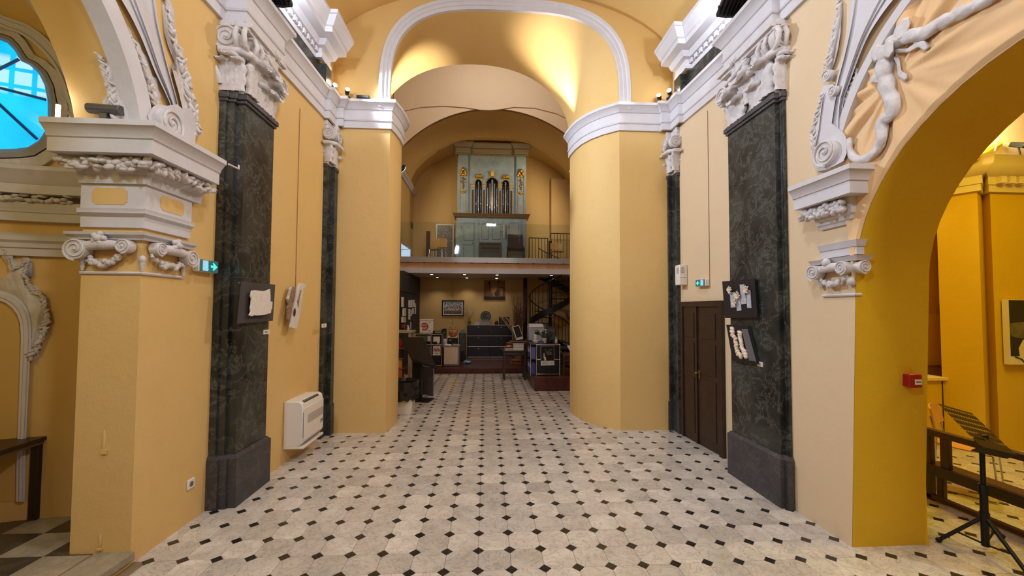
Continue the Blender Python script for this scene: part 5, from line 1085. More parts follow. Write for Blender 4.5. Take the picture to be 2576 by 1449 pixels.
def ply_chair(label, cat, loc, rz, wood, metal, group=None, sled=True, ws=.42, bh=(.62, .82)):
    """seat faces -y"""
    t = thing('plywood_chair', label, cat, loc, rz, group)
    def sheet(f, nu, nv, th):
        g = B(); F = [[f(i/nu, j/nv) for j in range(nv+1)] for i in range(nu+1)]; vs = [p for r_ in F for p in r_]; up = V((0, 0, 1)); N = len(vs); m = nv+1
        nrm = []
        for i in range(nu+1):
            for j in range(nv+1):
                a_ = F[min(i+1, nu)][j]-F[max(i-1, 0)][j]; b2 = F[i][min(j+1, nv)]-F[i][max(j-1, 0)]; nrm.append(a_.cross(b2).normalized())
        K = [p+n_*th for p, n_ in zip(vs, nrm)]; fs = []
        for i in range(nu):
            for j in range(nv): k = i*m+j; fs += [[k, k+1, k+m+1, k+m], [N+k, N+k+m, N+k+m+1, N+k+1]]
        rim = [j for j in range(m)]+[i*m+nv for i in range(1, nu+1)]+[nu*m+j for j in range(nv-1, -1, -1)]+[i*m for i in range(nu-1, 0, -1)]
        for q in range(len(rim)): a_, c_ = rim[q], rim[(q+1) % len(rim)]; fs.append([a_, N+a_, N+c_, c_])
        g.add(vs+K, fs); return g
    sheet(lambda u, v: V((ws*(u-.5)*(1-.1*v), -.20+.40*v, .45-.02*sin(pi*v)-.03*max(0, .2-v)*5*.4)), 6, 8, .012).obj('seat', wood, t, smooth=50)
    sheet(lambda u, v: V((ws*(u-.5)*(1-.06*v), .20+.03*v+.035*(1-(2*u-1)**2), bh[0]+(bh[1]-bh[0])*v-.02*(2*u-1)**2*v)), 8, 5, .012).obj('backrest', wood, t, smooth=50)
    for s in (-1, 1):
        x = s*ws*.46
        if sled:
            g = B(); g.tube([(x*.7, -.12, .435), (x, -.17, .42), (x, -.20, .03), (x, -.18, .012), (x, .20, .012), (x, .22, .03), (x, .19, .44)], .008, 8)
            g.obj('sled_leg', metal, t)
        else:
            g = B(); g.tube([(x*.95, -.16, .44), (x, -.19, 0)], .010, 8); g.obj('leg', metal, t); g = B(); g.tube([(x*.95, .18, .44), (x, .23, 0)], .010, 8); g.obj('leg', metal, t)
        g = B(); g.tube([(x*.92, .185, .43), (x*.92, .205, bh[0]-.04), (x*.9, .235, bh[0]+.10)], .008, 8); g.obj('back_upright', metal, t)
    g = B(); g.tube([(-ws*.46, .21, .10), (ws*.46, .21, .10)], .006, 6); g.obj('stretcher', metal, t); return t
q = PZ(2436, 1146, .45); c1 = ply_chair('light plywood chair with sled legs nearest the ochre reveal', 'chair', (q.x+.36, q.y+.28, 0), radians(32), OAK2, CHR, None, True, .44, (.60, .80))
q = PZ(2560, 1196, .45); dup(c1, (q.x+.52, q.y-.12, 0), radians(-38), 'light plywood chair partly cut off at the right edge')
p = PY(2536, 917, 4.70); q = PY(2536, 753, 4.70); t = thing('painting', 'black and white unframed painting on the ochre chapel wall', 'painting', (p.x, 4.74, p.z)); hh = q.z-p.z; ww = hh*.78
CAN = mat('canvas_white', rgb(226, 214, 186), .7)
g = B(); g.bb((0, -.055, 0), (ww, 0, hh)); g.obj('canvas', CAN, t)
g = B(); g.prism([(.02, -.056, hh*.13), (.22*ww, -.056, hh*.13), (.20*ww, -.056, hh*.25), (.3*ww, -.056, hh*.38), (.5*ww, -.056, hh*.40), (.7*ww, -.056, hh*.3), (ww-.02, -.056, hh*.36), (ww-.02, -.056, hh-.01), (.02, -.056, hh-.01)], (0, -.002, 0)); g.obj('black_field', INK, t, smooth=0)
g = B(); g.prism([(.02, -.0585, hh*.45), (.12*ww, -.0585, hh*.42), (.3*ww, -.0585, hh*.40), (.62*ww, -.0585, hh*.42), (.9*ww, -.0585, hh*.55), (.6*ww, -.0585, hh*.66), (.25*ww, -.0585, hh*.65), (.02, -.0585, hh*.63)], (0, -.001, 0)); g.obj('grey_shape', mat('paint_grey', rgb(120, 112, 84), .7, col2=rgb(84, 78, 56), scale=12), t, smooth=0)
g = B(); g.tube([(.12*ww, -.058, hh*.12), (.26*ww, -.058, hh*.08), (.3*ww, -.058, hh*.04), (.5*ww, -.058, hh*.05)], .008, 5); g.obj('ink_stroke', INK, t)
a = PY(2326, 945, 5.2); t = thing('side_counter', 'ochre side counter with a pale top at the back of the right chapel', 'counter', (a.x-.15, 5.12, 0)); hz = PY(2340, 946, 5.1).z
xr_ = PY(2366, 950, 5.1).x-t.location.x-.02
g = B(); g.bb((-.25, -.10, 0), (xr_, .27, hz-.04)); g.obj('body', OCH, t); g = B(); g.bb((-.27, -.14, hz-.04), (xr_, .27, hz)); g.obj('top', CREAM, t, bevel=.004); g = B(); g.bb((.18, -.108, .05), (.19, -.10, hz-.05)); g.obj('door_gap', DWD, t)
a = PY(2450, 398, 4.62); b_ = PY(2530, 366, 4.66)
g = B(); g.tube([a+V((-.25, .03, .02)), a, a.lerp(b_, .4)+V((0, .02, .02)), b_+V((0, .06, .04))], [.05, .06, .045, .03], 8); tag(g.obj('rolled_cloth', OCH), 'long ochre rolled cloth lying on the chapel cornice', 'roll')
p = PY(2580, 352, 4.60); t = thing('chapel_flood_light', 'small black flood light on the right chapel cornice', 'flood light', (p.x, p.y, 3.70)); g = B(); g.box((0, 0, .14), (.26, .16, .06), Matrix.Rotation(.5, 3, 'X')); g.obj('lamp_body', BLK, t, bevel=.008); g = B(); g.tube([(-.10, 0, .12), (-.08, 0, 0), (.08, 0, 0), (.10, 0, .12)], .009, 6); g.obj('bracket', BLK, t)
p = PY(2474, 345, 4.66); g = B(); g.tube([(p.x-.12, 4.58, 3.70), (p.x-.10, 4.57, 3.88), (p.x+.0, 4.56, 3.96), (p.x+.06, 4.56, 3.88), (p.x+.0, 4.56, 3.71)], .008, 6); tag(g.obj('cable_loop', GREY), 'loop of thin cable standing on the chapel cornice', 'cable')
# ================================================================ ORGAN GALLERY
GZ = 3.10
# glass balustrade
t = NT('clear_glass'); tr = t.n('ShaderNodeBsdfTransparent'); tr.inputs[0].default_value = (.90, .94, .93, 1); gl = t.n('ShaderNodeBsdfGlossy', i_Roughness=.03); fr = t.n('ShaderNodeFresnel', i_IOR=1.5); mxs = t.n('ShaderNodeMixShader'); t.l(fr.outputs[0], mxs.inputs[0]); t.l(tr.outputs[0], mxs.inputs[1]); t.l(gl.outputs[0], mxs.inputs[2]); t.l(mxs.outputs[0], t.t.nodes['Material Output'].inputs[0]); GLASS = t.m
t = thing('glass_balustrade', 'frameless clear glass balustrade along the front of the organ gallery', 'balustrade', (VC, LY, GZ))
x0, x1 = VX0+.01-VC, VX1-.01-VC; n = 4
for i in range(n):
    a, b_ = x0+(x1-x0)*i/n+.004, x0+(x1-x0)*(i+1)/n-.004
    g = B(); g.bb((a, .0, .02), (b_, .012, 1.17)); g.obj('glass_panel', GLASS, t, smooth=0)
g = B(); g.bb((x0, -.035, -.005), (x1, -.004, .155)); g.bb((x0, .016, -.005), (x1, .03, .155)); g.obj('bottom_channel', STEEL, t, bevel=.003)
for i in range(12): g = B(); xx = x0+.28+(x1-x0-.5)*i/11; g.bb((xx-.03, -.045, -.01), (xx+.03, -.03, .004)); g.obj('clamp', DGR, t)
# organ: pixel -> local
OY = 12.9; OC = PY(1237, 650, OY).x
def oc(px, py=600): p = PY(px, py, OY); return p.x-OC, p.z-GZ
t = ORGAN = thing('pipe_organ', 'grey blue painted pipe organ with gilded carving on the gallery', 'organ', (OC, OY, GZ))
zm = oc(1237, 546)[1]; zt = oc(1237, 392)[1]; zc = oc(1237, 363)[1]; xl, xr = oc(1149)[0], oc(1323)[0]; W2 = (xr-xl)/2; xm = (xl+xr)/2
g = B(); g.bb((xl-.02, 0, 0), (xr+.02, .85, zm)); g.obj('lower_case', ORG, t)
g = B(); mp = [(0, -.01), (.05, -.01), (.07, .03), (.10, .06), (.12, .09), (0, .10)]
g.sweep([(xl-.01, .85, zm), (xl-.01, 0, zm), (xr+.01, 0, zm), (xr+.01, .85, zm)], [(-a, b) for a, b in mp], (0, 0, 1)); g.bb((xl, 0, zm), (xr, .85, zm+.09)); g.obj('waist_moulding', mat('organ_brown', rgb(128, 100, 62), .5, col2=rgb(150, 120, 74), scale=20), t, smooth=30, label='brown and gilt waist moulding')
z0 = zm+.10
# upper case built round three pipe openings
TW = [(oc(1193.8)[0], oc(1211.5)[0], oc(0, 419)[1]), (oc(1222)[0], oc(1253)[0], oc(0, 413)[1]), (oc(1262)[0], oc(1280.5)[0], oc(0, 419)[1])]
zbot = oc(0, 528)[1]; zsp = [oc(0, 430)[1], oc(0, 430)[1], oc(0, 430)[1]]
g = B(); g.bb((xl+.02, .30, z0), (xr-.02, .85, zt)); g.bb((xl, .03, z0), (oc(1178)[0], .85, zt)); g.bb((oc(1296)[0], .03, z0), (xr, .85, zt)); g.bb((oc(1178)[0], .06, z0), (oc(1296)[0], .30, zbot)); g.bb((oc(1178)[0], .06, zt-.08), (oc(1296)[0], .30, zt)); g.obj('upper_case', ORG, t, smooth=0)
def front_panel(edges, ztop):
    """front board with three round-headed openings"""
    g = B(); xs = edges[0]
    def col(xa, xb, za, zb_): g.bb((xa, .04, za), (xb, .10, zb_))
    prev = edges[0]
    for x0_, x1_, za in TW:
        col(prev, x0_, zbot, ztop); r = (x1_-x0_)/2; zs = za-r; N = 12; L, U = [], []
        for i in range(N+1):
            a = pi-pi*i/N; L.append((x0_+r+r*cos(a), zs+r*sin(a))); U.append((x0_+r+r*cos(a), ztop))
        g.strip([V((x, .04, z)) for x, z in L], [V((x, .04, z)) for x, z in U]); g.strip([V((x, .04, z)) for x, z in L], [V((x, .16, z)) for x, z in L])
        prev = x1_
    col(prev, edges[1], zbot, ztop); return g
front_panel((oc(1178)[0], oc(1296)[0]), zt).obj('front_board', ORG, t, smooth=40)
g = B(); g.bb((oc(1180)[0], .22, zbot), (oc(1294)[0], .24, zt-.1)); g.obj('pipe_recess', BKP, t, label='black recess behind the pipes')
for (x0_, x1_, za), np_, tall in zip(TW, (3, 5, 3), (0, 1, 0)):
    r = (x1_-x0_)/2
    g = B(); P = [V((x0_, .035, za-r-.02))]+[V((x0_+r-r*cos(pi*i/16), .035, za-r+r*sin(pi*i/16))) for i in range(17)]+[V((x1_, .035, za-r-.02))]; g.tube(P, .014, 6); g.obj('arch_moulding', GOLD, t, smooth=50, label='gilded arch moulding')
    g = B(); g.bb((x0_, .06, zbot-.04), (x1_, .2, zbot+.02)); g.obj('toe_board', mat('toe_wood', rgb(96, 62, 40), .5), t)
    for k in range(np_):
        u = (k+.5)/np_; x = x0_+(x1_-x0_)*u; c = abs(k-(np_-1)/2)/((np_-1)/2 or 1); pr = (x1_-x0_)/np_*(.50 if c < .1 else .43)
        zmouth = zbot+.30+(.16*c if tall else .20*c); ztop = min(za-.05-.30*c*(.9 if tall else .8), za-.03)
        g = B(); g.lathe((x, .12+.03*c, 0), [(.008, zbot), (pr*.55, zbot+(zmouth-zbot)*.45), (pr, zmouth-.012), (pr, zmouth), (pr, ztop), (pr*.9, ztop)], 14); PIP = g.obj('organ_pipe', TIN, t, smooth=40)
        yf = .12+.03*c-pr; g = B(); g.prism([(x-pr*.55, yf-.002, zmouth), (x+pr*.55, yf-.002, zmouth), (x, yf-.006, zmouth+pr*2.6)], (0, .01, 0)); g.obj('pipe_mouth', mat('tin_bright', rgb(196, 194, 194), .3, .8), PIP, smooth=0); g = B(); g.bb((x-pr*.55, yf-.004, zmouth-.012), (x+pr*.55, yf+.01, zmouth+.002)); g.obj('mouth_slot', BKP, PIP)
# mini pilasters with slots
for px in (1188.5, 1216.8, 1257.2, 1285.5):
    x = oc(px)[0]; zc0 = oc(0, 434)[1]; w = .058
    g = B(); g.bb((x-w, .005, zbot), (x+w, .045, zc0-.10)); g.obj('mini_pilaster', ORG, t, bevel=.004)
    g = B(); g.bb((x-w*1.25, -.005, zc0-.10), (x+w*1.25, .05, zc0-.07)); g.bb((x-w*1.1, .0, zc0-.07), (x+w*1.1, .045, zc0+.0)); g.bb((x-w*1.3, -.012, zc0), (x+w*1.3, .05, zc0+.03)); g.obj('mini_capital', mat('organ_gilt_edge', rgb(168, 140, 84), .45, .3), t, bevel=.003)
    g = B(); g.bb((x-.026, .0, oc(0, 513)[1]), (x+.026, .006, oc(0, 449)[1])); S_ = g.obj('dark_slot', mat('slot_brown', rgb(48, 34, 26), .6), t)
    for s in (-1, 1): g = B(); g.bb((x+s*.034-.006, -.003, oc(0, 514)[1]), (x+s*.034+.006, .006, oc(0, 448)[1])); g.obj('gilt_fillet', GOLD, t)
# side pilasters with gilded frames and drops
for px in (1164, 1309.5):
    x = oc(px)[0]; za, zb_ = oc(0, 515)[1], oc(0, 411)[1]
    g = B(); g.bb((x-.15, -.02, z0), (x+.15, .05, zt)); g.obj('side_pilaster', ORG, t, bevel=.004)
    g = B(); P = [V((x-.095, -.024, za)), V((x+.095, -.024, za)), V((x+.095, -.024, zb_)), V((x-.095, -.024, zb_))]; g.sweep(P, [(-.008, -.006), (.008, -.006), (.008, .008), (-.008, .008)], (0, -1, 0), closed=True); g.obj('gilt_frame', GOLD, t)
    g = B(); g.bb((x-.15, -.026, oc(0, 523)[1]), (x+.15, -.01, oc(0, 520)[1])); g.obj('brown_band', mat('organ_brown2', rgb(150, 104, 66), .5), t)
    # cherub-like carved head between wings
    cz = oc(0, 401)[1]; g = B(); g.ell((x, -.07, cz+.05), (.05, .05, .06)); g.ell((x, -.05, cz+.10), (.055, .045, .03)); 
    for s in (-1, 1):
        for k in range(4): g.ell((x+s*(.055+.012*k), -.045, cz+.02-.035*k), (.035, .02, .045), Matrix.Rotation(s*(.5-.15*k), 3, 'Y'))
    g.ell((x, -.045, cz-.10), (.05, .025, .05)); g.obj('gilded_carving', GOLD, t, smooth=60, label='gilded carved head with wings')
    g = B(); rnd = random.Random(int(px))
    for k in range(26):
        f = k/25; zz = oc(0, 417)[1]+(oc(0, 446)[1]-oc(0, 417)[1])*f; wv = .055*(1 if f < .55 else .4)*(.5+abs(sin(f*7)))
        g.ell((x+rnd.uniform(-wv, wv), -.035, zz), (.022, .014, .016), Matrix.Rotation(rnd.uniform(0, 3), 3, 'Y'), 6, 4)
    g.obj('gilded_drop', mat('dull_gold', rgb(150, 112, 52), .45, .6, col2=rgb(98, 70, 34), scale=40), t, smooth=60)
    g = B(); c = V((x, -.04, oc(0, 455)[1]))
    for k in range(7): a = pi*k/6; g.ell(c+V((cos(a)*.05, 0, -sin(a)*.03+.01)), (.016, .014, .045), Matrix.Rotation(pi/2-a, 3, 'Y'), 6, 4)
    g.ell(c+V((0, -.005, .02)), (.04, .02, .03)); g.obj('gilded_shell', GOLD, t, smooth=60)
for px in (1203.5, 1271.5):   # shells over the side arches
    c = V((oc(px)[0], .01, oc(0, 415)[1])); g = B()
    for k in range(9): a = pi*(k+.0)/8; d = V((cos(a), 0, sin(a)*.85)); g.ell(c+d*.085, (.022, .025, .065), Matrix.Rotation(pi/2-a, 3, 'Y'), 7, 4)
    g.ell(c+V((0, -.012, .02)), (.05, .03, .035)); g.obj('gilded_shell', GOLD, t, smooth=60)
g = B(); kx = oc(1237.5)[0]; g.prism([(kx-.045, .04, oc(0, 411)[1]), (kx+.045, .04, oc(0, 411)[1]), (kx+.06, .04, oc(0, 399)[1]), (kx-.06, .04, oc(0, 399)[1])], (0, -.05, 0)); g.bb((kx-.075, -.02, oc(0, 399)[1]), (kx+.075, .04, oc(0, 397)[1])); g.obj('gilded_keystone', GOLD, t, bevel=.004)
# crowning cornice with breaks over the side pilasters
ch = zc-zt; op = [(0, 0), (.03, 0), (.03, .05*ch), (.04, .12*ch), (.04, .22*ch), (.03, .24*ch), (.03, .50*ch), (.05, .52*ch), (.06, .58*ch), (.07, .72*ch), (.13, .90*ch), (.14, .92*ch), (.14, ch), (0, ch)]
pth = [(xl-.02, .85, zt), (xl-.02, -.06, zt), (oc(1179)[0], -.06, zt), (oc(1179)[0], .0, zt), (oc(1295)[0], .0, zt), (oc(1295)[0], -.06, zt), (xr+.02, -.06, zt), (xr+.02, .85, zt)]
g = B(); g.sweep(pth, [(-a, b) for a, b in op], (0, 0, 1)); g.bb((xl, .0, zt), (xr, .85, zc-.01)); g.obj('cornice', mat('organ_cornice', rgb(128, 134, 124), .55, col2=rgb(140, 124, 92), scale=7), t, smooth=28)
for f, o in ((.07, .042), (.55, .062), (.95, .15)):
    g = B(); P = [(x+(0 if abs(x) > 9 else 0), y, zt+ch*f) for x, y, z in pth]; g.sweep(P, [(-(o+.004), -.012), (-(o-.02), -.012), (-(o-.02), .012), (-(o+.004), .012)], (0, 0, 1)); g.obj('gilt_line', GOLD, t)
# lower case doors, stops
def odoor(px0, px1, py0, py1, panels, knob, lab=None):
    x0_, z1_ = oc(px0, py0); x1_, z0_ = oc(px1, py1); z0_ = max(.02, z0_)
    g = B(); g.bb((x0_, -.022, z0_), (x1_, 0, z1_)); D_ = g.obj('case_door', ORG, t, bevel=.004)
    for u0, u1, v0, v1 in panels:
        a, b_, c, d = x0_+(x1_-x0_)*u0, x0_+(x1_-x0_)*u1, z0_+(z1_-z0_)*v0, z0_+(z1_-z0_)*v1
        g = B(); g.sweep([V((a, -.024, c)), V((b_, -.024, c)), V((b_, -.024, d)), V((a, -.024, d))], [(-.008, -.004), (.008, -.004), (.0, .010)], (0, -1, 0), closed=True); g.obj('door_panel', mat('organ_dark_paint', rgb(112, 126, 130), .55), D_, smooth=0)  # panel mouldings in a darker tone of the organ paint
    for v in (.12, .85): g = B(); g.cyl((x0_+.004, -.028, z0_+(z1_-z0_)*v-.04), (x0_+.004, -.028, z0_+(z1_-z0_)*v+.04), .008, n=8); g.obj('hinge', DGR, D_)
    g = B(); g.ell((x0_+(x1_-x0_)*knob[0], -.036, z0_+(z1_-z0_)*knob[1]), (.018, .02, .018)); g.obj('knob', INK, D_)
odoor(1161, 1193, 555, 668, [(.18, .95, .56, .95), (.18, .95, .1, .46)], (.88, .5))
odoor(1205, 1263, 555, 611, [(.12, .42, .15, .85), (.58, .92, .15, .85)], (.95, .5))
odoor(1279, 1310, 555, 668, [(.1, .82, .56, .95), (.1, .82, .1, .46)], (.1, .5))
for j in range(10):
    for i in range(2):
        x, z = oc(1267.5+5.5*i, 568+3.4*j); g = B(); g.cyl((x, 0, z), (x, -.035, z), .010, n=8); g.cyl((x, -.035, z), (x, -.05, z), .018, n=10); g.obj('stop_knob', INK if i else WHT, t)
x0_, z1_ = oc(1204, 614); x1_, _z = oc(1263, 614); g = B(); g.bb((x0_, -.004, .0), (x1_, .0, z1_)); g.obj('key_recess', mat('recess_dark', rgb(70, 78, 82), .6), t, label='dark key desk recess')
# gallery furniture
p = PY(1233, 612, 12.35); t = thing('organ_bench', 'brown wooden organ bench in front of the organ', 'bench', (p.x, 12.4, GZ)); h = .60; BW = mat('bench_brown', rgb(94, 62, 44), .45, col2=rgb(76, 48, 34), scale=8)
hz = p.z-GZ; g = B(); g.bb((-.33, -.14, hz-.04), (.33, .14, hz)); g.obj('seat', BW, t, bevel=.006); g = B(); g.bb((-.29, -.10, hz-.14), (.29, .10, hz-.04)); g.obj('apron', BW, t)
for s in (-1, 1):
    for y in (-.1, .1): g = B(); g.prism([(s*.30-.025, y-.025, hz-.04), (s*.30+.025, y-.025, hz-.04), (s*.30+.025, y+.025, hz-.04), (s*.30-.025, y+.025, hz-.04)], (s*.02, 0, -(hz-.04))); g.obj('leg', BW, t)
pc = PY(1102, 640, 12.4); ply_chair('light plywood chair with chrome legs on the left of the gallery', 'chair', (pc.x-.02, 12.45, GZ), radians(-14), OAK, CHR, None, False, .46, (.56, .84))
pc = PY(1402, 640, 12.5); ply_chair('small light wooden chair with cream legs at the right of the gallery', 'chair', (pc.x, 12.5, GZ), radians(4), OAK, mat('cream_leg', rgb(226, 206, 150), .5), None, False, .36, (.56, .76))
pc = PY(1297, 640, 12.5); t = thing('padded_chair', 'dark padded chair in front of the organ stops', 'chair', (pc.x, 12.42, GZ)); PAD = mat('dark_fabric', rgb(44, 38, 48), .85, bump=.2, bscale=120)
g = B(); g.box((0, .02, .50), (.50, .46, .07)); g.obj('seat', PAD, t, bevel=.025); g = B(); g.box((0, .25, .78), (.48, .06, .46), Matrix.Rotation(-.12, 3, 'X')); g.obj('backrest', PAD, t, bevel=.03)
for s in (-1, 1):
    g = B(); g.tube([(s*.25, -.2, 0), (s*.25, -.2, .5)], .012, 8); g.obj('leg', BLK, t); g = B(); g.tube([(s*.25, .24, 0), (s*.25, .24, .62)], .012, 8); g.obj('leg', BLK, t)
    g = B(); g.tube([(s*.25, -.2, .46), (s*.25, .24, .46)], .010, 8); g.obj('side_rail', BLK, t)
# leaning frames and plank, small frame, window on the left
a, b_ = PY(1097, 563, 14.0), PY(1139, 700, 14.0); t = thing('leaning_picture', 'tall pale framed dotted picture leaning against the gallery back wall', 'picture', ((a.x+b_.x)/2, 14.02, GZ)); w = (b_.x-a.x)/2; h = a.z-GZ
g = B(); FR = [V((-w, 0, 0)), V((w, 0, 0)), V((w, .12, h)), V((-w, .12, h))]; g.sweep(FR, [(-.02, -.02), (.03, -.02), (.03, .02), (-.02, .02)], V((0, -h, .12)).normalized(), closed=True); g.obj('frame', mat('silver_frame', rgb(176, 170, 164), .4, .3), t)
DOT = NT('dotted_print'); v_ = DOT.n('ShaderNodeTexVoronoi', i_Scale=16.0); DOT.l(DOT.pos(), v_.inputs[0]); c1 = DOT.ramp(v_.outputs[0], [(.18, (.55, .52, .5, 1)), (.30, (.13, .12, .125, 1))]); DOT.l(c1, DOT.b.inputs['Base Color']); DOT.b.inputs['Roughness'].default_value = .3
g = B(); g.prism(FR, (0, .01, 0)); g.obj('print', DOT.m, t, smooth=0, label='grey print with pale dots')
a = PY(1077, 581, 13.6); t = thing('dark_plank', 'narrow dark red plank standing beside the leaning picture', 'plank', (a.x, 13.65, GZ)); g = B(); g.bb((-.065, -.02, 0), (.065, .02, a.z-GZ)); g.obj('board', mat('plank_red', rgb(70, 34, 30), .5), t, bevel=.004); g = B(); g.bb((-.05, -.024, .05), (.05, -.02, a.z-GZ-.05)); g.obj('board_panel', mat('plank_red', rgb(70, 34, 30), .5), t)
a, b_ = PX(1033, 557, VX0), PX(1038, 577, VX0); t = thing('small_frame', 'small dark framed sheet on the left gallery wall', 'frame', (VX0, (a.y+b_.y)/2, b_.z)); h = a.z-b_.z; w = abs(a.y-b_.y)/2; g = B(); g.bb((0, -w, 0), (.02, w, h)); g.obj('frame', BLK, t); g = B(); g.bb((.02, -w*.7, h*.15), (.022, w*.7, h*.85)); g.obj('sheet', DGR, t)
WIN2 = bpy.data.objects.new('window_2', None); COL.objects.link(WIN2); struct(WIN2, 'small bright window low on the left gallery wall')
q = [PX(1006, 609, VX0+.004), PX(1032, 626, VX0+.004), PX(1031, 650, VX0+.004), PX(1006, 650, VX0+.004)]
SKYG = glow('window_sky', (.62, .76, 1.0, 1), .95); g = B(); g.prism(q, (.004, 0, 0)); g.obj('glass_pane', SKYG, WIN2, smooth=0); g = B(); g.sweep([V((VX0+.004, v.y, v.z)) for v in q], [(-.03, 0), (.01, 0), (.01, .03), (-.03, .03)], (1, 0, 0), closed=True); g.obj('window_frame', STU, WIN2)
g = B(); m = PX(1006, 629, VX0+.01); n_ = PX(1031, 626, VX0+.01); g.tube([m, n_], .012, 4); g.obj('glazing_bar', STU, WIN2)
# railings round the stair opening, stair pole top
def railing(label, pts, h0, h1, n, base):
    t = thing('stair_railing', label, 'railing', base); P = [V(p)-V(base) for p in pts]
    g = B(); g.tube([P[0]+V((0, 0, h0)), P[1]+V((0, 0, h1))], .014, 6); g.obj('top_rail', BLK, t); g = B(); g.tube([P[0]+V((0, 0, .08)), P[1]+V((0, 0, .08))], .010, 6); g.obj('bottom_rail', BLK, t)
    for i in range(n): f = i/(n-1); q = P[0].lerp(P[1], f); g = B(); g.tube([q, q+V((0, 0, h0+(h1-h0)*f))], .009 if 0 < i < n-1 else .014, 6); g.obj('baluster', BLK, t)
    return t
a, b_ = PY(1331, 598, 12.3), PY(1378, 600, 12.7)
railing('black iron railing left of the stair pole on the gallery', [(a.x, 12.3, GZ), (b_.x, 12.7, GZ)], a.z-GZ, b_.z-GZ, 7, (a.x, 12.3, GZ))
a, b_ = PY(1386, 587, 13.72), PY(1434, 588, 13.72)
railing('taller black iron railing right of the stair pole on the gallery', [(a.x, 13.72, GZ), (b_.x, 13.72, GZ)], a.z-GZ, b_.z-GZ, 7, (a.x, 13.72, GZ))
p = PY(1441, 640, 12.3); t = thing('grey_post', 'grey steel post against the right gallery wall', 'post', (min(p.x, VX1-.10), 12.3, GZ)); tz = PY(1441, 590, 12.3).z-GZ; g = B(); g.bb((-.05, -.05, 0), (.05, .05, tz)); g.obj('post', STEEL, t, bevel=.006); g = B(); g.bb((-.06, -.06, tz*.60), (.06, .06, tz*.66)); g.obj('clamp_band', GREY, t)

# ================================================================ UNDER THE GALLERY
PZB = .14; PZR = .30
# recessed ceiling lights
DLL = ['recessed ceiling downlight, front row, first from the left', 'recessed ceiling downlight, back row, first from the left', 'recessed ceiling downlight, front row, second from the left', 'recessed ceiling downlight, back row, second from the left', 'recessed ceiling downlight, front row, third from the left', 'recessed ceiling downlight, back row, third from the left', 'recessed ceiling downlight above the spiral stair, alone on the right']
for i, (px, py) in enumerate([(1086, 690), (1100, 697.5), (1168.5, 690.2), (1174.5, 698.7), (1250.5, 691.2), (1249.2, 699.8), (1387, 692.3)]):
    p = PZ(px, py, 2.80)
    if not (LY+.1 < p.y < 14.15): p.y = min(max(p.y, LY+.2), 14.0)
    t = thing('downlight', DLL[i], 'ceiling light', (p.x, p.y, 2.80), group='downlights under the gallery')
    g = B(); g.cyl((0, 0, -.008), (0, 0, 0), .05, n=16); g.obj('ring', WHT, t); g = B(); g.cyl((0, 0, -.012), (0, 0, -.008), .038, n=14); g.obj('lens', EMW, t)
    lamp('SPOT', 'downlight_beam', (p.x, p.y, 2.76), (p.x, p.y, 0), 13.0, (1, .88, .72), .04, spot=110, blend=.8)
# spiral staircase
SY = 12.9; SP = PY(1384, 760, SY); SX = SP.x; RAD = .66
t = thing('spiral_staircase', 'black iron spiral staircase rising to the gallery', 'staircase', (SX, SY, PZB))
g = B(); g.cyl((0, 0, 0), (0, 0, GZ+.85-PZB), .055, n=16); g.obj('pole', BLK, t)
RISE = .98
def hz_(th): return 1.32-PZB+RISE*(th-180)/180    # local height at angle (degrees)
th0 = 180-(1.32-PZB)/RISE*180; th1 = th0+(GZ-PZB)/RISE*180; NS = 15
for k in range(NS):
    a0 = radians(th0+(th1-th0)*k/NS); a1 = radians(th0+(th1-th0)*(k+1)/NS+6); z = hz_(th0+(th1-th0)*(k+1)/NS)-.02
    P = [V((.05*cos(a0), .05*sin(a0), z))]+[V((RAD*cos(a0+(a1-a0)*i/5), RAD*sin(a0+(a1-a0)*i/5), z)) for i in range(6)]+[V((.05*cos(a1), .05*sin(a1), z))]
    g = B(); g.prism(P, (0, 0, -.03)); g.obj('tread', BLK, t, smooth=0)
N = 90; hel = lambda th, r, dz=0: V((r*cos(radians(th)), r*sin(radians(th)), hz_(th)+dz))
g = B(); L = []
for i in range(N+1):
    th = th0+(th1-th0)*i/N; L.append([hel(th, RAD-.004, -.16), hel(th, RAD+.012, -.16), hel(th, RAD+.012, .05), hel(th, RAD-.004, .05), hel(th, RAD-.004, -.16)])
g.loft(L); g.obj('stringer', BLK, t, smooth=50)
g = B(); g.tube([hel(th0+30+(th1-th0-60)*i/N, RAD, .86) for i in range(N+1)], .016, 6); g.obj('handrail', BLK, t)
NB = 40
for i in range(NB):
    th = th0+30+(th1-th0-60)*i/(NB-1); g = B(); g.tube([hel(th, RAD, 0), hel(th, RAD, .86)], .008, 5, cap=False); g.obj('baluster', BLK, t)
p = PY(1321, 760, 13.6); t = thing('iron_column', 'square black steel column between branches and spiral stair', 'column', (p.x, 13.6, PZB)); g = B(); g.bb((-.065, -.065, 0), (.065, .065, 2.79-PZB)); g.obj('shaft', BLK, t, bevel=.004); g = B(); g.bb((-.10, -.10, 0), (.10, .10, .015)); g.obj('foot_plate', BLK, t)
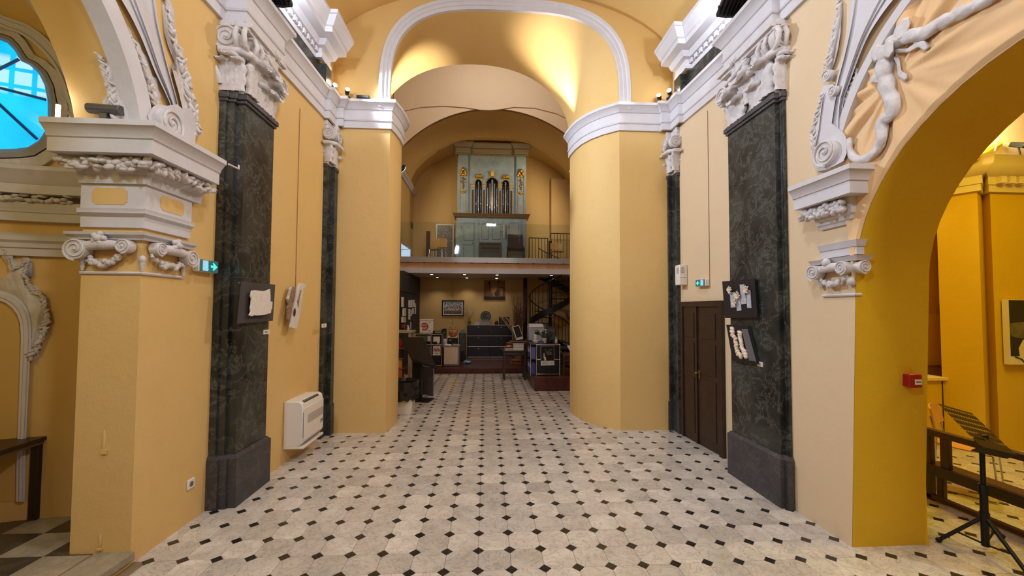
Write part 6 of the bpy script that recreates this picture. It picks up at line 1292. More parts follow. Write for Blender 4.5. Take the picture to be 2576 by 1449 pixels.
# big navy drawer cabinet against the back
def steel_cabinet(label, x0, x1, y0, y1, z0, cols, rows, h, cat='cabinet', knobs=True):
    t = thing('steel_cabinet', label, cat, ((x0+x1)/2, (y0+y1)/2, z0)); w, d = (x1-x0)/2, (y1-y0)/2
    g = B(); g.bb((-w, -d, .03), (w, d, h+.03)); g.obj('body', NAVY, t)
    for i in range(cols):
        for j in range(rows):
            xa, xb = -w+2*w*i/cols+.018, -w+2*w*(i+1)/cols-.018; za, zb_ = .03+h*j/rows+.018, .03+h*(j+1)/rows-.018
            g = B(); g.bb((xa, -d-.012, za), (xb, -d, zb_)); D_ = g.obj('drawer', NAVY, t, bevel=.003)
            if knobs: g = B(); xk = (xa+xb)/2; g.cyl((xk, -d-.012, zb_-.045), (xk, -d-.024, zb_-.045), .014, n=12); g.obj('lock_knob', CHR, D_)
    r = .011
    for j in range(rows+1):
        z = .03+h*j/rows; g = B(); g.tube([(-w, -d, z), (w, -d, z)], r, 8); g.tube([(-w, -d, z), (-w, d, z)], r, 6); g.tube([(w, -d, z), (w, d, z)], r, 6); g.obj('chrome_rail', CHR, t)
        for i in range(cols+1): x = -w+2*w*i/cols; g = B(); g.ell((x, -d, z), (.017, .017, .017)); g.obj('ball_joint', CHR, t)
    for i in range(cols+1): x = -w+2*w*i/cols; g = B(); g.tube([(x, -d, .0), (x, -d, h+.03)], r, 8); g.obj('chrome_post', CHR, t)
    return t
a, b_ = PY(1175, 900, 13.35), PY(1288, 900, 13.35)
steel_cabinet('wide navy drawer cabinet with chrome rails against the back wall', a.x, b_.x, 13.35, 13.85, PZB, 2, 3, PY(1175, 818, 13.35).z-PZB-.03)
CT = PY(1175, 818, 13.35).z+.012
# things on the drawer cabinet
p = PY(1222, 796, 13.6); t = thing('wall_clock', 'round black clock standing on the navy drawer cabinet', 'clock', (p.x, 13.62, CT+.07)); r = .175; c = V((0, 0, r+.03))
g = B(); g.cyl(c+V((0, .05, 0)), c, r, r, 32); g.obj('case', BLK, t, bevel=.004); g = B(); g.cyl(c, c+V((0, -.003, 0)), r*.88, n=32); g.obj('dial', mat('dial_grey', rgb(58, 58, 56), .5), t)
for k in range(12): a_ = 2*pi*k/12; g = B(); q = c+V((sin(a_)*r*.74, -.005, cos(a_)*r*.74)); g.box(q, (.012, .003, .028), Matrix.Rotation(a_, 3, 'Y')); g.obj('hour_mark', WHT, t)
for a_, l_ in ((radians(72), r*.50), (radians(80), r*.72)): g = B(); g.prism([c+V((0, -.008, 0))+V((cos(a_), 0, -sin(a_)))*.008, c+V((sin(a_)*l_, -.008, cos(a_)*l_)), c+V((0, -.008, 0))-V((cos(a_), 0, -sin(a_)))*.008], (0, -.003, 0)); g.obj('clock_hand', WHT, t, smooth=0)
g = B(); g.prism([(-.14, -.03, -.0), (.14, -.03, -.0), (.10, -.03, .10), (-.10, -.03, .10)], (0, .09, 0)); g.obj('stand', GREY, t)
p = PY(1190, 815, 13.5); t = thing('flat_box', 'flat pale box lying under the clock on the drawer cabinet', 'box', (PY(1214, 815, 13.6).x, 13.6, CT)); g = B(); g.bb((-.30, -.12, 0), (.21, .14, .06)); g.obj('box_body', mat('pale_grey', rgb(176, 170, 166), .6), t, bevel=.004); g = B(); g.bb((-.30, -.13, .045), (.21, .15, .065)); g.obj('lid', mat('pale_grey', rgb(176, 170, 166), .6), t)
p = PY(1196, 814, 13.5); t = thing('paper_stack', 'small stack of pale papers on the left of the drawer cabinet', 'papers', (PY(1192, 815, 13.45).x+.09, 13.39, CT)); 
for k in range(3): g = B(); g.box((0, 0, .006+.012*k), (.16, .07, .010), Matrix.Rotation(.1*k, 3, 'Z')); g.obj('sheet_pile', PAP, t)
p = PY(1266, 808, 13.55); t = thing('black_device', 'black box shaped machine on the right of the drawer cabinet', 'machine', (p.x+.03, 13.6, CT)); g = B(); g.bb((-.17, -.14, 0), (.17, .14, .26)); g.obj('casing', BKP, t, bevel=.01); g = B(); g.bb((-.13, -.145, .16), (.13, -.14, .22)); g.obj('display', mat('display_grey', rgb(50, 52, 60), .2), t); g = B(); g.cyl((.08, -.14, .08), (.08, -.155, .08), .03, n=14); g.obj('dial_knob', GREY, t)
p = PY(1249, 814, 13.45); t = thing('dark_pot', 'small dark round pot beside the black machine', 'pot', (p.x, 13.5, CT)); g = B(); g.lathe((0, 0, 0), [(.04, 0), (.065, .03), (.06, .08), (.035, .10), (.04, .12)], 14); g.obj('pot_body', DWD, t, smooth=50); g = B(); g.cyl((0, 0, .1), (0, 0, .121), .035, n=12); g.obj('pot_mouth', INK, t)
def sprigs(label, name, cat, loc, pot, stems, m, seed, h, spread, blobs=None, nblob=0, rstem=.004, group=None):
    t = thing(name, label, cat, loc); pot(t); rnd = random.Random(seed); g = B(); tips = []
    for k in range(stems):
        a_ = rnd.uniform(0, 2*pi); s = rnd.uniform(.2, 1)*spread; hh = h*rnd.uniform(.55, 1); z0_ = t['potz']; P = [V((rnd.uniform(-.03, .03), rnd.uniform(-.03, .03), z0_*.7))]
        for i in range(1, 7): f = i/6; P.append(V((cos(a_)*s*f**1.1+rnd.uniform(-.035, .035)*(1 if h > 1 else .6), sin(a_)*s*f**1.4*.6+rnd.uniform(-.02, .02), z0_+hh*f)))
        g.tube(P, [rstem*(1.2-.9*i/6) for i in range(7)], 4, cap=False); tips += P[3:]
    stuff(g.obj('stem', m, t, smooth=0))
    if blobs:
        g = B()
        for k in range(nblob): q = rnd.choice(tips); g.ell(q+V((rnd.uniform(-.03, .03), rnd.uniform(-.03, .03), rnd.uniform(-.03, .03))), (rnd.uniform(.008, .018),)*3, None, 5, 3)
        stuff(g.obj('blossom', blobs, t))
    del t['potz']; return t
def pot_small(t): g = B(); g.lathe((0, 0, 0), [(.05, 0), (.065, .06), (.05, .10), (.055, .12)], 14); g.obj('vase', mat('olive_glass', rgb(110, 100, 50), .2), t, smooth=50); t['potz'] = .10
DRY = mat('dry_stems', rgb(176, 140, 80), .8); DRB2 = mat('brown_branches', rgb(112, 72, 48), .8, col2=rgb(88, 54, 36), scale=10); FLO = mat('dry_flowers', rgb(206, 184, 140), .8)
p = PY(1184, 815, 13.5); sprigs('bunch of dry pale flowers in a small vase on the drawer cabinet', 'dried_flowers', 'flowers', (p.x-.05, 13.62, CT), pot_small, 26, DRY, 5, .50, .32, FLO, 150)
# urn with tall branches
URN = mat('urn_stone', rgb(132, 92, 60), .65, col2=rgb(100, 66, 42), scale=8)
def pot_urn(t): g = B(); g.bb((-.24, -.24, 0), (.24, .24, .05)); g.lathe((0, 0, .05), [(.20, 0), (.22, .04), (.13, .10), (.10, .18), (.16, .24), (.30, .40), (.34, .52), (.36, .55), (.30, .55)], 24); g.obj('urn', URN, t, smooth=40, label='brown stone pedestal urn'); t['potz'] = .55
p = PY(1306, 918, 12.0); UR = sprigs('tall brown twisted branches in a stone pedestal urn', 'branch_urn', 'branches', (p.x-.02, 12.15, PZB), pot_urn, 130, DRB2, 9, 1.5, .27, None, 0, .008)
rnd = random.Random(3); g = B()
for k in range(7):
    P = [V((-.1, 0, .9))]; a_ = rnd.uniform(2.4, 3.9)
    for i in range(9): P.append(P[-1]+V((cos(a_)*.055+rnd.uniform(-.04, .04), rnd.uniform(-.03, .03), .075+rnd.uniform(-.05, .05))))
    g.tube(P, .006, 4)
stuff(g.obj('curly_twig', mat('pale_twig', rgb(190, 150, 96), .7), UR))
# pictures on the back wall
p = [PY(1112, 755, 14.17), PY(1167, 795, 14.17)]; t = thing('framed_picture', 'black framed colour picture of a crowded square on the back wall', 'picture', ((p[0].x+p[1].x)/2, 14.2, p[1].z)); w = (p[1].x-p[0].x)/2; h = p[0].z-p[1].z
g = B(); g.sweep([V((-w, -.005, 0)), V((w, -.005, 0)), V((w, -.005, h)), V((-w, -.005, h))], [(-.0, 0), (.035, 0), (.035, .03), (0, .03)], (0, -1, 0), closed=True); g.obj('frame', BLK, t)
g = B(); g.bb((-w+.03, -.012, .03), (w-.03, -.006, h-.03)); g.obj('mount', PAP, t, label='white mount')
PIC = NT('crowd_print'); ps = PIC.pos(); sxx = PIC.n('ShaderNodeSeparateXYZ'); PIC.l(ps, sxx.inputs[0]); mr = PIC.n('ShaderNodeMapRange'); mr.inputs[1].default_value = p[1].z+.06; mr.inputs[2].default_value = p[0].z-.06; PIC.l(sxx.outputs[2], mr.inputs[0])
base = PIC.ramp(mr.outputs[0], [(0, (.10, .05, .06, 1)), (.25, (.16, .12, .13, 1)), (.38, (.5, .46, .44, 1)), (.5, (.30, .12, .05, 1)), (.58, (.35, .25, .15, 1)), (.62, (.38, .40, .46, 1)), (1, (.22, .24, .32, 1))])
nz = PIC.n('ShaderNodeTexNoise', i_Scale=26.0, i_Detail=5); PIC.l(ps, nz.inputs[0]); mxx = PIC.n('ShaderNodeMix', data_type='RGBA', blend_type='OVERLAY'); mxx.inputs[0].default_value = .95; PIC.l(base, mxx.inputs[6]); PIC.l(PIC.ramp(nz.outputs[0], [(.35, (0, 0, 0, 1)), (.65, (1, 1, 1, 1))]), mxx.inputs[7]); PIC.l(mxx.outputs[2], PIC.b.inputs['Base Color'])
g = B(); g.bb((-w+.07, -.015, .07), (w-.07, -.012, h-.07)); g.obj('print', PIC.m, t)
yv = 14.19; wire('thin picture wire above and below the framed crowd picture', [(PY(1139, 712, yv).x, yv, PY(1139, 706, yv).z), (PY(1139, 712, yv).x, yv, PY(1139, 818, yv).z)], .004)
p = [PY(1218, 705, 14.17), PY(1270, 754, 14.17)]; t = thing('guitar_picture', 'square brown picture of two lutes high on the back wall', 'picture', ((p[0].x+p[1].x)/2, 14.2, p[1].z)); w = (p[1].x-p[0].x)/2; h = p[0].z-p[1].z
g = B(); g.bb((-w, -.03, 0), (w, 0, h)); g.obj('canvas', mat('sepia', rgb(150, 104, 56), .7, col2=rgb(116, 76, 38), scale=3), t); g = B(); g.bb((-w, -.032, 0), (w, -.03, h*.16)); g.obj('dark_base_band', mat('sepia_dark', rgb(44, 28, 18), .7), t)  # dark band across the foot of the picture
SEP = mat('sepia_dark', rgb(44, 28, 18), .7); SEP2 = mat('sepia_mid', rgb(104, 74, 48), .7)
for x, tilt, zb_, m_ in ((-w*.38, .10, .17, SEP2), (w*.22, -.16, .22, SEP)):
    g = B(); c = V((x, -.032, h*zb_+.06)); 
    g.ell(c, (w*.24, .002, h*.13), Matrix.Rotation(tilt, 3, 'Y'), 18, 8); g.ell(c+V((-tilt*.2, 0, h*.14)), (w*.16, .002, h*.10), Matrix.Rotation(tilt, 3, 'Y'), 14, 6); g.obj('lute_body', m_, t)
    g = B(); d = V((-tilt, 0, 1)).normalized(); r_ = V((1, 0, tilt)); c = V((x, -.034, h*zb_+.06)); g.prism([c+d*h*.18-r_*.018, c+d*h*.18+r_*.018, c+d*h*.55+r_*.016, c+d*h*.55-r_*.016], (0, -.002, 0)); g.prism([c+d*h*.55-r_*.03, c+d*h*.55+r_*.03, c+d*h*.70+r_*.034, c+d*h*.70-r_*.034], (0, -.002, 0)); g.obj('lute_neck', SEP, t, smooth=0)
g = B(); g.sweep([V((w*.52, -.032, h*.10)), V((w*.88, -.032, h*.10)), V((w*.88, -.032, h*.62)), V((w*.52, -.032, h*.62))], [(-.01, 0), (.01, 0), (.01, .003), (-.01, .003)], (0, -1, 0), closed=True); g.obj('painted_frame', SEP, t)
# dark partition with pinned papers along the left wall
PTN = mat('partition_black', rgb(34, 32, 32), .7, col2=rgb(42, 39, 38), scale=5)
xa = PY(1056, 760, 14.1).x; t = thing('pin_partition', 'dark floor to ceiling partition with pinned papers on the left', 'partition', (xa-.12, 12.9, PZB)); q0 = V((xa-.12, 12.9, PZB))
g = B(); g.bb((-.12, -1.6, 0), (.12, 1.18, 2.06)); g.obj('lower_board', PTN, t); g = B(); g.bb((-.12, -1.6, 2.075), (.125, 1.18, 2.65)); g.obj('upper_board', mat('partition_grey', rgb(52, 49, 48), .7), t)
def pinned(px0, py0, px1, py1, m, nm='pinned_paper', lab=None):
    P = [PX(x, y, xa+.004)-q0 for x, y in ((px0, py0), (px1, py0), (px1, py1), (px0, py1))]; g = B(); g.prism(P, (.005, 0, 0)); return g.obj(nm, m, t, smooth=0, label=lab)
for q in ((1027, 755, 1032, 773), (1033, 754, 1037, 773), (1038, 754, 1043, 772), (1043, 763, 1046, 790), (1027, 777, 1032, 804), (1033, 779, 1036, 795), (1037, 775, 1041, 790), (1032, 810, 1034, 828)): pinned(*q, PAP)
for i, (px0, py0, px1, py1, c) in enumerate(((1012, 747, 1016, 773, WHT), (1015, 775, 1021, 796, WHT), (1012, 797, 1021, 812, PAP), (1012, 815, 1019, 825, RED))):
    P = [PX(x, y, xa+.03) for x, y in ((px0, py0), (px1, py0), (px1, py1), (px0, py1))]; c0 = sum(P, V())/4
    u = thing(('wall_hook_strip', 'wall_telephone', 'paper_bundle', 'red_box')[i], ('white curled strip hanging on the dark partition', 'white handset hanging on the dark partition', 'pale paper bundle hanging on the dark partition', 'small red box on the dark partition')[i], ('strip', 'telephone', 'papers', 'box')[i], c0)
    g = B(); g.prism([v-c0+V((-.028, 0, 0)) for v in P], (.04, 0, 0), taper=.12); g.obj(('strip_body', 'handset', 'bundle', 'box_body')[i], c, u, smooth=0, bevel=.004); g = B(); g.ell(V((.014, 0, 0)), (.006, .02, .03)); g.obj(('pin', 'earpiece', 'clip', 'button')[i], GREY, u)
# counter of steel cabinets left, with what stands on it
zb_ = PZB; yC = 11.45
a, b_ = PY(1044, 900, yC), PY(1111.5, 900, yC); CH = PY(1100, 841, yC).z-PZB-.03; m_ = PY(1086, 880, yC).x
t1 = steel_cabinet('navy steel cabinet with a notice sheet beside the beige pedestal', m_, b_.x, yC, yC+.4, PZB, 1, 3, CH, knobs=False)
ST = mat('notice_print', rgb(206, 198, 190), .7)
g = B(); w = (b_.x-m_)/2; g.bb((-w*.72, -.215, CH*.36), (w*.72, -.2125, CH*.66)); g.obj('notice_sheet', PAP, t1, label='white notice sheet with two red signs')
RB = mat('sign_red', rgb(150, 70, 60), .6)
for s in (-1, 1): 
    M = frame((0, -1, 0)); g = B(); P = [V((s*w*.32+w*.26*cos(2*pi*i/20), -.217, CH*.535+w*.26*sin(2*pi*i/20))) for i in range(20)]; g.sweep(P, [(-.008, 0), (.008, 0), (.008, .002), (-.008, .002)], (0, -1, 0), closed=True); g.prism([(s*w*.32-.05, -.218, CH*.535+.035), (s*w*.32-.035, -.218, CH*.535+.05), (s*w*.32+.05, -.218, CH*.535-.035), (s*w*.32+.035, -.218, CH*.535-.05)], (0, -.001, 0)); g.obj('red_sign', RB, t1, smooth=0)
g = B()
for z_, k in ((.64, .6), (.615, .4), (.44, .55), (.425, .5), (.41, .3)): g.bb((-w*k, -.2165, CH*z_-.004), (w*k, -.216, CH*z_+.004))
g.obj('print_line', GREY, t1)
g = B(); g.bb((-w*.7, -.2165, CH*.80), (w*.6, -.213, CH*.96)); g.bb((w*.05, -.218, CH*.74), (w*.5, -.2145, CH*.86)); g.obj('small_notice', PAP, t1)
t2 = steel_cabinet('open navy steel rack of leaflets left of the notice cabinet', a.x, m_-.03, yC+.02, yC+.4, PZB, 1, 3, CH, knobs=False)
rnd = random.Random(12); w = (m_-.03-a.x)/2
LF = [mat('leaflet_%s' % n_, c_, .5) for n_, c_ in (('green', rgb(96, 116, 70)), ('blue', rgb(60, 74, 110)), ('tan', rgb(150, 126, 96)), ('white', rgb(196, 188, 180)), ('teal', rgb(60, 88, 92)))]
for j in range(3):
    for i in range(5):
        xx = -w*.8+w*1.6*i/4; zz = .10+CH*j/3; g = B(); g.box((xx, -.225, zz+.10), (.085, .006, .16+rnd.uniform(-.02, .02)), Matrix.Rotation(.12, 3, 'X')); g.obj('leaflet', rnd.choice(LF), t2)
TC = PZB+.03+CH+.012
p = PY(1074, 838, 11.7); q = PY(1091, 803, 11.7); p0 = PY(1057, 838, 11.7); w = (q.x-p0.x)/2; h = q.z-TC
t = thing('white_cabinet', 'white box fridge with a round red emblem on the counter', 'fridge', ((p0.x+q.x)/2, 11.72, TC)); g = B(); g.bb((-w, -.12, .01), (w, .12, h-.05)); g.obj('body', WHT, t, bevel=.008); g = B(); g.bb((-w, -.125, h-.04), (w, .12, h)); g.obj('lid', WHT, t, bevel=.006); g = B(); g.bb((-w*.97, -.11, h-.052), (w*.97, .11, h-.038)); g.obj('lid_gap', GREY, t)
c = V((-w*.28, -.122, h*.48)); r = .095; EMR = mat('emblem_red', rgb(140, 34, 20), .5); EMP = mat('emblem_peach', rgb(214, 150, 120), .5)
g = B(); g.cyl(c+V((0, .004, 0)), c, r, n=28); g.obj('emblem_disc', EMP, t); g = B(); g.sweep([c+V((r*cos(2*pi*i/28), -.001, r*sin(2*pi*i/28))) for i in range(28)], [(-.012, 0), (.012, 0), (.012, .003), (-.012, .003)], (0, -1, 0), closed=True); g.bb((c.x-r, c.y-.004, c.z-.012), (c.x+r, c.y, c.z+.012)); g.prism([(c.x-.018, c.y-.002, c.z+.03), (c.x+.018, c.y-.002, c.z+.03), (c.x, c.y-.002, c.z+.075)], (0, -.002, 0)); g.obj('emblem_ring', EMR, t, smooth=0, label='red emblem ring with bar')
g = B(); g.bb((w*.25, -.123, h*.78), (w*.6, -.12, h*.80)); g.bb((w*.2, -.123, h*.20), (w*.65, -.12, h*.23)); g.obj('print_line', INK, t)
p = PY(1058, 836, 11.5); t = thing('white_bottle', 'slim white pump bottle in front of the white fridge', 'bottle', (p.x+.0, 11.55, TC)); g = B(); g.lathe((0, 0, 0), [(.032, 0), (.034, .01), (.034, .16), (.014, .19), (.012, .22)], 14); g.obj('body', WHT, t, smooth=40); g = B(); g.cyl((0, 0, .22), (0, 0, .24), .016, n=10); g.tube([(0, 0, .24), (0, 0, .255), (-.04, 0, .25)], .007, 6); g.obj('pump', WHT, t)
for i, (px, lab) in enumerate(((1066, 'pile of bright papers left on the counter in front of the fridge'), (1080, 'pile of bright papers right on the counter in front of the fridge'))):
    p = PY(px, 838, 11.5); t = thing('paper_pile', lab, 'papers', (p.x, 11.53, TC))
    for k in range(4): g = B(); g.box((rnd.uniform(-.01, .01), 0, .008+.012*k), (.13, .07, .010), Matrix.Rotation(rnd.uniform(-.3, .3), 3, 'Z')); g.obj('sheet_pile', PAP, t)
p = PY(1101.5, 834, 11.6); t = thing('letter_tray', 'black letter tray at the right end of the counter', 'tray', (p.x, 11.64, TC)); g = B(); g.bb((-.12, -.14, 0), (.12, .14, .012)); g.bb((-.12, -.14, 0), (-.108, .14, .08)); g.bb((.108, -.14, 0), (.12, .14, .12)); g.obj('tray_body', BKP, t); g = B(); g.bb((-.12, -.10, .06), (.12, .14, .07)); g.obj('upper_tray', BKP, t)
# beige drawer pedestal with papers, black speaker and boxes behind, basket vase
BEI = mat('beige_laminate', rgb(206, 180, 158), .55)
a, b_ = PY(1115, 920, 11.45), PY(1152, 920, 11.45); tz = PY(1130, 871, 11.45).z-PZB
t = thing('drawer_pedestal', 'beige fronted grey pedestal cabinet in the middle of the platform', 'cabinet', ((a.x+b_.x)/2, 11.7, PZB)); w = (b_.x-a.x)/2
g = B(); g.bb((-w+.005, -.22, .02), (w+.03, .24, tz)); g.obj('body', mat('pedestal_grey', rgb(128, 122, 116), .5), t, bevel=.004); g = B(); g.bb((-w+.015, -.235, .06), (w-.01, -.22, tz-.03)); D_ = g.obj('door', BEI, t, bevel=.004); g = B(); g.cyl((w*.6, -.235, tz-.08), (w*.6, -.245, tz-.08), .010, n=10); g.obj('lock', GREY, D_)
g = B(); g.bb((-w, -.2, 0), (w, .22, .02)); g.obj('plinth', BKP, t)
for i in range(2):
    u = thing('paper_tray', ('curled pale papers lying on the left of the beige pedestal', 'grey folder lying on the right of the beige pedestal')[i], 'papers', (t.location.x+(-.10, .14)[i], 11.58, PZB+tz)); 
    for k in range(3): g = B(); g.box((0, 0, .008+.014*k), (.20, .22, .010), Matrix.Rotation(.12*k-.1, 3, 'Z') @ Matrix.Rotation(.05*k, 3, 'Y')); g.obj('sheet_pile', (PAP, STEEL)[i], u)
a, b_ = PY(1128, 872, 12.6), PY(1150, 849, 12.6); t = thing('black_drawer_box', 'low black drawer box under the basket vase', 'cabinet', ((a.x+b_.x)/2, 12.6, PZB)); h = b_.z-PZB; w = (b_.x-a.x)/2+.01
g = B(); g.bb((-w, -.2, 0), (w, .2, h)); g.obj('body', BKP, t, bevel=.004)
for k in range(3): g = B(); g.bb((-w+.01, -.21, h-.16*(k+1)), (w-.01, -.2, h-.16*k-.02)); D_ = g.obj('drawer', BKP, t); g = B(); g.bb((-w*.7, -.214, h-.16*k-.075), (-w*.2, -.21, h-.16*k-.055)); g.obj('label_slot', WHT, D_)
g = B(); g.bb((-w-.01, -.23, h), (w+.01, .22, h+.02)); g.obj('top_board', BEI, t)
u = thing('basket_vase', 'terracotta jar with two loop handles on the black drawer box', 'vase', (t.location.x+.01, 12.58, PZB+h+.02)); vh = PY(1139, 828, 12.58).z-PZB-h-.02
g = B(); g.lathe((0, 0, 0), [(.07, 0), (.085, .01), (.13, vh*.45), (.135, vh*.58), (.10, vh*.80), (.055, vh*.92), (.06, vh), (.04, vh)], 22); g.obj('jar_body', TERRA, u, smooth=50)
for s in (-1, 1): g = B(); g.tube([V((s*.125, 0, vh*.5)), V((s*.13, 0, vh*.95)), V((s*.105, 0, vh*1.22)), V((s*.07, 0, vh*1.25)), V((s*.05, 0, vh*1.05)), V((s*.055, 0, vh*.95))], .011, 8); g.obj('loop_handle', TERRA, u, smooth=60)
g = B(); g.ell((0, -.125, vh*.66), (.016, .008, .03)); g.obj('emblem', DWD, u)
p = PY(1119.5, 850, 12.4); t = thing('speaker', 'slim black loudspeaker beside the terracotta jar', 'speaker', (p.x, 12.3, PZB)); g = B(); hh = PY(1119, 826, 12.4).z-PZB; g.bb((-.05, -.08, hh-.36), (.05, .08, hh)); g.obj('cabinet', BKP, t, bevel=.006); g = B(); g.cyl((0, 0, .0), (0, 0, hh-.36), .02, n=10); g.cyl((0, 0, 0), (0, 0, .02), .10, n=18); g.obj('stand', BKP, t); g = B(); g.cyl((0, -.08, hh-.12), (0, -.086, hh-.12), .038, n=16); g.cyl((0, -.08, hh-.24), (0, -.086, hh-.24), .038, n=16); g.obj('speaker_cone', DGR, t)
p = PY(1117, 868, 11.97); t = thing('white_folder', 'white upright folder beside the black drawer box', 'folder', (p.x+.005, 12.07, PZB)); h = PY(1117, 852, 12.2).z-PZB; g = B(); g.bb((-.07, -.10, .0), (.07, .10, h-.24)); g.obj('support_box', BKP, t); g = B(); g.bb((-.06, -.09, h-.24), (.06, .09, h)); g.obj('folder_body', WHT, t, bevel=.004); g = B(); g.bb((-.03, -.093, h-.15), (.03, -.09, h-.10)); g.obj('spine_label', GREY, t)
a, b_ = PY(1154, 900, 12.6), PY(1171, 838, 12.6); t = thing('tower_speaker', 'tall black floor speaker left of the navy drawers', 'speaker', ((a.x+b_.x)/2, 12.75, PZB)); w = (b_.x-a.x)/2; h = b_.z-PZB
g = B(); g.bb((-w, -.15, .02), (w, .15, h)); g.obj('cabinet', BKP, t, bevel=.006); g = B(); g.bb((-w*.9, -.16, h*.35), (w*.9, -.15, h*.96)); g.obj('grille', DGR, t); g = B(); g.prism([(-w, -.1, h), (w, -.1, h), (w*.5, 0, h+.10), (-w*.5, 0, h+.10)], (0, .05, 0)); g.obj('top_cradle', BKP, t)
p = PY(1165, 911, 11.9); t = thing('blue_bag', 'crumpled light blue bag on the wooden platform', 'bag', (p.x+.06, 12.05, PZB)); g = B(); rnd = random.Random(2); BLU = mat('bag_blue', rgb(110, 160, 186), .6)
for k in range(9): g.ell((rnd.uniform(-.10, .12), rnd.uniform(-.08, .08), .03+rnd.uniform(0, .02)), (rnd.uniform(.05, .09), rnd.uniform(.04, .07), rnd.uniform(.025, .05)), Matrix.Rotation(rnd.uniform(-.5, .5), 3, 'Y') @ Matrix.Rotation(rnd.uniform(0, 3), 3, 'Z'), 7, 5)
g.obj('bag_body', BLU, t, smooth=20); g = B(); g.tube([(-.05, -.05, .07), (-.08, -.03, .14), (-.12, .0, .13), (-.13, .02, .06)], .012, 6); g.obj('strap', BKP, t)
# ================================================================ DESK ON THE RIGHT, KIOSK AND BIN ON THE LEFT
# side table with books and monitor
a, b_ = PZ(1267, 950), PZ(1322, 938); tz = PY(1290, 880, 10.2).z; x0 = PY(1263, 882, 10.2).x; x1 = PY(1331, 882, 10.2).x
if x1 > 1.03: x1 = 1.03
TW_ = mat('table_wood', rgb(62, 40, 28), .45, col2=rgb(46, 30, 22), scale=8)
t = thing('side_table', 'dark wooden side table carrying books and a monitor', 'table', ((x0+x1)/2, 10.25, 0)); w = (x1-x0)/2
g = B(); g.bb((-w, -.24, tz-.03), (w, .26, tz)); g.obj('table_top', TW_, t, bevel=.004); g = B(); g.bb((-w+.04, -.20, tz-.12), (w-.04, .22, tz-.03)); g.obj('apron', TW_, t)
for s in (-1, 1):
    for y in (-.20, .22): g = B(); g.bb((s*(w-.05)-.025, y-.025, 0), (s*(w-.05)+.025, y+.025, tz-.03)); g.obj('leg', TW_, t, bevel=.003)
tx = t.location.x; BKS = [mat('book_%d' % i, c, .6) for i, c in enumerate((rgb(214, 206, 198), rgb(70, 44, 38), rgb(120, 64, 58), rgb(190, 182, 172)))]
def book(label, x, y, z, w, d, h, m, rz=0, group=None):
    u = thing('book', label, 'book', (x, y, z), rz, group); g = B(); g.bb((-w/2, -d/2, 0), (w/2, d/2, .004)); g.bb((-w/2, -d/2, h-.004), (w/2, d/2, h)); g.bb((w/2-.004, -d/2, 0), (w/2, d/2, h)); g.obj('cover', m[1], u); g = B(); g.bb((-w/2+.004, -d/2-.0, .004), (w/2-.004, d/2-.006, h-.004)); g.obj('pages', m[0], u); return u
ords = ('bottom', 'second from bottom', 'third', 'fourth', 'fifth', 'top')
for k in range(5):
    book('%s of the white edged books stacked on the right of the side table' % (ords[k] if k < 4 else 'topmost'), tx+.09+.004*(k % 2), 10.13, tz+.036*k, .27, .20, .034, (PAP, BKS[1]), .03*((k*7) % 3-1))
for k in range(2): book(('lower', 'upper')[k]+' flat dark book lying at the left of the side table', tx-w+.16, 10.12, tz+.03*k, .22, .20, .028, (BKS[3], BKS[1+k]), .1*k)
p = V((tx-w+.17, 10.12, tz+.06)); t3 = thing('pink_bag', 'small pink packet on top of the flat books', 'packet', p); g = B(); g.ell((0, 0, .035), (.085, .06, .035), None, 12, 6); g.obj('packet_body', mat('pink', rgb(206, 138, 118), .5, col2=rgb(190, 116, 100), scale=20), t3); g = B(); g.ell((.06, 0, .04), (.03, .02, .012)); g.obj('packet_fold', mat('pink_dark', rgb(166, 84, 74), .6), t3)
bz = tz+.18; t3 = thing('wood_block', 'brown wooden board laid on the stack of books', 'board', (tx+.11, 10.16, bz)); g = B(); g.bb((-.23, -.13, 0), (.21, .13, .045)); g.obj('board', mat('board_brown', rgb(110, 74, 50), .5), t3, bevel=.006); g = B(); g.bb((-.20, -.14, .012), (.18, -.13, .03)); g.obj('edge_strip', DWD, t3)
t3 = thing('monitor', 'grey framed tilted computer monitor on the book stack', 'monitor', (tx+.10, 10.17, bz+.045)); M = Matrix.Rotation(-.25, 3, 'Y') @ Matrix.Rotation(.45, 3, 'Z') @ Matrix.Rotation(-.15, 3, 'X')
g = B(); g.box((-.02, 0, .20), (.20, .04, .36), M); g.obj('frame', mat('monitor_grey', rgb(190, 186, 184), .4), t3, bevel=.008); g = B(); g.box(V((-.02, 0, .20))+M @ V((0, -.021, .025)), (.165, .004, .28), M); g.obj('screen', mat('screen_dark', rgb(36, 34, 36), .15), t3); g = B(); g.cyl((0, .03, 0), (0, .03, .1), .02, n=10); g.cyl((0, .02, 0), (0, .02, .012), .09, n=20); g.obj('stand', BKP, t3); g = B(); g.tube([(.05, .03, .02), (.12, .0, .03), (.15, -.06, .02), (.08, -.10, .01)], .005, 5); g.obj('cable', BKP, t3)
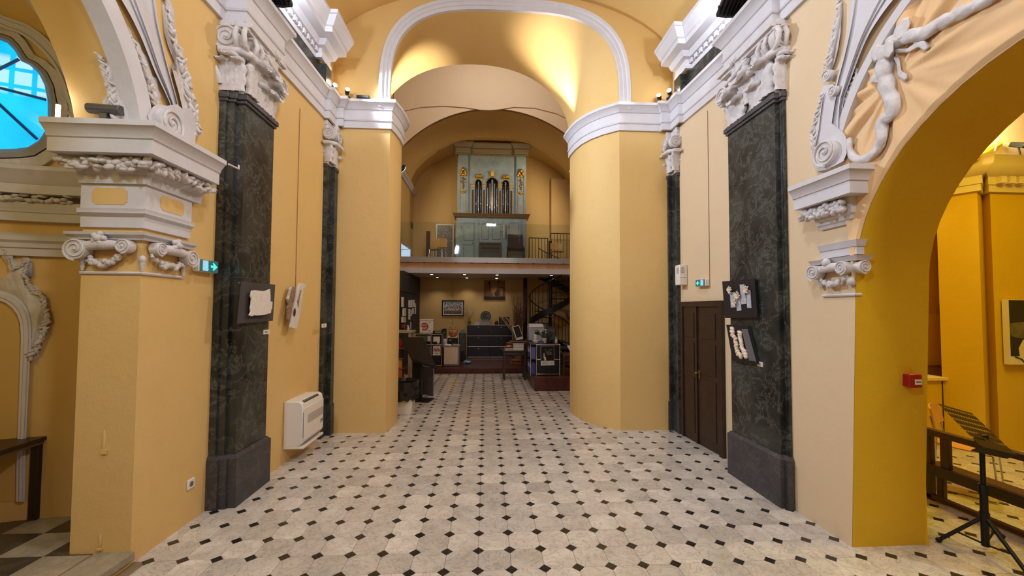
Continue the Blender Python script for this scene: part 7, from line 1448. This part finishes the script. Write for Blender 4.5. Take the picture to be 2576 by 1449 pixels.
# desk cabinets on the taller platform
yD = 8.86; a, b_ = PY(1349.5, 930, yD), PY(1408, 930, yD); DH = PY(1380, 867, yD).z-PZR-.03
t = steel_cabinet('navy steel desk cabinet with a concert poster on its end', a.x, b_.x, yD, yD+.75, PZR, 1, 2, DH, knobs=False); w = (b_.x-a.x)/2; PO = V(t.location)
def onc(px, py, o=0): q = PY(px, py, yD-.0135-o); return q-PO
POS = mat('poster_black', rgb(16, 15, 18), .35)
q = [onc(1360, 870.5), onc(1393.5, 870), onc(1394.5, 923), onc(1361, 923.5)]; 
g = B(); g.prism([onc(1360, 870.5), onc(1393.5, 870), onc(1394, 907.5), onc(1360.5, 908)], (0, -.002, 0)); g.obj('poster', POS, t, smooth=0, label='black concert poster'); 
g = B(); g.sweep([onc(1360, 870.5, .002), onc(1360.5, 908, .002), onc(1394, 907.5, .002), onc(1393.5, 870, .002)], [(-.006, 0), (.006, 0), (.006, .002), (-.006, .002)], (0, -1, 0), closed=True); g.obj('poster_edge', GREY, t)
g = B(); g.prism([onc(1360.5, 908), onc(1394, 907.5), onc(1394.8, 918.5), onc(1360.8, 919.5)], (0, -.002, 0)); g.obj('poster_foot', PAP, t, smooth=0, label='white printed poster foot')
g = B()
for k in range(3): g.prism([onc(1363, 910.3+k*2.6, .0022), onc(1378+5*(k % 2), 910.2+k*2.6, .0022), onc(1378+5*(k % 2), 911.2+k*2.6, .0022), onc(1363, 911.3+k*2.6, .0022)], (0, -.0006, 0)); g.prism([onc(1385, 910.3+k*2.6, .0022), onc(1391.5, 910.2+k*2.6, .0022), onc(1391.5, 911.2+k*2.6, .0022), onc(1385, 911.3+k*2.6, .0022)], (0, -.0006, 0))
g.obj('print_line', GREY, t, smooth=0)
SKN = mat('poster_skin', rgb(206, 160, 142), .6); HAI = mat('poster_hair', rgb(120, 92, 66), .6)
g = B(); c = onc(1369, 892.5, .003); g.ell(c, (.024, .001, .034), None, 16, 8); g.obj('portrait_face', SKN, t, label='portrait face of a woman with short hair'); g = B(); g.ell(c+V((-.006, -.001, .020)), (.030, .001, .024), None, 14, 6); g.ell(c+V((-.022, -.001, .0)), (.010, .001, .022), None, 10, 6); g.obj('portrait_hair', HAI, t)
g = B(); g.prism([onc(1361.5, 907.8, .0025), onc(1374, 907.5, .0025), onc(1373.5, 901, .0025), onc(1371.5, 897, .0025), onc(1366.5, 896.5, .0025), onc(1362.5, 900, .0025)], (0, -.0006, 0)); g.obj('portrait_jacket', INK, t, smooth=0); g = B(); g.prism([onc(1370.5, 907.5, .0033), onc(1373.8, 907.4, .0033), onc(1373.3, 900, .0033), onc(1371.6, 897.2, .0033), onc(1367, 896.8, .0033), onc(1368.6, 901, .0033)], (0, -.0005, 0)); g.obj('portrait_shirt', PAP, t, smooth=0)
PW = mat('poster_grey', rgb(150, 146, 150), .6)
g = B(); g.tube([onc(x, y, .003) for x, y in smoothline([(1372.5, 879), (1374, 884), (1376, 890), (1380, 891), (1385, 892)], 14)], .004, 5); g.tube([onc(x, y, .003) for x, y in smoothline([(1377, 888), (1381, 882), (1385, 879.5), (1389, 880)], 12)], .004, 5); g.obj('poster_flourish', PW, t)
text('LYR', .052, PW, t, frame((0, -1, 0)), onc(1382.8, 887.3, .003)); text('MAGIS', .03, PW, t, frame((0, -1, 0)), onc(1384, 891.2, .003))
# blue folders in the desk side
FB = mat('folder_blue', rgb(52, 58, 120), .5); FV = mat('folder_violet', rgb(84, 86, 150), .5)
DZ = PZR+.03+DH+.012
SH = thing('binder_shelf', 'narrow open side shelf of blue binders on the desk end', 'shelf', (a.x-.07, yD, PZR)); g = B()
for z in (.005, DH/2+.02, DH+.02): g.bb((-.06, 0, z), (.058, .76, z+.014))
g.obj('shelf_board', NAVY, SH); g = B(); g.tube([(-.058, .004, 0), (-.058, .004, DH+.034)], .010, 6); g.obj('chrome_post', CHR, SH); g = B(); g.bb((-.06, .75, 0), (.058, .76, DH+.03)); g.obj('end_panel', NAVY, SH)
OR_ = ['first', 'second', 'third', 'fourth', 'fifth', 'sixth']
for k in range(2):
    for i in range(6):
        u = thing('binder', '%s binder from the front on the %s shelf of the desk side' % (OR_[i], ('lower', 'upper')[k]), 'binder', (a.x-.07, yD+.07+.115*i, PZR+.02+(DH/2+.014)*k), group='blue binders in the desk side')
        g = B(); g.bb((-.05, -.045, 0), (.05, .045, .25+.012*((i*5+k) % 3))); g.obj('cover', (FB, FV)[(i*3+k) % 2], u, bevel=.003); g = B(); g.bb((-.052, -.02, .12), (-.05, .02, .2)); g.obj('spine_label', PAP, u)
# on the desk
p = PY(1368, 865, 9.2); t = thing('orchid', 'orchid with arching stems in a pale pot on the desk', 'plant', (p.x, 9.15, DZ)); PG = mat('orchid_green', rgb(86, 104, 70), .5)
g = B(); g.lathe((0, 0, 0), [(.045, 0), (.062, .10), (.068, .115), (.06, .115), (.05, .09)], 18); g.obj('pot', WHT, t, smooth=40)
rnd = random.Random(6)
for k in range(6): a_ = 2*pi*k/6+.3; g = B(); leaf(g, (cos(a_)*.02, sin(a_)*.02, .09), (cos(a_)*.55, sin(a_)*.55, .8), (cos(a_), sin(a_), -.2), .06, .24, .5, 1, .5, .003); g.obj('leaf', PG, t, smooth=60)
for s, hh in ((1, .62), (.5, .52)):
    g = B(); g.tube([(0, 0, .1), (.02*s, 0, .30), (.05*s, 0, .48), (.11*s, 0, hh-.02), (.16*s, 0, hh-.01), (.19*s, .0, hh-.08)], .0045, 6); g.obj('flower_stem', PG, t)
g = B()
for k in range(14): g.ell((rnd.uniform(-.08, .08), rnd.uniform(-.04, .02), .15+rnd.uniform(0, .17)), (.018, .012, .014), Matrix.Rotation(rnd.uniform(0, 3), 3, 'Y'), 6, 4)
stuff(g.obj('blossom', mat('pale_blossom', rgb(196, 200, 204), .6), t))
p = PY(1344, 835, 10.0); t = thing('printer', 'pale grey office printer behind the desk', 'printer', (PY(1345, 835, 10.3).x+.04, 10.45, PZR)); hz = PY(1345, 815, 10.3).z-PZR
w = .20; g = B(); g.bb((-w-.04, -.22, 0), (w+.04, .26, hz-.42)); g.obj('stand_cabinet', NAVY, t, bevel=.004); g = B(); g.bb((-w, -.2, hz-.42), (w, .2, hz-.06)); g.obj('printer_body', mat('printer_grey', rgb(176, 174, 184), .45), t, bevel=.015); g = B(); g.prism([(-w*.95, -.21, hz-.08), (w*.95, -.21, hz-.08), (w*.9, -.14, hz), (-w*.9, -.14, hz)], (0, .32, 0)); g.obj('scanner_lid', mat('printer_pale', rgb(200, 198, 204), .45), t, bevel=.01); g = B(); g.bb((-w*.2, -.206, hz-.27), (w*.85, -.2, hz-.20)); g.obj('paper_slot', BKP, t)
p = PY(1331, 845, 9.8); t = thing('telephone', 'white cordless telephone standing at the desk edge', 'telephone', (a.x+.05, 9.5, DZ)); g = B(); g.bb((-.035, -.03, .02), (.035, .03, .17)); g.obj('handset', WHT, t, bevel=.012); g = B(); g.bb((-.045, -.05, 0), (.045, .05, .025)); g.obj('cradle', GREY, t, bevel=.006)
t = thing('paper_stack', 'small pile of white paper on the left edge of the desk', 'papers', (a.x+.06, 9.30, DZ)); 
for k in range(3): g = B(); g.box((0, 0, .008+.014*k), (.15, .20, .012), Matrix.Rotation(.15*k, 3, 'Z')); g.obj('sheet_pile', PAP, t)
t = thing('blue_box', 'small violet blue box on the front of the desk', 'box', (a.x+.11, 9.0, DZ)); g = B(); g.bb((-.06, -.05, 0), (.06, .05, .05)); g.obj('box_body', FV, t, bevel=.006); g = B(); g.bb((-.062, -.052, .04), (.062, .052, .055)); g.obj('lid', FB, t)
p0, p1 = PY(1374, 862, 9.4), PY(1396, 821, 9.4); t = thing('computer_monitor', 'dark blue grey computer seen from behind on the desk', 'computer', ((p0.x+p1.x)/2, 9.45, DZ)); w = (p1.x-p0.x)/2; h = p1.z-DZ
g = B(); g.prism([(-w*.85, -.10, .05), (w*.85, -.10, .05), (w, -.10, h), (-w, -.10, h)], (0, .10, 0)); g.obj('casing', mat('slate', rgb(74, 80, 96), .5), t, bevel=.008); g = B(); g.bb((-w*.6, -.12, 0), (w*.6, .06, .05)); g.obj('foot', BKP, t); g = B(); g.bb((-w*1.04, -.11, h-.03), (w*1.04, .01, h)); g.obj('top_edge', mat('slate_dark', rgb(58, 60, 70), .5), t)
t = thing('hand_gel', 'small clear dispenser bottle on the right of the desk', 'bottle', (PY(1399, 862, 9.1).x, 9.1, DZ)); g = B(); g.lathe((0, 0, 0), [(.03, 0), (.032, .07), (.012, .10), (.012, .12)], 12); g.obj('bottle_body', mat('frosted', rgb(196, 192, 190), .3), t, smooth=40); g = B(); g.tube([(0, 0, .12), (0, 0, .135), (-.03, 0, .132)], .006, 6); g.obj('pump', WHT, t)
# office chair and turned wooden chair
t = thing('office_chair', 'dark office chair with a curved headrest behind the desk', 'chair', (PY(1414, 900, 10.1).x+.04, 10.15, PZR)); CHF = mat('chair_black', rgb(28, 27, 32), .7)
g = B(); g.cyl((0, 0, .06), (0, 0, .42), .03, n=12); g.obj('gas_column', BLK, t)
for k in range(5): a_ = 2*pi*k/5; g = B(); g.tube([(0, 0, .09), (cos(a_)*.28, sin(a_)*.28, .06)], .018, 6); g.ell((cos(a_)*.28, sin(a_)*.28, .03), (.03, .03, .03)); g.obj('star_foot', BLK, t)
g = B(); g.box((-.02, 0, .47), (.44, .46, .08)); g.obj('seat', CHF, t, bevel=.03)
g = B(); P = [(.18, .50), (.24, .70), (.20, .90), (.24, 1.05), (.19, 1.16)]; L = [[V((x, -.21*(1-.25*i/4), z)), V((x, .21*(1-.25*i/4), z)), V((x+.05, .21*(1-.25*i/4), z)), V((x+.05, -.21*(1-.25*i/4), z)), V((x, -.21*(1-.25*i/4), z))] for i, (x, z) in enumerate(P)]; g.loft(L); g.add(L[0][:4], [[0, 1, 2, 3]]); g.add(L[-1][:4], [[0, 1, 2, 3]]); g.obj('backrest', CHF, t, smooth=50)
g = B(); P = [(.17, 1.19), (.10, 1.26), (.07, 1.36), (.09, 1.42)]; L = [[V((x, -.12, z)), V((x, .12, z)), V((x+.045, .12, z)), V((x+.045, -.12, z)), V((x, -.12, z))] for x, z in P]; g.loft(L); g.add(L[0][:4], [[0, 1, 2, 3]]); g.add(L[-1][:4], [[0, 1, 2, 3]]); g.obj('headrest', mat('headrest_grey', rgb(52, 50, 64), .6), t, smooth=50, label='curved grey headrest')
for s in (-1, 1): g = B(); g.tube([(.14, s*.24, .46), (.10, s*.27, .62), (-.14, s*.27, .66)], [.016, .018, .024], 8); g.obj('armrest', CHF, t)
t = thing('wooden_chair', 'dark turned wooden armchair at the right end of the desk', 'chair', (b_.x+.27, 9.05, PZR)); TWD = mat('turned_wood', rgb(66, 42, 32), .5)
g = B(); g.box((-.0, 0, .44), (.40, .42, .05)); g.obj('seat', TWD, t, bevel=.01)
for sx in (-1, 1):
    for sy in (-1, 1):
        hh = .44 if sx < 0 else 1.12; x, y = sx*.18, sy*.19; pr = []
        n_ = int(hh/.04)
        for i in range(n_+1): pr.append((.020+.006*(i % 2), hh*i/n_))
        g = B(); g.lathe((x, y, 0), pr, 10); g.obj('leg' if sx < 0 else 'back_post', TWD, t, smooth=30)
for k in range(4): g = B(); g.tube([(.18, -.19, .58+.14*k), (.20, 0, .60+.14*k), (.18, .19, .58+.14*k)], .014, 8); g.obj('back_slat', TWD, t)
for z in (.14, .24): g = B(); g.tube([(-.18, -.19, z), (.18, -.19, z)], .012, 6); g.tube([(-.18, .19, z), (.18, .19, z)], .012, 6); g.obj('stretcher', TWD, t)
# holy water basin on the back of the right pier
p = PY(1446, 871, 7.15); t = thing('water_basin', 'white marble half bowl basin behind the right pier', 'basin', (1.66, 6.95, p.z-.20)); g = B()
pr = [(.02, 0), (.08, .02), (.15, .09), (.19, .16), (.21, .20), (.19, .20), (.15, .14), (.06, .08), (.0, .075)]
g.lathe((0, .20, 0), pr, 28); g.obj('bowl', mat('basin_white', rgb(222, 212, 202), .35), t, smooth=50); g = B(); g.bb((-.10, .0, .02), (.10, .08, .18)); g.obj('bracket', STU, t)
# waste bin with black bag
p = PZ(1003, 1047); q = PZ(1034, 1045); t = thing('waste_bin', 'white plastic waste bin with a black bag behind the left pier', 'bin', (q.x-.17, q.y+.20, 0)); BNM = mat('bin_cream', rgb(216, 204, 188), .5)
hh = PY(1030, 985, q.y+.1).z; g = B(); k = .165
g.prism([(-k, -k+.04, 0), (-k+.04, -k, 0), (k-.04, -k, 0), (k, -k+.04, 0), (k, k-.04, 0), (k-.04, k, 0), (-k+.04, k, 0), (-k, k-.04, 0)], (0, 0, hh), taper=-.12); g.obj('bin_body', BNM, t, bevel=.008)
BAG = mat('bag_black', rgb(20, 19, 19), .28); g = B(); rnd = random.Random(5); rows = []
for j in range(7):
    row = []
    for i in range(28):
        a_ = 2*pi*i/28; r_ = .258+.012*sin(i*3+j)+.012*rnd.uniform(-1, 1)-(0.01*j if j < 2 else 0); z = hh-.10+.045*j-(.05*abs(sin(i*1.7)) if j == 0 else 0); row.append(V((r_*cos(a_), r_*sin(a_), z)))
    rows.append(row)
rows.append([V((v.x*.86, v.y*.86, v.z-.05)) for v in rows[-1]])
g.loft(rows, closed=True); g.obj('bin_bag', BAG, t, smooth=25, fix=False, label='black plastic bin bag')
# black lectern kiosk
p = PZ(1062, 1009); t = thing('lectern_kiosk', 'tall black information lectern with a slanted desk', 'lectern', (p.x-.02, p.y+.05, 0)); KO = V(t.location); KB = mat('kiosk_black', rgb(20, 18, 18), .42)
g = B(); M = Matrix.Rotation(radians(-12), 3, 'Z'); g.box((0, 0, .012), (.40, .34, .024), M); g.obj('base_plate', KB, t, bevel=.004)
g = B(); g.box((-.09, .05, .42), (.19, .09, .80), M); g.obj('post', KB, t, bevel=.006)
C3 = [EYE+ray(1006, 848)*8.2, EYE+ray(1064, 848)*7.95, EYE+ray(1098, 927)*7.3]; pn = (C3[1]-C3[0]).cross(C3[2]-C3[0]); rd = ray(1035, 906)
C4 = [c-KO for c in C3+[EYE+rd*(pn.dot(C3[0]-EYE)/pn.dot(rd))]]
nn = (C4[1]-C4[0]).cross(C4[3]-C4[0]).normalized(); nn = nn if nn.z > 0 else -nn
g = B(); g.prism(C4, nn*-.05); g.obj('desk_panel', KB, t, smooth=0, bevel=.006, label='slanted black desk panel'); c = sum(C4, V())/4
g = B(); g.prism([c+(v-c)*.9+nn*.001 for v in C4], nn*.003); g.obj('screen', mat('kiosk_screen', rgb(34, 32, 32), .3), t, smooth=0)
p0, p1 = PZ(1059, 990.5), PZ(1091, 996.5); hz = PY(1075, 926, 8.2).z; t = thing('grey_board', 'dark grey upright display board behind the black lectern', 'board', ((p0.x+p1.x)/2, (p0.y+p1.y)/2, 0)); o = V(t.location); u = (p1-p0).normalized(); n_ = V((u.y, -u.x, 0)); L_ = (p1-p0).length/2
g = B(); g.prism([u*-L_, u*L_, u*L_+V((0, 0, hz)), u*-L_+V((0, 0, hz))], n_*.02); g.obj('board_face', DGR, t, smooth=0); g = B(); g.tube([u*L_+n_*.01, u*L_+n_*.01+V((0, 0, hz))], .012, 6); g.tube([u*-L_+n_*.01+V((0, 0, hz)), u*L_+n_*.01+V((0, 0, hz))], .010, 6); g.obj('edge_frame', GREY, t); g = B(); g.box(V((0, .08, .012)), (.12, .2, .02)); g.obj('foot', GREY, t)
# reception table edge and orange leaflet rack at the left jamb
xj = PY(1002, 900, 9.0).x; q = PY(1036.5, 833, 9.0); zt_ = q.z; t = thing('reception_table', 'light wooden reception table at the left edge behind the pier', 'table', (q.x-.55, 9.2, 0)); LW = mat('pale_table', rgb(176, 158, 130), .5)
g = B(); g.bb((-.28, -.2, zt_-.045), (.55, .35, zt_)); g.obj('table_top', LW, t, bevel=.004)
for sx in (-.23, .50): 
    for sy in (-.15, .30): g = B(); g.bb((sx-.03, sy-.03, 0), (sx+.03, sy+.03, zt_-.045)); g.obj('leg', LW, t)
TT = zt_; tx = t.location.x
u = thing('spray_bottle', 'small pale spray bottle on the reception table', 'bottle', (PY(1027, 825, 9.1).x, 9.1, TT)); g = B(); g.lathe((0, 0, 0), [(.028, 0), (.03, .06), (.012, .09), (.012, .10)], 12); g.obj('bottle_body', mat('frosted', rgb(196, 192, 190), .3), u, smooth=40); g = B(); g.bb((-.03, -.008, .10), (.012, .008, .12)); g.obj('spray_head', WHT, u)
u = thing('goblet', 'thin clear glass standing on the reception table', 'glass', (PY(1018, 826, 9.05).x, 9.05, TT)); g = B(); g.lathe((0, 0, 0), [(.03, 0), (.004, .006), (.004, .06), (.025, .09), (.028, .13)], 14); g.obj('bowl', GLASS, u, smooth=50); g = B(); g.cyl((0, 0, 0), (0, 0, .004), .03, n=14); g.obj('foot', mat('frosted', rgb(196, 192, 190), .3), u)
t = thing('leaflet_rack', 'orange and red leaflet rack at the left jamb behind the lectern', 'rack', (PY(1008, 960, 8.6).x-.1, 8.55, 0)); hz = PY(1010, 852, 8.5).z; OR = [mat('leaf_orange', rgb(196, 92, 36), .5), mat('leaf_red', rgb(140, 50, 32), .5), mat('leaf_dark', rgb(60, 48, 40), .5), mat('leaf_amber', rgb(206, 132, 52), .5)]
g = B(); g.bb((-.25, .02, 0), (.17, .05, hz)); g.obj('back_board', DGR, t); g = B(); g.bb((-.25, -.12, 0), (.20, .05, .04)); g.obj('foot', LW, t); rnd = random.Random(31)
for j in range(5):
    g = B(); g.bb((-.25, -.05, .10+j*hz*.18), (.17, .02, .12+j*hz*.18)); g.obj('shelf_lip', GREY, t)
    for i in range(4): g = B(); g.box((-.2+.1*i, -.02+.0, .12+j*hz*.18+.09), (.085, .008, .17), Matrix.Rotation(rnd.uniform(-.15, .1), 3, 'X')); g.obj('leaflet', OR[(i*7+j*3) % 4], t)
# a strip of yellow tape marks on the floor
t = thing('floor_tape', 'row of short yellow tape marks stuck on the marble floor', 'floor tape', PZ(1145, 965)); o = V(t.location); YT = mat('tape_yellow', rgb(200, 160, 50), .6)
for i in range(11): q = PZ(1139+10.5*i/10, 977-27*i/10)-o; g = B(); g.box(q+V((0, 0, .0015)), (.10, .03, .002), Matrix.Rotation(.5, 3, 'Z')); g.obj('tape_mark', YT, t, smooth=0)
